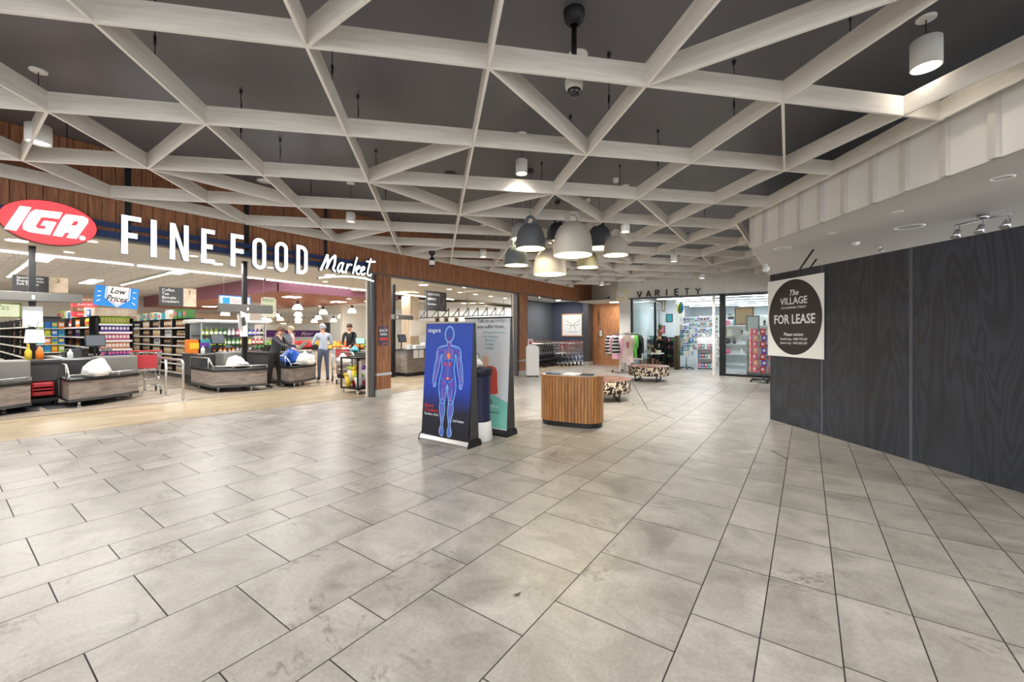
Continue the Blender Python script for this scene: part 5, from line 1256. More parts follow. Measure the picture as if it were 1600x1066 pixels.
def gondola(x0, x1, y0, depth, top, label, bays, shelves, face=-1):
    """unit running along X, stocked side facing -Y at y0"""
    r = empty('shelving_unit', ((x0 + x1) / 2, y0 + depth / 2, 0), label, 'shelving'); c = Vector(r.location)
    mb = MB(); mb.box(x0, x1, y0 + depth - .03, y0 + depth, .0, top); mb.center(c); mb.build('back_panel', 'charcoal', r)
    mb = MB(); mb.box(x0, x1, y0 + .02, y0 + depth, 0, .14); mb.center(c); mb.build('base', 'charcoal', r)
    for k in range(bays + 1):
        xv = x0 + (x1 - x0) * k / bays; mb = MB(); mb.box(xv - .025, xv + .025, y0, y0 + depth - .03, .14, top); mb.center(c); mb.build('upright', 'black_metal', r)
    for zv in shelves:
        for k in range(bays):
            xa = x0 + (x1 - x0) * k / bays + .025; xb = x0 + (x1 - x0) * (k + 1) / bays - .025
            mb = MB(); mb.box(xa, xb, y0 + .02, y0 + depth - .03, zv - .03, zv); mb.center(c); sh = mb.build('shelf', 'charcoal', r)
            mb = MB(); mb.box(xa, xb, y0, y0 + .02, zv - .04, zv + .005); mb.center(c); mb.build('price_rail', 'pale_wall', sh)
    return r
SH6 = [.17, .45, .74, 1.03, 1.32, 1.61]
gondola(-21.8, -15.75, 4.6, .5, 1.9, 'long black shelving unit of coffee, tea and biscuits beyond the railing', 5, SH6)
gondola(-23.0, -16.62, 2.62, .42, 1.92, 'black shelving unit of bright confectionery running back from the end display', 5, SH6)
gondola(-25.2, -15.7, 1.55, .42, 1.85, 'dim shelving unit of drinks behind the pole at the checkout nearest the oval sign', 6, SH6)
sc_cols = {'a': [('tan', 'cream'), ('brown', 'cream'), ('cream', 'brown'), ('tan', 'white'), ('dark', 'tan'), ('white', 'dark')], 'b': [('red', 'white'), ('pink', 'yellow'), ('orange', 'white'), ('green', 'white'), ('purple', 'white'), ('yellow', 'red'), ('red', 'yellow')], 'c': [('dark', 'tan'), ('tan', 'dark'), ('brown', 'white')]}
def stock(x0, x1, y0, shelves, pal, per, kinds, where, grp, bays):
    n_sh = len(shelves)
    for si, zv in enumerate(shelves):
        for k in range(bays):
            xa = x0 + (x1 - x0) * k / bays + .07; xb = x0 + (x1 - x0) * (k + 1) / bays - .07
            kd_ = rg.choice(kinds); c1, c2 = rg.choice(sc_cols[pal]); wd = (xb - xa) / per
            for q in range(per):
                if q % 4 == 0: c1, c2 = rg.choice(sc_cols[pal])
                s_ = (1.0, min(1.5, wd / (.17 if kd_ in ('grocery_box', 'snack_bag') else .095)), 1.0 if kd_ != 'jar' else 1.3)
                put(kd_, c1, c2, (xa + wd * (q + .5), y0 + .13, zv + .001), -PI / 2, {'snack_bag': 'packet', 'grocery_box': 'carton', 'jar': 'jar', 'bottle': 'bottle'}[kd_] + ' on ' + where, grp + ' ' + kd_.replace('_', ' ') + 's', {'snack_bag': 'packet', 'grocery_box': 'carton', 'jar': 'jar', 'bottle': 'bottle'}[kd_], s_)
stock(-21.8, -15.75, 4.6, SH6, 'a', 6, ('grocery_box', 'jar', 'grocery_box', 'snack_bag'), 'the long shelving beyond the railing', 'long shelving', 5)
stock(-23.0, -16.62, 2.62, SH6, 'b', 5, ('snack_bag', 'grocery_box', 'bottle'), 'the bright confectionery shelving', 'confectionery shelving', 5)
stock(-22.0, -15.7, 1.55, SH6[2:], 'c', 5, ('bottle', 'jar'), 'the drinks shelving behind the pole', 'drinks shelving', 4)
# end shelves of the drinks unit
r = empty('end_display', (-15.5, 1.76, 0), 'narrow dark end display of small boxes beside the drinks shelving', 'shelving'); c = Vector(r.location)
mb = MB(); mb.box(-15.68, -15.66, 1.5, 2.02, 0, 1.8); mb.center(c); mb.build('back_panel', 'charcoal', r)
for k, zv in enumerate((.95, 1.15, 1.35, 1.55)):
    mb = MB(); mb.box(-15.66, -15.4, 1.52, 2.0, zv - .02, zv); mb.center(c); mb.build('shelf', 'pale_wall', r)
    for q in range(4): put('grocery_box', ('blue', 'teal', 'orange', 'lime')[(k + q) % 4], ('white', 'blue', 'yellow')[(k * 2 + q) % 3], (-15.5, 1.585 + q * .117, zv + .001), 0, 'small coloured box on the narrow end display', 'boxes on the narrow end display', 'carton', (1, .65, .66))
# cartons kept on top
for x0, x1, y_, z_, n_, pal, wh in ((-21.5, -16.0, 4.82, 1.9, 13, ('white', 'teal', 'cream', 'green', 'white'), 'top of the long shelving'), (-22.8, -17.2, 2.84, 1.92, 11, ('lime', 'yellow', 'white', 'blue', 'red'), 'top of the confectionery shelving')):
    for k in range(n_):
        a = rg.choice(pal); put('carton', a, rg.choice(('white', 'tan', 'pink', 'teal')), (x0 + (x1 - x0) * (k + .5) / n_, y_, z_ + .001), -PI / 2, 'spare carton stored on ' + wh, 'cartons on ' + wh, 'carton', (.9, 1.0, rg.uniform(.7, 1.25)))
# end display of bags
ex = -16.5; ya, yb4 = onX(148, 500, ex + .0).y, onX(204, 500, ex).y
r = empty('end_display', (ex - .06, (ya + yb4) / 2, 0), 'end-of-aisle display of snack bags under a timber header', 'shelving'); c = Vector(r.location)
mb = MB(); mb.box(ex - .12, ex - .1, ya, yb4, 0, 1.95); mb.center(c); mb.build('back_panel', 'black', r)
for yv in (ya, yb4 - .03):
    mb = MB(); mb.box(ex - .1, ex + .32, yv, yv + .03, 0, 1.86); mb.center(c); mb.build('side_panel', 'black_metal', r)
zt_, zb_ = onX(175, 481.5, ex + .33).z, onX(175, 494, ex + .33).z
mb = MB(); mb.box(ex - .1, ex + .34, ya - .06, yb4 + .08, zb_, zt_); mb.center(c); hd_ = mb.build('header', 'pale_ply', r)
tt = text('header_text', 'ASSORTED', .11, 'white', hd_, 0, 0, 0, 'CENTER'); tt.matrix_local = Matrix.Translation(-c) @ facingX((ex + .345, (ya + yb4) / 2 + .05, (zb_ + zt_) / 2 - .04))
cols5 = [('lime', 'tan'), ('purple', 'white'), ('pink', 'white'), ('peach', 'white'), ('purple', 'pink')]
words5 = ['green and gold', 'purple with white discs', 'pink', 'peach', 'deep purple']
rowz = [onX(175, yy_, ex + .2).z for yy_ in (506.5, 519, 532, 545.5, 557)]
for k, zv in enumerate(rowz):
    mb = MB(); mb.box(ex - .1, ex + .3, ya + .03, yb4 - .03, zv - .03, zv); mb.center(c); sh = mb.build('shelf', 'black_metal', r)
    mb = MB(); mb.box(ex + .3, ex + .32, ya + .03, yb4 - .03, zv - .045, zv + .01); mb.center(c); mb.build('price_rail', 'white', sh)
    for q in range(8):
        put('snack_bag', *cols5[k], (ex + .22, ya + .07 + (yb4 - ya - .14) * (q + .5) / 8, zv + .001), 0, '%s snack bag on the %s shelf of the end display' % (words5[k], ('top', 'second', 'third', 'fourth', 'lowest seen')[k]), 'end display shelf of %s bags' % words5[k], 'snack bag', (1, .62, .88))
# stack of brand boxes over the display
for k in range(4):
    p = onX(131, 470, -18.2); p.z = 1.998 + .152 * k; mb = MB(); mb.box(-.15, .15, -.26, .26, -.075, .075); o = mb.build('display_box', ['pk_brown'] if k % 2 == 1 else ['print_red'], None, loc=p)
    tag(o, ('lowest box', 'second box up', 'maroon box third up', 'topmost box')[k] + ' of the stack above the confectionery shelving', 'box', 'stacked display boxes')
    tt = text('box_text', 'SNACKS', .09, 'warm_white', o, 0, 0, 0, 'CENTER'); tt.matrix_local = facingX((.152, 0, -.03))
# --- checkouts
def rail(mb, pts, r_=.014): mb.tube(pts, r_, 8)
def checkout(Y0, Y1, XF0, XF1, depth, label, long=2.2, round_side=1):
    """bagging bay front from (XF0,Y0) to (XF1,Y1), body running back into the store"""
    c = Vector(((XF0 + XF1) / 2, (Y0 + Y1) / 2, 0)); r = empty('checkout_counter', c, label, 'checkout')
    n = 12; front = []
    for k in range(n + 1):
        t = k / n; bulge = .10 * math.sin(t * PI)
        front.append((XF0 + (XF1 - XF0) * t + bulge, Y0 + (Y1 - Y0) * t))
    out = front + [(XF1 - depth, Y1), (XF0 - depth, Y0)]
    def ring(off, z0, z1, nm, m):
        mb = MB(); cx = c.x - depth / 2; P = [((x_ - cx) * off + cx, (y_ - c.y) * off + c.y) for x_, y_ in out]; mb.prism(P, z1 - z0, z0=z0); mb.center(c); return mb.build(nm, m, r)
    ring(1.0, .17, .50, 'bay_panel', 'lane_wood'); ring(1.02, .115, .17, 'lower_trim', 'charcoal'); ring(1.03, .50, .55, 'upper_trim', 'black')
    for fx, fy in ((XF0 - .12, Y0 + .15), (XF1 - .15, Y1 - .3), (XF0 - depth + .1, Y0 + .15), (XF1 - depth + .1, Y1 - .2)):
        mb = MB(); mb.cyl((fx, fy, .02), (fx, fy, .13), .025, n=10); mb.cyl((fx, fy, 0), (fx, fy, .03), .035, n=10); mb.center(c); mb.build('leg', 'steel', r)
    mb = MB(); mb.tube([(x_, y_, .63) for x_, y_ in front], .014, 8)
    for q in (0, 4, 8, 12): mb.cyl((front[q][0], front[q][1], .55), (front[q][0], front[q][1], .63), .012, n=6)
    rail(mb, [(XF0, Y0, .63), (XF0 - .3, Y0, .82), (XF0 - .5, Y0, .82), (XF0 - depth, Y0, .82), (XF0 - depth, Y0, .55)]); rail(mb, [(XF0 - .3, Y0, .55), (XF0 - .3, Y0, .82)])
    mb.center(c); mb.build('bag_rail', 'steel', r)
    xb = (XF0 + XF1) / 2 - depth
    mb = MB(); mb.box(xb, xb + .55, Y0 + (Y1 - Y0) * .45, Y1 + .02, .52, .93); mb.center(c); bevel(mb.build('housing', 'grey_laminate', r), .03, 2)
    mb = MB(); mb.box(xb - long, xb, Y0 + .1, Y0 + .9, .30, .86); mb.center(c); mb.build('body', 'charcoal', r)
    mb = MB(); mb.box(xb - long, xb, Y0 + .12, Y0 + .88, .06, .30); mb.center(c); mb.build('plinth', 'black', r)
    mb = MB(); mb.box(xb - long - .02, xb + .02, Y0 + .06, Y0 + .94, .86, .90); mb.center(c); mb.build('worktop', 'steel', r)
    mb = MB(); mb.box(xb - long + .1, xb - .9, Y0 + .2, Y0 + .8, .90, .915); mb.center(c); mb.build('belt', 'black', r)
    return r, xb
ckA, xbA = checkout(-.15, 1.06, -11.0, -11.5, 1.0, 'checkout at the picture edge under the oval sign, bagging bay half seen')
ck1, xb1 = checkout(1.52, 2.66, -11.35, -12.0, 1.0, 'checkout with grey housing and white bag, beside the red baskets')
ck2, xb2 = checkout(3.92, 4.93, -11.55, -11.1, 1.45, 'checkout with wide woodgrain bagging bay in the middle of the opening', long=1.25)
ck3, xb3 = checkout(5.45, 6.40, -10.95, -11.45, 1.0, 'checkout with blue and white bags, beside the shopper and trolley')
def monitor(loc, rz, label, w_=.34, h_=.26, tilt=.25, face=None):
    r = empty('monitor', loc, label, 'monitor', rz=rz)
    mb = MB(); mb.box(-.09, .09, -.09, .09, 0, .015); mb.build('foot', 'black', r)
    mb = MB(); mb.cyl((0, 0, .01), (0, 0, .28), .02, n=10); mb.build('stem', 'black', r)
    mb = MB(); mb.box(-.02, .02, -w_ / 2, w_ / 2, -h_ / 2, h_ / 2); o = mb.build('casing', 'black', r); o.location = (.03, 0, .36); o.rotation_euler = (0, -tilt, 0)
    mb = MB(); mb.box(.02, .024, -w_ / 2 + .015, w_ / 2 - .015, -h_ / 2 + .015, h_ / 2 - .015); mb.build('screen', mat('screen_' + (face or 'grey'), {'cyan': (80, 140, 160), 'green': (150, 200, 176), None: (70, 76, 84)}.get(face, (70, 76, 84)), emit=.5), o)
def small(nm, label, cat, loc, build, m, rz=0.0, group=None):
    mb = MB(); build(mb); o = mb.build(nm, m, None, loc=loc, rz=rz); tag(o, label, cat, group); return o
for (ck, xb, Y0, tg, fc) in ((ckA, xbA, -.15, 'the checkout under the oval sign', 'cyan'), (ck1, xb1, 1.52, 'the checkout beside the red baskets', None), (ck2, xb2, 3.92, 'the middle checkout with the wide bagging bay', None), (ck3, xb3, 5.45, 'the checkout with blue and white bags', None)):
    monitor((xb - .35, Y0 + .62, .90), .15, 'till screen on ' + tg, face=fc)
    monitor((xb - .75, Y0 + .85 - .1, .90), .9, 'small angled customer display on ' + tg, .2, .16, .4, fc)
    small('till', 'black till with keys on ' + tg, 'till', (xb - .6, Y0 + .35, .90), lambda mb: (mb.box(-.2, .2, -.18, .18, 0, .12), mb.box(-.12, .18, -.15, .15, .12, .18)), 'black')
    small('receipt_printer', 'boxy dark receipt printer on ' + tg, 'printer', (xb - .2, Y0 + .3, .90), lambda mb: (mb.box(-.09, .09, -.08, .08, 0, .14), mb.box(-.06, .06, -.06, .06, .14, .17)), 'charcoal')
    r = empty('payment_terminal', (xb + .02, Y0 + .75, .93), 'payment terminal tilted on a stalk at ' + tg, 'payment terminal', rz=.4)
    mb = MB(); mb.cyl((0, 0, -.03), (0, 0, .1), .015, n=8); mb.build('stalk', 'black', r)
    mb = MB(); mb.box(-.045, .045, -.09, .09, -.015, .015); o = mb.build('handset', 'charcoal', r); o.location = (0, 0, .13); o.rotation_euler = (0, .8, 0)
    small('bottle', 'clear pump bottle of sanitiser on ' + tg, 'bottle', (xb - .05, Y0 + .2, .90), lambda mb: (mb.lathe([(.001, 0), (.045, 0), (.045, .12), (.02, .15), (.012, .19)], 12), mb.bar((0, 0, .19), (.05, 0, .19), .015, .015)), 'frosted')
small('bottle', 'yellow spray bottle on the counter by the tilted notice', 'bottle', (-12.55, onX(44, 550, -12.55).y, .905), lambda mb: (mb.lathe([(.001, 0), (.05, 0), (.05, .16), (.02, .22), (.02, .27)], 12), mb.box(-.02, .05, -.015, .015, .27, .31)), 'pk_yellow')
small('bottle', 'orange cleaner bottle beside the yellow spray bottle', 'bottle', (-12.55, onX(62, 550, -12.55).y, .905), lambda mb: (mb.lathe([(.001, 0), (.055, 0), (.055, .16), (.025, .22), (.02, .25), (.001, .27)], 12),), 'pk_orange')
# shelf bridge those two stand on
mb = MB(); mb.box(-.25, .25, -.35, .45, .86, .905); mb.box(-.2, -.15, -.35, .45, 0, .86); mb.box(.15, .2, -.35, .45, .5, .86); tag(mb.build('side_counter', 'charcoal', None, loc=(xbA - .15, 1.08, 0)), 'dark narrow side counter between the first two checkouts', 'counter')
# cloth/white bags on the bays
def bag_on(label, loc, sx, sy, sz, seed, m, nm='carrier_bag'):
    mb = blob(sx, sy, sz, seed, 18, 12, .16); o = mb.build(nm, m, None, loc=loc); tag(o, label, 'bag'); return o
bag_on('white carrier bag slumped in the bagging bay beside the red baskets', (-11.65, 1.95, .552), .26, .2, .19, 3, 'white')
bag_on('white carrier bag in the half seen bagging bay under the oval sign', (-11.4, .35, .552), .26, .24, .18, 8, 'white')
bag_on('rounded white carrier bag in the wide bagging bay', (-11.9, 4.55, .552), .3, .2, .15, 5, 'white')
bag_on('blue shopping bag in the bay beside the leaning woman', (-11.5, 5.75, .552), .22, .26, .26, 6, mat('bag_blue', (30, 84, 180), .4), 'shopping_bag')
bag_on('bulging white carrier bag against the blue one', (-11.28, 6.0, .552), .17, .28, .18, 7, 'white')
for k, (yv, a_) in enumerate(((.35, 0), (1.9, 0), (4.5, 0))):
    pass
# red baskets on a wheeled base
r = empty('basket_stack', (-12.35, 1.28, 0), 'stack of red shopping baskets on a low black wheeled base', 'basket stack')
for k in range(3):
    z_ = .2 + k * .06; mb = MB(); mb.prism([(-.2, -.15), (.2, -.15), (.2, .15), (-.2, .15)], .15, z0=z_); bevel(mb.build('basket', 'red_plastic', r), .03, 2)
    mb = MB(); mb.tube([(-.12, -.16, z_ + .15), (0, -.18, z_ + .19), (.12, -.16, z_ + .15)], .01, 6); mb.build('handle', 'red_plastic', r)
mb = MB(); mb.box(-.24, .24, -.2, .2, .1, .16); mb.build('base', 'black', r)
for a in (-.2, .2):
    for b in (-.16, .16): mb = MB(); mb.cyl((a, b - .015, .05), (a, b + .015, .05), .05, n=12); mb.build('wheel', 'black', r)
# standing mats
for k, (a, b, c2, d) in enumerate((((0, 650), (62, 642), (58, 633), (0, 637)), ((75, 640), (162, 632), (140, 626), (60, 633)))):
    q = [at(*t_, .004) for t_ in (a, b, c2, d)]; cc = sum(q, Vector()) / 4; mb = MB(); mb.prism([(p.x - cc.x, p.y - cc.y) for p in q], .012); o = mb.build('floor_mat', 'charcoal', None, loc=(cc.x, cc.y, .001)); tag(o, ('dark floor mat at the picture edge before the first checkout', 'dark floor mat between the red baskets and the bagging bay')[k], 'mat')
# railings
def railing(X0, X1, Y, label, h=.86):
    r = empty('railing', (X0, Y, 0), label, 'railing'); L = X1 - X0
    mb = MB(); pts = [(0, 0, .02), (0, 0, h - .12)] + [(-.12 + .12 * math.cos(t), 0, h - .12 + .12 * math.sin(t)) for t in (.4, .8, 1.2, PI / 2)] + [(L, 0, h)]
    mb.tube(pts, .025, 10); mb.build('top_tube', 'steel', r)
    for k in (0, -1.09, L + .05):
        mb = MB(); mb.cyl((k, 0, 0), (k, 0, .012), .065, n=16); mb.build('foot_plate', 'steel', r)
        if k: mb = MB(); mb.cyl((k, 0, .01), (k, 0, h), .025, n=10); mb.build('leg', 'steel', r)
railing(-10.67, -13.4, 3.08, 'stainless railing with rounded end beside the empty trolley')
railing(-10.7, -12.9, 7.12, 'stainless railing behind the shopper pushing the trolley')

# --- drinks display with curved canopy
r = empty('drinks_display', (-14.9, 5.5, 0), 'white canopied chilled display of small bottles behind the middle checkout', 'display fridge'); c = Vector(r.location)
mb = MB(); mb.prism([(-.55, 0), (.55, 0), (.62, .05), (.5, .11), (-.5, .11), (-.62, .05)], 2.0, Matrix(((1, 0, 0, 0), (0, 0, -1, .95), (0, 1, 0, 1.72), (0, 0, 0, 1)))); bevel(mb.build('canopy', 'white', r), .02, 2)
mb = MB(); mb.box(-.45, -.4, -.9, .9, 0, 1.72); mb.build('back_panel', mat('fridge_glass', (196, 204, 204), .3), r)
mb = MB(); mb.box(-.4, .45, -.9, .9, 0, .55); mb.build('cabinet', 'grey_laminate', r)
for s_ in (-.9, .87): mb = MB(); mb.box(.38, .42, s_, s_ + .03, .55, 1.72); mb.build('corner_post', 'steel', r)
for k, zv in enumerate((.78, 1.06, 1.36)):
    mb = MB(); mb.box(-.4, .4, -.88, .88, zv - .02, zv); mb.build('shelf', 'black_metal', r)
    for q in range(15):
        c1 = (('red', 'orange', 'white', 'dark'), ('yellow', 'lime', 'green', 'yellow', 'red'), ('lime', 'lime', 'green', 'white', 'pink', 'blue', 'purple', 'dark'))[k]
        put('bottle', c1[min(len(c1) - 1, q * len(c1) // 15)], 'white', (-14.9 + .28, 5.5 - .82 + q * .117, zv + .001), 0, 'small bottle on the %s shelf of the canopied chilled display' % ('lower', 'middle', 'upper')[k], 'bottles on the chilled display %s shelf' % ('lower', 'middle', 'upper')[k], 'bottle', (1, 1.1, .85))
# cereal and detergent boxes on the near end
for k, (a, cl, lb) in enumerate(((301, ('orange', 'yellow'), 'large orange carton beside the checkout housing'), (317, ('teal', 'purple'), 'blue and purple carton next to the large orange one'))):
    p = onX(a, 558, -13.2); put('carton', *cl, (p.x, p.y, .905), 0, lb, None, 'carton', (1, .8, 1.35))

# --- white dome lamps over fresh produce
mat('dome_on', (255, 250, 240), emit=1.6)
def dome(px_, yb_, wpx, k):
    z = .46 / wpx * FPX; p = deep(px_, yb_, z); r = empty('dome_lamp', p, 'white dome lamp with black cap hanging over the fresh produce', 'pendant lamp', 'white dome lamps over the produce')
    mb = MB(); mb.lathe([(.23, 0), (.225, .06), (.2, .14), (.15, .21), (.09, .25), (.07, .26)], 20); mb.build('shade', 'dome_on', r)
    mb = MB(); mb.lathe([(.075, .255), (.07, .32), (.05, .38), (.03, .42), (.001, .43)], 14); mb.build('cap', 'black', r)
    mb = MB(); mb.cyl((0, 0, .42), (0, 0, max(.5, 3.1 - p.z)), .004, n=4); mb.build('cord', 'black', r)
for k, (a, b, w_) in enumerate(((465, 484, 15), (466, 494, 12.5), (466, 501, 11), (466, 505, 9.5), (505, 491, 13), (497, 499, 11), (491, 504, 10), (550, 489, 13), (533, 497, 11), (521, 503, 10), (554, 502, 10), (573, 494, 11), (432, 496, 11), (438, 501, 10), (442, 506, 9), (352, 493, 13), (403, 497, 10), (412, 500, 9.5), (420, 503, 9.5), (617, 490, 9.5))): dome(a, b, w_, k)
# purple slogan sign and timber lettering band on the produce wall
r, w_, h_ = simple_sign('produce_sign', 416, 505, 516, 527, -27, mat('sign_purple', (92, 44, 120), .5), 'long purple slogan sign with white writing over the produce', None, [], 'white', .3)
text('slogan', 'fresh  for  less', h_ * .75, 'white', r, w_ * .12, h_ * .25, .03, shear=.3, sx=2.0)
mb = MB(); mb.box(-33.98, -33.8, 7, 20, 2.2, 2.75); struct(mb.build('trim_13', 'pale_ply'))
mb = MB(); a = at(450, 530, 0)
for x0_, x1_, yt_, yb_ in ((617, 640, 505, 520),): pass
for k, (x0_, x1_) in enumerate(((506, 516), (534, 546))):
    a, b = onX(x0_, 520, -30), onX(x1_, 520, -30); mb = MB(); mb.box(-30.05, -30, a.y, b.y, .9, 2.2); struct(mb.build('window_%d' % (k + 1), 'charcoal'))
text('wall_text', 'FRESH  PRODUCE', .62, 'warm_white', tag(bpy.data.objects.new('wall_lettering', None), 'pale raised lettering on the far produce wall', 'lettering'), 0, 0, 0, sx=1.1)
wl = [o for o in bpy.data.objects if o.name.startswith('wall_lettering')][0]; COL.objects.link(wl); wl.matrix_world = facingX((-33.7, 16.3, 2.3))
# produce stands with fruit
FR = {'orange': ('pk_orange', 'orange'), 'lemon': ('pk_yellow', 'lemon'), 'apple': ('pk_red', 'apple'), 'cabbage': ('pk_green', 'cabbage'), 'lime': ('pk_lime', 'lime'), 'melon': ('pk_lime', 'melon')}
FM = {}
def fruit(kind, loc, label, group, s_=1.0):
    if kind not in FM:
        mb = MB(); mb.lathe([(.001, -.04), (.025, -.032), (.04, 0), (.028, .03), (.008, .036), (.001, .03)], 10); FM[kind] = mb.mesh(kind, FR[kind][0])
    o = bpy.data.objects.new(kind, FM[kind]); COL.objects.link(o); o.location = loc; o.scale = (s_,) * 3; tag(o, label, kind, group)
for k, (px_, py_, z, kinds, lab) in enumerate(((487, 548, 18.5, ('apple', 'orange'), 'the low timber stand seen beyond the till'), (531, 545, 17.0, ('lemon', 'orange'), 'the timber stand beyond the shopper with the trolley'), (419, 542, 17, ('cabbage', 'lime'), 'the timber stand beyond the leaning woman'), (566, 545, 20, ('melon', 'cabbage'), 'the farthest timber stand by the pillar'))):
    p = deep(px_, 540, z); r = empty('produce_stand', (p.x, p.y, 0), 'sloping produce stand, ' + lab[4:], 'produce stand'); r['label'] = lab[4:].capitalize() if False else 'slatted ' + lab[4:] + ' piled with ' + kinds[0] + 's'
    mb = MB(); mb.box(-.5, .5, -.9, .9, 0, .72); mb.build('crate', 'pale_ply', r)
    mb = MB(); mb.quad([(.5, -.9, .74), (.5, .9, .74), (-.5, .9, 1.0), (-.5, -.9, 1.0)]); mb.quad([(.5, -.9, .72), (-.5, -.9, .72), (-.5, -.9, 1.0), (.5, -.9, .74)]); mb.quad([(.5, .9, .74), (-.5, .9, 1.0), (-.5, .9, .72), (.5, .9, .72)]); mb.quad([(-.5, -.9, .72), (-.5, .9, .72), (-.5, .9, 1.0), (-.5, -.9, 1.0)]); mb.build('tray', 'black', r)
    for i in range(4):
        for j in range(11):
            kd_ = kinds[0] if j < 6 else kinds[1]
            fruit(kd_, (p.x + .36 - i * .24, p.y - .8 + j * .16, .81 + i * .062 + .028), kd_ + ' piled on ' + lab, kd_ + 's on ' + lab, 1.9)
# --- far counter between: lane with the cashier, service desk
def desk(x0, x1, y0, y1, h, label, nm='service_desk'):
    c = Vector(((x0 + x1) / 2, (y0 + y1) / 2, 0)); r = empty(nm, c, label, 'counter')
    mb = MB(); mb.box(x0, x1, y0, y1, .12, h - .14); mb.center(c); mb.build('lower_panel', 'lane_wood', r)
    mb = MB(); mb.box(x0 - .05, x1 + .02, y0, y1, h - .14, h); mb.center(c); mb.build('upper_panel', 'grey_laminate', r)
    mb = MB(); mb.box(x0 + .02, x1 - .05, y0 + .02, y1 - .02, 0, .12); mb.center(c); mb.build('plinth', 'black', r)
    mb = MB(); mb.box(x0 - .08, x1 + .05, y0 - .03, y1 + .03, h, h + .03); mb.center(c); mb.build('worktop', 'charcoal', r)
    return r
desk(-12.3, -11.3, 7.55, 8.7, .78, 'low woodgrain counter where the cashier in black stands')
desk(-11.4, -10.6, 9.0, 12.9, .86, 'long woodgrain customer service desk seen between pillar and banners')
small('notice_card', 'tall white card with two boxed notices on the service desk end', 'notice', (-10.56, 9.45, .60), lambda mb: (mb.box(0, .01, -.22, -.02, 0, .3), mb.box(0, .01, .02, .22, 0, .3)), 'white')
monitor((-11.0, 9.1, .89), 0.1, 'dark till screen at the near end of the service desk')
small('paper_stack', 'white papers and boxes heaped on the service desk', 'papers', (-10.9, 9.7, .89), lambda mb: (mb.box(-.15, .15, -.2, .2, 0, .12), mb.box(-.1, .1, .25, .45, 0, .2), mb.box(-.1, .1, -.42, -.28, 0, .16)), 'white')
small('notice_card', 'white printed sheet hanging below the service desk top', 'notice', (-10.56, 10.3, .22), lambda mb: (mb.box(0, .01, -.4, .4, 0, .34),), 'white')
# black zigzag frame over the service area
r = empty('zigzag_frame', (-13.2, 14, 2.3), 'black metal zigzag lighting frame over the service area', 'frame'); c = Vector(r.location)
a0, a1 = onX(655, 497, -13.2), onX(792, 492, -13.2 + 1.0); b0, b1 = onX(668, 484, -13.2), onX(795, 480, -12.2)
mb = MB(); mb.bar(a0, a1, .035, .035); mb.center(c); mb.build('lower_bar', 'black', r)
for k in range(9):
    t = (k + .5) / 9; p = a0.lerp(a1, t - .05); q = a0.lerp(a1, t + .02); q2 = Vector((q.x, q.y, b0.lerp(b1, t).z))
    mb = MB(); mb.bar(p, q2, .03, .03); mb.bar(q, q2, .03, .03); mb.center(c); mb.build('strut', 'black', r)
for t in (.05, .5, .95):
    p = a0.lerp(a1, t); mb = MB(); mb.cyl(p, (p.x, p.y, 3.31), .008, n=6); mb.center(c); mb.build('hanging_rod', 'black', r)
for k, (px_, lab) in enumerate(((683, 'first'), (697, 'second'), (713, 'third'))):
    p = onX(px_, 500, -14.1); r = empty('picture_card', None, 'small brown picture card on the white service wall, %s from the hanging sign' % lab, 'picture card', mx=facingX(p))
    mb = MB(); mb.box(-.14, .14, -.12, .12, 0, .02); mb.build('card', 'pk_tan', r); mb = MB(); mb.box(-.08, .08, -.07, .07, .02, .022); mb.build('print', 'pk_dark', r)
mb = MB(); p = onX(670, 508, -14.1); mb.box(-14.2, -14.1, 12.2, 19, 1.3, 1.98); struct(mb.build('wall_nib', 'store_soffit'))

# --- flower trolley at the pillar
r = empty('flower_cart', (-8.83, 6.0, 0), 'black wheeled cart holding wrapped flower bunches beside the timber pillar', 'cart'); 
mb = MB()
for a in (-.33, .33):
    for b in (-.24, .24): mb.bar((a, b, .1), (a, b, .86), .03, .03)
for z_ in (.12, .84):
    for s_ in (-.24, .24): mb.bar((-.33, s_, z_), (.33, s_, z_), .03, .03)
    for s_ in (-.33, .33): mb.bar((s_, -.24, z_), (s_, .24, z_), .03, .03)
mb.build('frame', 'black_metal', r)
mb = MB(); mb.box(-.32, .32, -.23, .23, .12, .14); mb.build('lower_tray', 'black', r)
mb = MB(); mb.box(-.32, .32, -.23, .23, .82, .84); mb.build('upper_tray', 'black', r)
for a in (-.3, .3):
    for b in (-.22, .22): mb = MB(); mb.cyl((a, b - .012, .05), (a, b + .012, .05), .05, n=14); w__ = mb.build('wheel', 'steel', r); mb = MB(); mb.bar((a, b, .05), (a, b, .11), .02, .035); mb.build('fork', 'black', w__)
small('price_card', 'tall white price card hanging on the flower cart', 'card', (-8.49, 5.80, .38), lambda mb: (mb.box(0, .005, -.05, .05, 0, .4),), 'white')
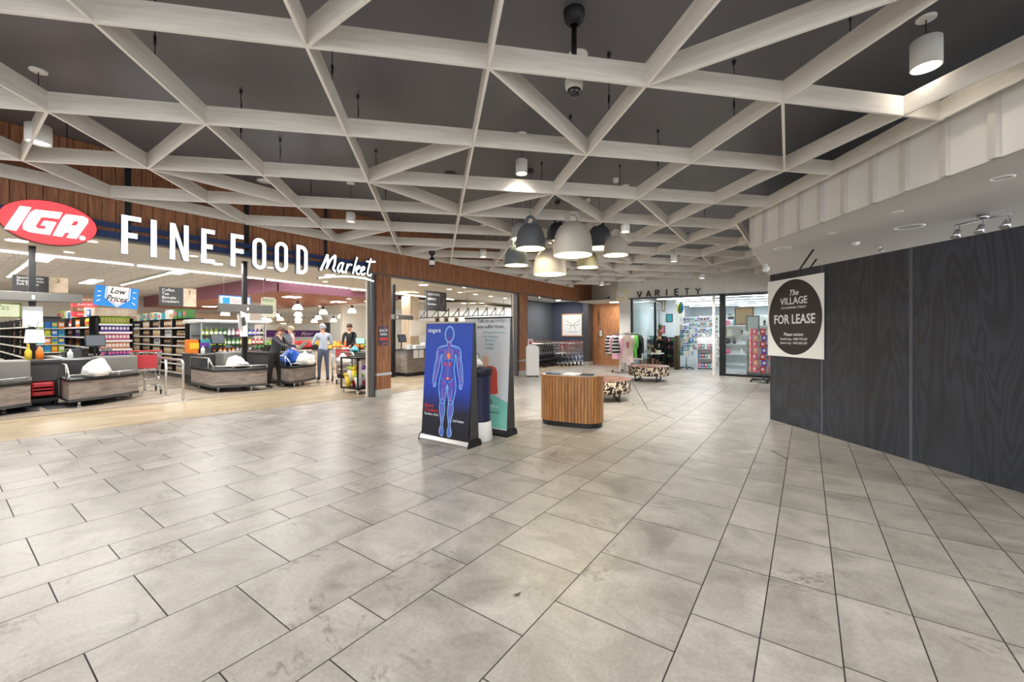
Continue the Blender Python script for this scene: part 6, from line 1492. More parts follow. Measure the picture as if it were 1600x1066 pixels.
for k in range(10):
    cx_, cy_ = -8.83 + (-.2, -.07, .07, .2)[k % 4], 6.0 + (-.13, .03, .15)[k % 3]; cl = ('yellow', 'purple', 'pink', 'lime', 'red', 'orange')[k % 6]
    r2 = empty('flower_bunch', (cx_, cy_, .14 if k < 6 else .30), '%s flower bunch in the black cart' % {'yellow': 'yellow', 'purple': 'purple', 'pink': 'pink', 'lime': 'lime green', 'red': 'red', 'orange': 'orange'}[cl], 'flower bunch', 'flower bunches in the cart')
    mb = MB(); mb.cyl((0, 0, 0), (0, 0, .26), .05, .10, n=10); mb.build('wrapping', 'frosted' if k % 2 else 'pk_' + cl, r2)
    mb = MB()
    for q in range(7): a = q * .9; mb.lathe([(.001, -.03), (.044, -.012), (.046, .014), (.001, .04)], 8, (.075 * math.cos(a) * (q > 0), .075 * math.sin(a) * (q > 0), .29 + .04 * (q == 0)))
    mb.build('blooms', 'pk_' + cl, r2)

simple_sign('store_banner', -30, 33, 472, 496, -15.2, 'lime_pale', 'pale green hanging board behind the long grey beam at the picture edge', 'olive_ink', ['OUR', 'PRICES'], 'olive_ink', .12)

# ================================================================== PEOPLE
def person(nm_label, loc, rz, H, top, pants, hair, lean=0.0, hands=None, skin=(206, 160, 134), stride=.08, shoe=(30, 30, 32), sleeve='long', hair_len=.0, holds=None):
    """standing figure facing local +x; hands = ((x,y,z),(x,y,z)) wrist targets"""
    s = H / 1.72
    root = empty('person', loc, nm_label, 'person', rz=rz)
    V = []; E_ = []; R_ = []; REG = []
    def v(p, r): V.append(Vector(p) * s); R_.append((r[0] * s, r[1] * s) if isinstance(r, tuple) else (r * s, r * s)); return len(V) - 1
    def e(a, b, g_): E_.append((a, b)); REG.append(g_)
    pel = v((0, 0, .93), (.135, .17))
    def T(x, z): # lean the upper body about the hip
        c_, s_ = math.cos(lean), math.sin(lean); return (x * c_ + (z - .93) * s_, .93 - x * s_ + (z - .93) * c_)
    def up(x, y, z): a, b = T(x, z); return (a, y, b)
    wa = v(up(0, 0, 1.08), (.115, .145)); ch = v(up(0, 0, 1.27), (.125, .17)); sh = v(up(-.01, 0, 1.40), (.095, .15)); ne = v(up(0, 0, 1.485), .055); ja = v(up(.025, 0, 1.56), (.075, .066)); he = v(up(.015, 0, 1.64), (.088, .076)); tp = v(up(.0, 0, 1.70), (.055, .05))
    e(pel, wa, 'top'); e(wa, ch, 'top'); e(ch, sh, 'top'); e(sh, ne, 'skin'); e(ne, ja, 'skin'); e(ja, he, 'skin'); e(he, tp, 'skin')
    hands = hands or ((.08, -.24, .84), (.08, .24, .84))
    for i, sd in enumerate((-1, 1)):
        S = Vector(up(0, sd * .185, 1.395)); hn = Vector(hands[i]); 
        d = hn - S; L = d.length; ua, fa = .29, .26; L_ = min(L, ua + fa - .01); d = d.normalized(); hn = S + d * L_
        a = (ua * ua - fa * fa + L_ * L_) / (2 * L_); hgt = math.sqrt(max(0, ua * ua - a * a)); pv = Vector((-.6, sd * .5, -.7)); pv = (pv - d * pv.dot(d)).normalized(); El = S + d * a + pv * hgt
        x0 = v(S, .062); x1 = v(El, .044); x2 = v(hn, .030); fd = (hn - El).normalized(); pm_ = v(hn + fd * .06, (.034, .022)); 
        e(sh, x0, 'top'); e(x0, x1, 'top'); e(x1, x2, 'top' if sleeve == 'long' else 'skin'); e(x2, pm_, 'skin')
        sdv = fd.cross(Vector((0, 0, 1))); sdv = sdv.normalized() if sdv.length > .1 else Vector((0, 1, 0))
        for q, (o_, ln) in enumerate(((-.028, .07), (-.01, .082), (.01, .078), (.027, .062))):
            b = v(hn + fd * .10 + sdv * o_, .0095); c_ = v(hn + fd * (.10 + ln) + sdv * o_ * 1.2 + Vector((0, 0, -.02)), .008); e(pm_, b, 'skin'); e(b, c_, 'skin')
        th = v(hn + fd * .05 - sdv * sd * -.04, .010); t2 = v(hn + fd * .09 - sdv * sd * -.055, .0085); e(pm_, th, 'skin'); e(th, t2, 'skin')
        st = stride * sd; hip = v((0, sd * .09, .86), .092); kn = v((.02 + st * .5, sd * .1, .49), .060); an = v((-.02 + st, sd * .105, .09), .042); to = v((.15 + st, sd * .12, .035), (.04, .034)); hl = v((-.05 + st, sd * .105, .04), .038)
        e(pel, hip, 'pants'); e(hip, kn, 'pants'); e(kn, an, 'pants'); e(an, to, 'shoe'); e(an, hl, 'shoe')
    me = bpy.data.meshes.new('person_body'); me.from_pydata([tuple(q) for q in V], E_, []); o = bpy.data.objects.new('body_tmp', me); COL.objects.link(o)
    m_ = o.modifiers.new('skin', 'SKIN'); m_.use_smooth_shade = True
    for i, q in enumerate(R_): me.skin_vertices[0].data[i].radius = q
    me.skin_vertices[0].data[pel].use_root = True
    sb = o.modifiers.new('sub', 'SUBSURF'); sb.levels = 2; sb.render_levels = 2
    bpy.context.view_layer.update(); me2 = bpy.data.meshes.new_from_object(o.evaluated_get(bpy.context.evaluated_depsgraph_get())); bpy.data.objects.remove(o)
    keys = ['top', 'pants', 'skin', 'shoe']; me2.materials.clear()
    for m0 in (mat('cloth_%d_%d_%d' % top, top, .8, var=.08), mat('cloth_%d_%d_%d' % pants, pants, .85, var=.08), mat('skin_%d' % skin[0], skin, .55, var=.03), mat('shoe_%d' % shoe[0], shoe, .5)): me2.materials.append(m0)
    segs_ = [(V[a], V[b], keys.index(g_)) for (a, b), g_ in zip(E_, REG)]
    for p_ in me2.polygons:
        c_ = p_.center; best = 9; bi = 0
        for a, b, g_ in segs_:
            ab = b - a; t = max(0, min(1, (c_ - a).dot(ab) / max(ab.length_squared, 1e-9))); d_ = (a + ab * t - c_).length
            if d_ < best: best = d_; bi = g_
        p_.material_index = bi; p_.use_smooth = True
    bo = bpy.data.objects.new('body', me2); COL.objects.link(bo); bo.parent = root
    hc = V[he]; fdir = Vector((math.cos(lean), 0, -math.sin(lean))); udir = Vector((math.sin(lean), 0, math.cos(lean)))
    hm = Matrix((( fdir.x, 0, udir.x, hc.x), (0, 1, 0, hc.y), (fdir.z, 0, udir.z, hc.z), (0, 0, 0, 1)))
    def hfn(u, v_):
        t = u * 2 * PI; z = v_ * PI * .62; k = 1 + .05 * math.sin(5 * t); r_ = .098 * s * k
        dn = max(0, -math.cos(t)) * hair_len
        return Vector((math.sin(z) * math.cos(t) * r_ * 1.04 - .015 * s, math.sin(z) * math.sin(t) * r_ * .95, math.cos(z) * r_ * 1.02 + .018 * s - dn * v_ * s - (.02 * s if math.cos(t) < 0 else -.015 * s) * v_))
    mb = MB(); mb.grid(hfn, 16, 8, True); mb.build('hair', mat('hair_%d' % hair[0], hair, .7, var=.15), root, mx=hm)
    for sd in (-1, 1):
        mb = MB(); mb.lathe([(.001, -.008), (.009, -.004), (.010, 0), (.009, .004), (.001, .008)], 10); mb.build('eye', 'black', root, mx=hm @ Matrix.Translation((.078 * s, sd * .03 * s, -.012 * s)))
        mb = MB(); mb.grid(lambda u, v_: Vector((.012 * math.cos(u * 2 * PI) * math.sin(v_ * PI), .006 * math.sin(u * 2 * PI) * math.sin(v_ * PI), .022 * math.cos(v_ * PI))), 8, 6, True); mb.build('ear', M('skin_%d' % skin[0]), root, mx=hm @ Matrix.Translation((-.005, sd * .078 * s, -.02 * s)))
    mb = MB(); mb.prism([(-.004, -.03), (.024, -.03), (.004, .016)], .018, Matrix(((1, 0, 0, .076 * s), (0, 0, 1, -.009), (0, 1, 0, -.02 * s), (0, 0, 0, 1)))); mb.build('nose', M('skin_%d' % skin[0]), root, mx=hm)
    mb = MB(); mb.box(-.002, .006, -.02, .02, -.005, .005); mb.build('mouth', mat('lips', (150, 84, 78), .5), root, mx=hm @ Matrix.Translation((.076 * s, 0, -.066 * s)))
    return root
ANG_R = YAW          # facing towards the right of the view
person('person leaning forward in dark grey jumper and black trousers at the bagging bay', (-11.32, 5.20, 0), ANG_R - .1, 1.60, (52, 54, 62), (20, 20, 24), (92, 66, 48), lean=.28, hands=((.62, -.1, 1.10), (.60, .12, 1.16)), stride=.10)
small('tablet', 'grey tablet held out by the leaning person in dark grey', 'tablet', (-11.32 + math.cos(ANG_R - .1) * .78, 5.20 + math.sin(ANG_R - .1) * .78, 1.10), lambda mb: mb.bar((-.1, 0, -.08), (.1, 0, .1), .24, .012), mat('tablet_grey', (150, 168, 172), .3), rz=ANG_R)
person('person in pink top standing behind the checkout facing the leaning person', (-12.95, 6.35 + .1, 0), ANG_R + PI + .3, 1.62, (200, 158, 166), (70, 70, 84), (170, 150, 130), hands=((.30, -.1, 1.05), (.30, .1, 1.05)), skin=(214, 170, 146))
person('person in white and blue top holding a shopping trolley by the railing', (-11.75, 6.80, 0), ANG_R + PI - .9, 1.68, (176, 188, 206), (90, 100, 124), (168, 170, 176), lean=.08, hands=((.34, -.2, 1.12), (.34, .2, 1.12)), skin=(206, 168, 146))
person('person in black with glasses on head working the till behind low counter', (-12.75, 8.35, 0), -.9, 1.72, (24, 25, 30), (26, 26, 30), (60, 44, 36), lean=.1, hands=((.36, -.12, 1.0), (.36, .12, 1.0)), skin=(198, 150, 124))
person('customer with long fair hair in dark grey coat standing beside the till', (-11.9, 9.15, 0), -2.2, 1.64, (72, 84, 92), (40, 42, 52), (140, 104, 74), lean=.12, hands=((.30, -.1, 1.02), (.30, .1, 1.02)), hair_len=.16)
monitor((-12.0, 8.2, .81), -.2, 'green lit till screen before the person in black', .32, .22, .2, 'green')
tsh = dup(t0, (-10.98, 6.95, 0), -.5, 'chrome trolley with pink child seat pushed by the person in white and blue')
bag_on('full white grocery bags in the trolley by the railing', (-10.95, 6.95, .56), .26, .15, .13, 9, 'white', 'grocery_bag')
bag_on('blue grocery bag on the till counter before the person in black', (-11.6, 7.75, .815), .12, .14, .1, 12, 'pk_teal', 'grocery_bag')

# ================================================================== CLOTHES RACK by the corridor
def garment(mats, w_=.42, h_=.62, sleeve=.5, flare=1.1):
    """hanging top in local yz plane: y across, z down from 0; x thickness"""
    mb = MB()
    def fn(u, v):
        t = u * 2 * PI; z = -v * h_; k = .55 + .45 * min(1, v * 6); wv = w_ / 2 * k * (1 + (flare - 1) * v)
        return Vector((.05 * (1 + .3 * math.sin(3 * t + 5 * v)) * math.sin(t) * (.5 + .7 * v), wv * math.cos(t) + .01 * math.sin(9 * v), z))
    mb.grid(fn, 20, 10, True)
    for s_ in (-1, 1):
        mb.tube([(0, s_ * w_ * .36, -.04), (0, s_ * (w_ * .5 + .03), -.14), (0, s_ * (w_ * .5 + .06), -.14 - sleeve * .5), (0, s_ * (w_ * .5 + .05), -.14 - sleeve)], [.06, .065, .055, .05], 10)
    return mb
m = bpy.data.materials.new('striped_knit'); m.use_nodes = True; nt = m.node_tree; b = nt.nodes['Principled BSDF']; tc = nt.nodes.new('ShaderNodeTexCoord'); wv = nt.nodes.new('ShaderNodeTexWave'); wv.bands_direction = 'Z'; wv.inputs['Scale'].default_value = 2.6; wv.inputs['Distortion'].default_value = .6
cr = nt.nodes.new('ShaderNodeValToRGB'); cr.color_ramp.interpolation = 'CONSTANT'; cr.color_ramp.elements[0].color = rgb(24, 24, 28); cr.color_ramp.elements[1].position = .5; cr.color_ramp.elements[1].color = rgb(214, 212, 208)
nt.links.new(tc.outputs['Object'], wv.inputs[0]); nt.links.new(wv.outputs['Fac'], cr.inputs[0]); nt.links.new(cr.outputs[0], b.inputs['Base Color']); b.inputs['Roughness'].default_value = .9; MATS['striped'] = m
rk = deep(977, 580, 15.0); RX, RY = rk.x, rk.y
r = empty('clothes_rack', (RX, RY, 0), 'round chrome clothes rack on castors beside the corridor pillar', 'clothes rack')
mb = MB(); mb.tube([(.42 * math.cos(t * PI / 14), .42 * math.sin(t * PI / 14), 1.42) for t in range(28)], .014, 8, True); mb.build('top_ring', 'chrome', r)
mb = MB(); mb.cyl((0, 0, .12), (0, 0, 1.42), .02, n=10); mb.bar((-.42, 0, 1.42), (.42, 0, 1.42), .02, .02); mb.bar((0, -.42, 1.42), (0, .42, 1.42), .02, .02); mb.build('post', 'chrome', r)
mb = MB()
for k in range(4): a = k * PI / 2 + .6; mb.bar((0, 0, .12), (.46 * math.cos(a), .46 * math.sin(a), .09), .03, .03)
mb.build('base', 'chrome', r)
for k in range(4): a = k * PI / 2 + .6; mb = MB(); mb.cyl((.46 * math.cos(a), .46 * math.sin(a) - .012, .04), (.46 * math.cos(a), .46 * math.sin(a) + .012, .04), .04, n=12); mb.build('castor', 'black', r)
gs = [('pink', 'pk_pinkcloth', (222, 168, 186), 'pale pink long sleeved top on the clothes rack', -2.0, .86, .5), ('striped', 'striped', None, 'black and white striped jumper on the clothes rack', -2.6, .72, .55), ('stripedb', 'striped', None, 'striped jumper half hidden by the pale pink top', -1.62, .66, .5), ('blush', 'pk_blush', (226, 204, 196), 'blush beige printed T-shirt facing the hall on the rack', -1.05, .98, .2), ('green', 'pk_greencloth', (92, 170, 70), 'bright green top at the side of the rack', -.35, .8, .3), ('dark', 'pk_darkcloth', (38, 40, 48), 'dark top at the shop side of the rack', .1, .82, .5), ('mauve', 'pk_mauve', (190, 130, 150), 'mauve top at the back of the rack', 2.6, .8, .4), ('charc', 'pk_coal', (54, 54, 62), 'charcoal top at the back of the rack', 1.6, .85, .5), ('pale', 'pk_palegrey', (204, 200, 196), 'pale grey top at the back of the rack', .8, .9, .4)]
for nm, mk, colr, lab, a, hgt, slv in gs:
    mt = MATS['striped'] if mk == 'striped' else mat(mk, colr, .9, var=.1, vscale=9)
    x_, y_ = RX + .44 * math.cos(a), RY + .44 * math.sin(a)
    g_ = empty('garment', (x_, y_, 1.36), lab, 'top', 'tops on the clothes rack', rz=a + (0.0 if nm in ('blush', 'pink') else .9))
    garment(mt, .40, hgt, slv).build('fabric', mt, g_)
    mb = MB(); mb.tube([(0, -.17, -.04), (0, 0, .03), (0, .17, -.04)], .008, 6); mb.tube([(0, 0, .03), (0, .0, .06), (0, .02, .08), (0, 0, .1)], .004, 6); mb.build('hanger', 'black', g_)
    if nm == 'blush':
        mb = MB(); mb.prism([(-.03, -.45), (.03, -.45), (.05, -.2), (0, -.28), (-.05, -.2)], .003, Matrix(((0, 0, 1, .072), (1, 0, 0, 0), (0, 1, 0, 0), (0, 0, 0, 1)))); mb.build('chest_print', mat('rose_ink', (170, 80, 84)), g_)

# ================================================================== VARIETY SHOP
mb = MB(); mb.box(-5.62, -5.5, 15.8, 26, 0, 3.2); mb.box(-5.6, 4, 26, 26.1, 0, 3.2); mb.box(2.2, 2.3, 15.4, 26, 0, 3.2); struct(mb.build('wall_shop', mat('shop_white', (214, 222, 226), .6, var=.02)))
mb = MB(); mb.box(-5.6, 2.3, 15.52, 26, 2.9, 3.0); struct(mb.build('ceiling', mat('shop_ceiling', (214, 222, 224), .7, var=.02)))
mb = MB(); mb.box(-5.6, 2.3, 17.15, 26, -.1, .001); struct(mb.build('floor', mat('shop_vinyl', (150, 156, 160), .3)))
for k in range(6):
    y_ = 16.5 + k * 1.5; r = empty('strip_light', (-1.7, y_, 2.875), 'long bright strip light across the variety shop ceiling', 'strip light', 'strip lights of the variety shop')
    mb = MB(); mb.box(-3.5, 3.6, -.04, .04, -.03, 0); mb.build('tube', 'tube_on', r); mb = MB(); mb.box(-3.5, 3.6, -.07, .07, 0, .02); mb.build('housing', 'white', r)
for x_, y_ in ((-3.8, 17.5), (-.8, 17.5), (-3.5, 21), (0, 21), (-2, 24)): area_light('shop_lamp', (x_, y_, 2.8), 1.6, .5, 42, (.92, .98, 1))
# shopfront frames and glass
mb = MB(); a = onY(1129, 500, VY); mb.box(a.x - .09, a.x + .09, VY - .05, VY + .1, 0, VZ); struct(mb.build('trim_14', 'black_metal'))
mb = MB(); mb.box(a.x + .09, 2.2, VY - .03, VY + .06, 0, .07); mb.box(a.x + .09, 2.2, VY - .03, VY + .06, VZ - .07, VZ); struct(mb.build('trim_15', 'black_metal'))
mb = MB(); mb.box(a.x + .09, 2.2, VY + .01, VY + .02, .07, VZ - .07); struct(mb.build('window_3', mat('clear_glass', (235, 245, 245), .02, trans=.98, var=0)))
mb = MB(); a2 = onY(1116, 500, VY); mb.box(a2.x - .06, a2.x + .02, VY, VY + .08, 0, VZ); struct(mb.build('trim_16', 'white_paint'))
mb = MB(); mb.box(-5.42, -5.36, VY, VY + .08, 0, VZ); mb.bar((-5.0, 16.9, VZ / 2), (-4.92, 16.9, VZ / 2), .09, VZ - .1); struct(mb.build('trim_17', 'black_metal'))
mb = MB(); mb.bar((-5.39, 15.5, VZ / 2), (-4.98, 16.86, VZ / 2), .012, VZ - .1); struct(mb.build('window_4', M('clear_glass')))
mb = MB(); mb.box(-5.4, -1.9, 17.1, 17.15, 0, .004); struct(mb.build('trim_18', 'steel'))

def shop_shelf(loc, w_, d_, h_, zs, m, label, rz=0):
    r = empty('shelf_unit', loc, label, 'shelf', rz=rz)
    for s_ in (-1, 1): mb = MB(); mb.box(s_ * w_ / 2 - .015, s_ * w_ / 2 + .015, -d_ / 2, d_ / 2, 0, h_); mb.build('side_panel', m, r)
    mb = MB(); mb.box(-w_ / 2, w_ / 2, d_ / 2 - .015, d_ / 2, 0, h_); mb.build('back_panel', m, r)
    for z_ in zs: mb = MB(); mb.box(-w_ / 2 + .015, w_ / 2 - .015, -d_ / 2, d_ / 2 - .015, z_, z_ + .02); mb.build('shelf', m, r)
    return r
p = onY(1104, 560, 17.9); shop_shelf((p.x, 17.9, 0), .62, .35, 1.25, (.05, .42, .8), 'white', 'white open cube shelf with small toys inside the variety shop')
for zi, z_ in enumerate((.07, .44, .82)):
    for q in range(5): put('gift_box' if False else 'grocery_box', ('pink', 'blue', 'red', 'teal', 'white')[(q + zi) % 5], 'white', (p.x - .22 + q * .11, 17.82, z_ + .001), -PI / 2, 'small packaged toy in the white cube shelf', 'toys in the white cube shelf', 'packaged toy', (1, .6, .7))
# patterned divider panel
m = bpy.data.materials.new('floral_mosaic'); m.use_nodes = True; nt = m.node_tree; b = nt.nodes['Principled BSDF']; tc = nt.nodes.new('ShaderNodeTexCoord'); vo = nt.nodes.new('ShaderNodeTexVoronoi'); vo.inputs['Scale'].default_value = 22
cr = nt.nodes.new('ShaderNodeValToRGB'); e = cr.color_ramp.elements; e[0].color = rgb(120, 90, 96); e[1].color = rgb(226, 222, 218); e[1].position = .5; k = e.new(.3); k.color = rgb(150, 160, 150)
sp = nt.nodes.new('ShaderNodeSeparateColor'); nt.links.new(tc.outputs['Object'], vo.inputs['Vector']); nt.links.new(vo.outputs['Color'], sp.inputs[0]); nt.links.new(sp.outputs[0], cr.inputs[0]); nt.links.new(cr.outputs[0], b.inputs['Base Color']); b.inputs['Roughness'].default_value = .4; MATS['mosaic'] = m
pa, pb = onY(1096, 525, 18.6), onY(1121, 575, 18.6); mb = MB(); mb.box(-.45, .45, -.1, .1, 0, 1.38); tag(mb.build('display_plinth', MATS['mosaic'], None, loc=((onY(1108, 550, 18.6)).x + .05, 18.6, 0)), 'waist high display cabinet with busy floral pattern', 'cabinet')
# shelves of trinkets against the shop wall
p = onY(1013, 560, 17.6)
shop_shelf((p.x - .1, 17.75, 0), 1.5, .4, 1.3, (.1, .45, .8, 1.1), 'black_metal', 'black shelf of cushions and trinkets at the shop entrance')
tr = random.Random(9)
def trinket(kind, loc, mt, label, group, s_=1.0):
    key = 'tk_' + kind
    if key not in FM:
        mb = MB()
        if kind == 'vase': mb.lathe([(.001, 0), (.04, 0), (.07, .06), (.06, .14), (.025, .2), (.035, .24)], 14)
        elif kind == 'cushion': mb.grid(lambda u, v: Vector((.06 * math.sin(v * PI) * math.sin(u * 2 * PI), .15 * math.copysign(abs(math.cos(u * 2 * PI)) ** .6, math.cos(u * 2 * PI)) * math.sin(v * PI) ** .4, .26 * v)), 14, 8, True)
        elif kind == 'ornament': mb.lathe([(.001, 0), (.05, 0), (.055, .02), (.02, .05), (.05, .11), (.045, .16), (.015, .2), (.001, .21)], 12)
        elif kind == 'basket': mb.lathe([(.001, 0), (.1, 0), (.13, .12), (.12, .12), (.09, .02)], 14)
        FM[key] = mb
    s_ = s_ * (.8 if kind == 'cushion' else 1); me_key = key + str(mt)
    if me_key not in FM: FM[me_key] = FM[key].mesh(kind, mt)
    o = bpy.data.objects.new(kind, FM[me_key]); COL.objects.link(o); o.location = loc; o.scale = (s_,) * 3; o.rotation_euler = (0, 0, tr.uniform(-2, -1)); tag(o, label, kind, group)
for zi, z_ in enumerate((.12, .47, .82, 1.12)):
    for q in range(8):
        kd_ = ('vase', 'ornament', 'cushion', 'basket')[(q + zi) % 4]
        trinket(kd_, (p.x - .62 + q * .15, 17.66, z_ + .002), ('pk_cream', 'pk_dark', 'pk_white', 'pk_tan', 'pk_teal')[tr.randrange(5)], kd_ + ' on the black shelf at the shop entrance', kd_ + 's on the black entrance shelf', .85)
# table of books
r = empty('display_table', (p.x + .15, 16.75, 0), 'white topped table with books standing beneath, at the shop entrance', 'table')
mb = MB(); mb.box(-.65, .65, -.3, .3, .6, .63); mb.build('tabletop', 'white', r)
for a in (-.6, .6):
    for b_ in (-.26, .26): mb = MB(); mb.box(a - .02, a + .02, b_ - .02, b_ + .02, 0, .6); mb.build('leg', 'black_metal', r)
mb = MB(); mb.box(-.6, .6, -.25, .25, .12, .14); mb.build('lower_shelf', 'black_metal', r)
for q in range(16):
    mb = MB(); hgt = tr.uniform(.22, .32); mb.box(-.018, .018, -.1, .1, 0, hgt); o = mb.build('book', 'pk_' + ('white', 'cream', 'dark', 'teal', 'brown', 'peach')[tr.randrange(6)], None, loc=(p.x - .4 + q * .068, 16.7, .142)); tag(o, 'upright book under the white entrance table', 'book', 'books under the entrance table')
for q in range(7): trinket(('basket', 'vase', 'ornament')[q % 3], (p.x - .35 + q * .17, 16.72 + .1 * (q % 2), .632), ('pk_tan', 'pk_brown', 'pk_cream', 'pk_white')[q % 4], ('basket', 'vase', 'ornament')[q % 3] + ' on the white entrance table', 'wares on the entrance table', .9)
# potted spiky plant high on the shelf
pp = onY(1003, 505, 17.7); r = empty('potted_plant', (-5.0, 17.7, 1.30), 'spiky green plant in clay pot on top of the black shelf', 'plant')
mb = MB(); mb.lathe([(.001, 0), (.07, 0), (.11, .2), (.12, .24), (.1, .24)], 18); mb.build('pot', mat('clay', (166, 112, 88), .7), r)
mb = MB()
for q in range(26):
    a = q * 2.4; l_ = .2 + .08 * (q % 3); t_ = .25 + .5 * (q % 5) / 5
    d = Vector((math.cos(a) * t_, math.sin(a) * t_, 1 - t_ * .5)).normalized(); s_ = Vector((-math.sin(a), math.cos(a), 0)) * .02; b0_ = Vector((0, 0, .24)); m0 = b0_ + d * l_ * .5
    mb.quad([b0_ - s_ * .5, b0_ + s_ * .5, m0 + s_, m0 - s_]); mb.quad([m0 - s_, m0 + s_, b0_ + d * l_ + Vector((0, 0, -.02)) + s_ * .1, b0_ + d * l_ + Vector((0, 0, -.02)) - s_ * .1])
mb.build('leaves', mat('leaf_green', (64, 110, 60), .5), r)
# wall hangings on the shop wall
for k, (px_, py_, w_, h_, kind, lab) in enumerate(((1017, 468, .5, .8, 'wreath', 'black looped wire butterfly wall ornament high on the shop wall'), (1027, 500, .16, .9, 'panel', 'tall narrow grey wall hanging below the wire ornament'), (1037, 473, .12, .75, 'panel', 'slim dark frame hanging near the rainbow balloon'))):
    X_ = -5.48; c = onX(px_, py_, X_)
    if kind == 'wreath':
        c = onY(px_, py_, 19.0); r = empty('wall_ornament', None, lab, 'ornament', mx=facingY((c.x, 19.0, c.z)))
        mb = MB()
        for sx_, sy_, q_ in ((-.14, .16, .16), (.14, .16, .16), (-.12, -.14, .12), (.12, -.14, .12)): mb.tube([(sx_ + q_ * .9 * math.cos(t * PI / 8), sy_ + q_ * math.sin(t * PI / 8), 0) for t in range(16)], .02, 6, True)
        mb.build('wire', 'black', r); mb = MB(); mb.bar((0, .4, 0), (0, 1.0, 0), .006, .006); mb.build('hook_wire', 'black', r)
    else:
        c = onY(px_, py_, 19.0); r = empty('wall_hanging', None, lab, 'wall hanging', mx=facingY((c.x, 19.0, c.z))); mb = MB(); mb.box(-w_ / 2, w_ / 2, -h_ / 2, h_ / 2, 0, .03); mb.build('panel', 'grey_laminate' if k == 1 else 'black', r)
        mb = MB(); mb.box(-w_ / 2 + .02, w_ / 2 - .02, -h_ / 2 + .03, h_ / 2 - .03, .03, .034); mb.build('face', 'pk_cream' if k == 2 else 'frosted', r)
# partition those hang on
mb = MB(); a = onY(1008, 500, 19.06).x; b_ = onY(1056, 500, 19.06).x; mb.box(a, b_, 19.04, 19.1, 0, 2.9); struct(mb.build('wall_shop', M('shop_white')))
# tall rack of cards (spinner) and brown carpet roll
def spinner(loc, rows, cols, h_, rad, palette, label, itemlabel, grp, z0=.35, w_=.13, hh_=.17):
    r = empty('display_spinner', loc, label, 'display spinner')
    mb = MB(); mb.cyl((0, 0, .06), (0, 0, h_), .02, n=10); mb.build('post', 'chrome', r)
    mb = MB()
    for k in range(5): a = k * 2 * PI / 5; mb.bar((0, 0, .07), (rad * 1.1 * math.cos(a), rad * 1.1 * math.sin(a), .06), .05, .03)
    mb.build('base', 'black', r)
    for k in range(5): a = k * 2 * PI / 5; mb = MB(); mb.cyl((rad * 1.1 * math.cos(a), rad * 1.1 * math.sin(a) - .015, .03), (rad * 1.1 * math.cos(a), rad * 1.1 * math.sin(a) + .015, .03), .03, n=10); mb.build('castor', 'black', r)
    mb = MB()
    for q in range(rows + 1): z_ = z0 + q * (h_ - z0) / rows - .01; mb.tube([(rad * .8 * math.cos(t * PI / 8), rad * .8 * math.sin(t * PI / 8), z_) for t in range(16)], .006, 5, True)
    mb.build('rings', 'chrome', r)
    me_ = {}
    for q in range(rows):
        for k in range(cols):
            a = k * 2 * PI / cols - 2.2 + .1 * (q % 2)
            if math.sin(a) > .55: continue
            cl = palette[(q * 3 + k) % len(palette)]
            if cl not in me_: mb = MB(); mb.box(-.02, .02, -w_ / 2, w_ / 2, 0, hh_); mb.cur = 1; mb.prism([(.04 * math.cos(t), .045 * math.sin(t)) for t in (0, 1, 2, 3, 4, 5)], .003, Matrix(((0, 0, 1, .02), (1, 0, 0, 0), (0, 1, 0, hh_ * .55), (0, 0, 0, 1)))); me_[cl] = mb.mesh('gift_pack', ['pk_' + cl, 'pk_white'])
            o = bpy.data.objects.new('gift_pack', me_[cl]); COL.objects.link(o); o.location = (loc[0] + rad * math.cos(a), loc[1] + rad * math.sin(a), z0 + q * (h_ - z0) / rows); o.rotation_euler = (0, 0, a); tag(o, itemlabel, 'pack', grp)
    return r
p = at(1193, 594); spinner((p.x + .05, 14.1, 0), 7, 10, 1.56, .34, ('pink', 'red', 'pink', 'peach', 'purple', 'white'), 'castor mounted spinner of pink gift packs outside the shop window', 'pink or purple gift pack on the spinner outside the window', 'gift packs on the outside spinner', .30)
p = onY(1068, 570, 16.95); spinner((p.x, 17.4, 0), 7, 8, 1.75, .22, ('teal', 'white', 'cream', 'blue'), 'slim card spinner just inside the shop entrance', 'greeting card pack on the slim spinner inside the entrance', 'card packs on the inner spinner', .55, .12, .15)
p = onY(1055, 550, 16.6); small('carpet_roll', 'tall olive brown fabric roll standing at the shop entrance', 'roll', (p.x, 16.9, 0), lambda mb: (mb.cyl((0, 0, 0), (0, 0, 1.32), .11, .10, n=20), mb.lathe([(.11, .0), (.115, .01), (.115, .03)], 20)), mat('olive_cloth', (78, 70, 48), .9))
# rainbow balloon
p = onY(1063, 481, 17.2); r = empty('balloon', p, 'rainbow striped foil balloon floating in the shop doorway', 'balloon')
BC = ('red', 'orange', 'yellow', 'green', 'blue', 'purple'); mb = MB()
for k, cl in enumerate(BC):
    b = len(mb.v); mb.cur = k; mb.smooth = True
    for i in range(5):
        for j in range(9):
            t = (k + i / 4) * 2 * PI / 6; s_ = j * PI / 8; mb.v.append((.16 * math.sin(s_) * math.cos(t) * .6, .17 * math.sin(s_) * math.sin(t), .24 * math.cos(s_)))
    for i in range(4):
        for j in range(8): mb.add((b + i * 9 + j, b + (i + 1) * 9 + j, b + (i + 1) * 9 + j + 1, b + i * 9 + j + 1))
o = mb.build('envelope', ['pk_' + q for q in BC], r); o.rotation_euler = (.2, 0, .9)
mb = MB(); mb.tube([(0, 0, -.24), (.03, 0, -.5), (0, .02, -.8), (.02, 0, -1.2)], .003, 4); mb.build('ribbon', 'white', r)
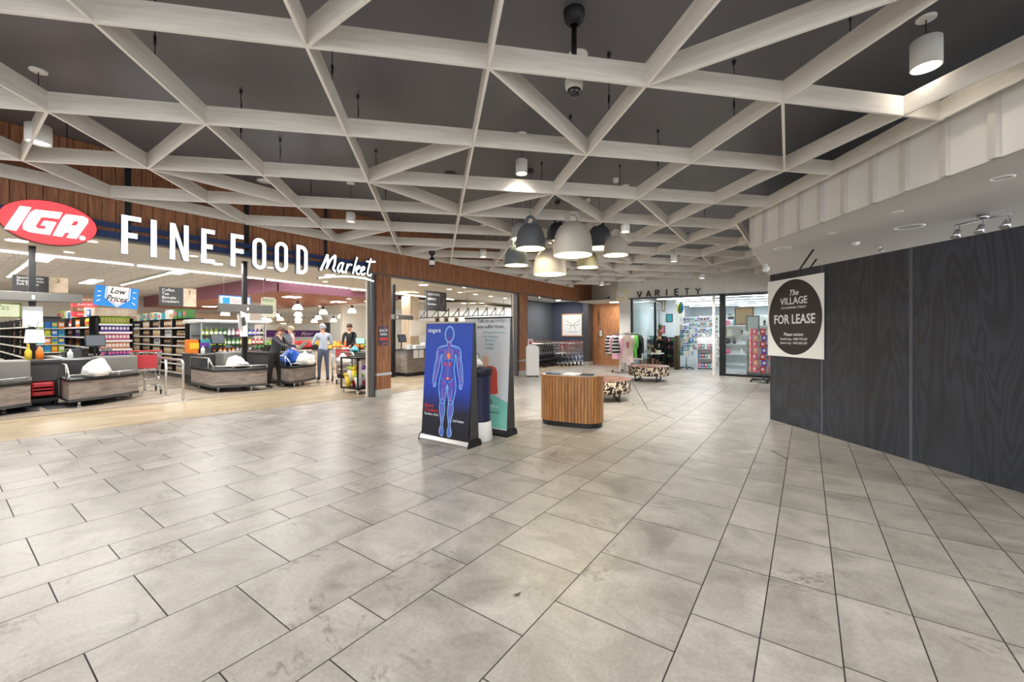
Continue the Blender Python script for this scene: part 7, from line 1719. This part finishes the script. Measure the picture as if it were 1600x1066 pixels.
# hanging decorations and stock deeper in the shop: countable pieces
kk = 0
for row, (Y_, z_, n_) in enumerate(((20.3, 1.75, 14), (20.3, 1.35, 14), (20.3, .95, 14), (20.3, .5, 14), (22.6, 1.9, 12), (22.6, 1.4, 12))):
    for q in range(n_):
        if (q + row) % 7 == 6: continue
        x_ = (-3.4 if Y_ < 21 else -4.2) + q * (.28 if Y_ < 21 else .42)
        cl = ('white', 'teal', 'dark', 'brown', 'pink', 'green', 'dark', 'purple')[tr.randrange(8)]
        trinket(('vase', 'ornament', 'cushion')[q % 3], (x_, Y_, z_ + .002), 'pk_' + cl, ('vase', 'ornament', 'cushion')[q % 3] + ' on the %s long shelf of the variety shop' % ('middle' if Y_ < 21 else 'rear'), ('vase', 'ornament', 'cushion')[q % 3] + 's on the %s long shelves' % ('middle' if Y_ < 21 else 'rear'), 1.15)
shop_shelf((-1.5, 20.4, 0), 4.1, .45, 2.1, (.48, .93, 1.33, 1.73), 'white', 'long white middle shelves stacked with homewares in the variety shop')
shop_shelf((-1.8, 22.7, 0), 5.2, .45, 2.3, (.9, 1.38, 1.88), 'white', 'rear white shelves near the back wall of the variety shop')
# framed boards and plant seen behind the window glass
for k, (x0_, x1_, yt_, yb_, Y_, mt, lab) in enumerate(((1148, 1178, 480, 508, 17.0, 'pk_brown', 'brown framed picture board hung behind the shop window'), (1166, 1187, 493, 518, 16.2, 'grey_laminate', 'grey notice board at the shop window'), (1135, 1157, 513, 526, 16.4, 'pk_cream', 'cream sign card behind the window glass'))):
    a, b_ = onY(x0_, yb_, Y_), onY(x1_, yt_, Y_); r = empty('hanging_board', None, lab, 'board', mx=facingY((a.x, Y_, a.z))); mb = MB(); mb.box(0, b_.x - a.x, 0, b_.z - a.z, 0, .03); mb.build('board', mt, r)
    mb = MB(); mb.box(.04, b_.x - a.x - .04, .04, b_.z - a.z - .04, .03, .033); mb.build('print', ('pk_tan', 'pk_white', 'pk_white')[k], r)
    for q in (.1, b_.x - a.x - .1): mb = MB(); mb.cyl((q, b_.z - a.z, .015), (q, 2.9 - a.z, .015), .003, n=4); mb.build('wire', 'steel', r)
shop_shelf((-1.2, 16.3, 0), .95, .35, 1.5, (.1, .5, .9, 1.2), 'white', 'white shelf of small gifts behind the window glass')
for zi, z_ in enumerate((.12, .52, .92, 1.22)):
    for q in range(7): trinket(('ornament', 'vase')[q % 2], (-1.58 + q * .125, 16.25, z_ + .002), ('pk_white', 'pk_teal', 'pk_pink', 'pk_cream')[(q + zi) % 4], ('ornament', 'vase')[q % 2] + ' on the white shelf behind the window glass', ('ornament', 'vase')[q % 2] + 's behind the window glass', .7)
p = onY(1142, 497, 17.3); r = empty('hanging_plant', (p.x, 17.3, p.z), 'trailing green plant hung high behind the shop window', 'plant')
mb = MB(); mb.lathe([(.001, -.05), (.1, -.05), (.13, .05), (.11, .05)], 14); mb.build('bowl', 'black', r)
mb = MB()
for q in range(40): a = q * 2.4; r0 = .06 + .1 * ((q * 7) % 10) / 10; c_ = Vector((r0 * math.cos(a), r0 * math.sin(a), .08 + .06 * math.sin(q))); s_ = Vector((-math.sin(a), math.cos(a), .2)) * .03; d = Vector((math.cos(a), math.sin(a), .4)) * .05; mb.quad([c_ - s_, c_ + d * .5 - s_ * .2, c_ + s_, c_ - d])
mb.build('leaves', 'leaf_green', r)

# pegboard of small hanging goods behind the entrance
X0_, X1_ = onY(1062, 500, 19.6).x, onY(1124, 500, 19.6).x
mb = MB(); mb.box(X0_, X1_, 19.62, 19.66, .0, 2.15); tag(mb.build('pegboard', 'shop_white'), 'tall white pegboard hung with small goods inside the variety shop', 'pegboard')
me_p = {}
for i in range(6):
    for j in range(13):
        if (i * 5 + j * 3) % 11 == 0: continue
        cl = ('teal', 'white', 'dark', 'cream', 'green', 'brown', 'purple', 'white', 'blue')[tr.randrange(9)]; kd_ = tr.randrange(3); key = (cl, kd_)
        if key not in me_p:
            mb = MB(); hgt = (.14, .2, .11)[kd_]; wd = (.045, .03, .06)[kd_]; mb.box(-wd, wd, -.02, 0, -hgt, 0); mb.cur = 1; mb.box(-wd * .7, wd * .7, -.024, -.02, -hgt * .9, -hgt * .5); mb.cyl((0, 0, .01), (0, .03, .01), .004, n=5); me_p[key] = mb.mesh('hanging_packet', ['pk_' + cl, 'pk_white' if cl != 'white' else 'pk_dark'])
        o = bpy.data.objects.new('hanging_packet', me_p[key]); COL.objects.link(o); o.location = (X0_ + .1 + (X1_ - X0_ - .2) * j / 12, 19.59, 2.08 - i * .24); tag(o, 'small packet hanging on the white pegboard', 'packet', 'packets on the white pegboard')

# second entrance shelf and a low crate of wares
q0 = onY(1036, 560, 18.0)
shop_shelf((q0.x, 18.0, 0), .95, .35, 1.25, (.08, .42, .76, 1.05), 'charcoal', 'dark shelf of small homewares between the entrance table and the fabric roll')
for zi, z_ in enumerate((.1, .44, .78, 1.07)):
    for q in range(7):
        kd_ = ('ornament', 'vase', 'basket', 'vase')[(q + zi) % 4]
        trinket(kd_, (q0.x - .38 + q * .127, 17.95, z_ + .002), ('pk_cream', 'pk_brown', 'pk_white', 'pk_pink', 'pk_green')[tr.randrange(5)], kd_ + ' on the dark shelf beside the fabric roll', kd_ + 's on the dark shelf beside the roll', .62)
for q, (px_, py_, cl, lab) in enumerate(((1018, 500, 'brown', 'small brown framed picture on the shop partition'), (1046, 497, 'teal', 'teal framed picture on the shop partition nearest the balloon'), (1012, 488, 'dark', 'dark framed picture on the shop partition by the wire ornament'), (1034, 515, 'pink', 'pink framed picture low on the shop partition'))):
    c = onY(px_, py_, 19.03); r = empty('framed_picture', None, lab, 'picture', mx=facingY((c.x, 19.04, c.z)))
    mb = MB(); mb.box(-.14, .14, -.18, .18, 0, .025); mb.build('frame', 'black', r); mb = MB(); mb.box(-.11, .11, -.15, .15, .025, .028); mb.build('print', 'pk_' + cl, r)
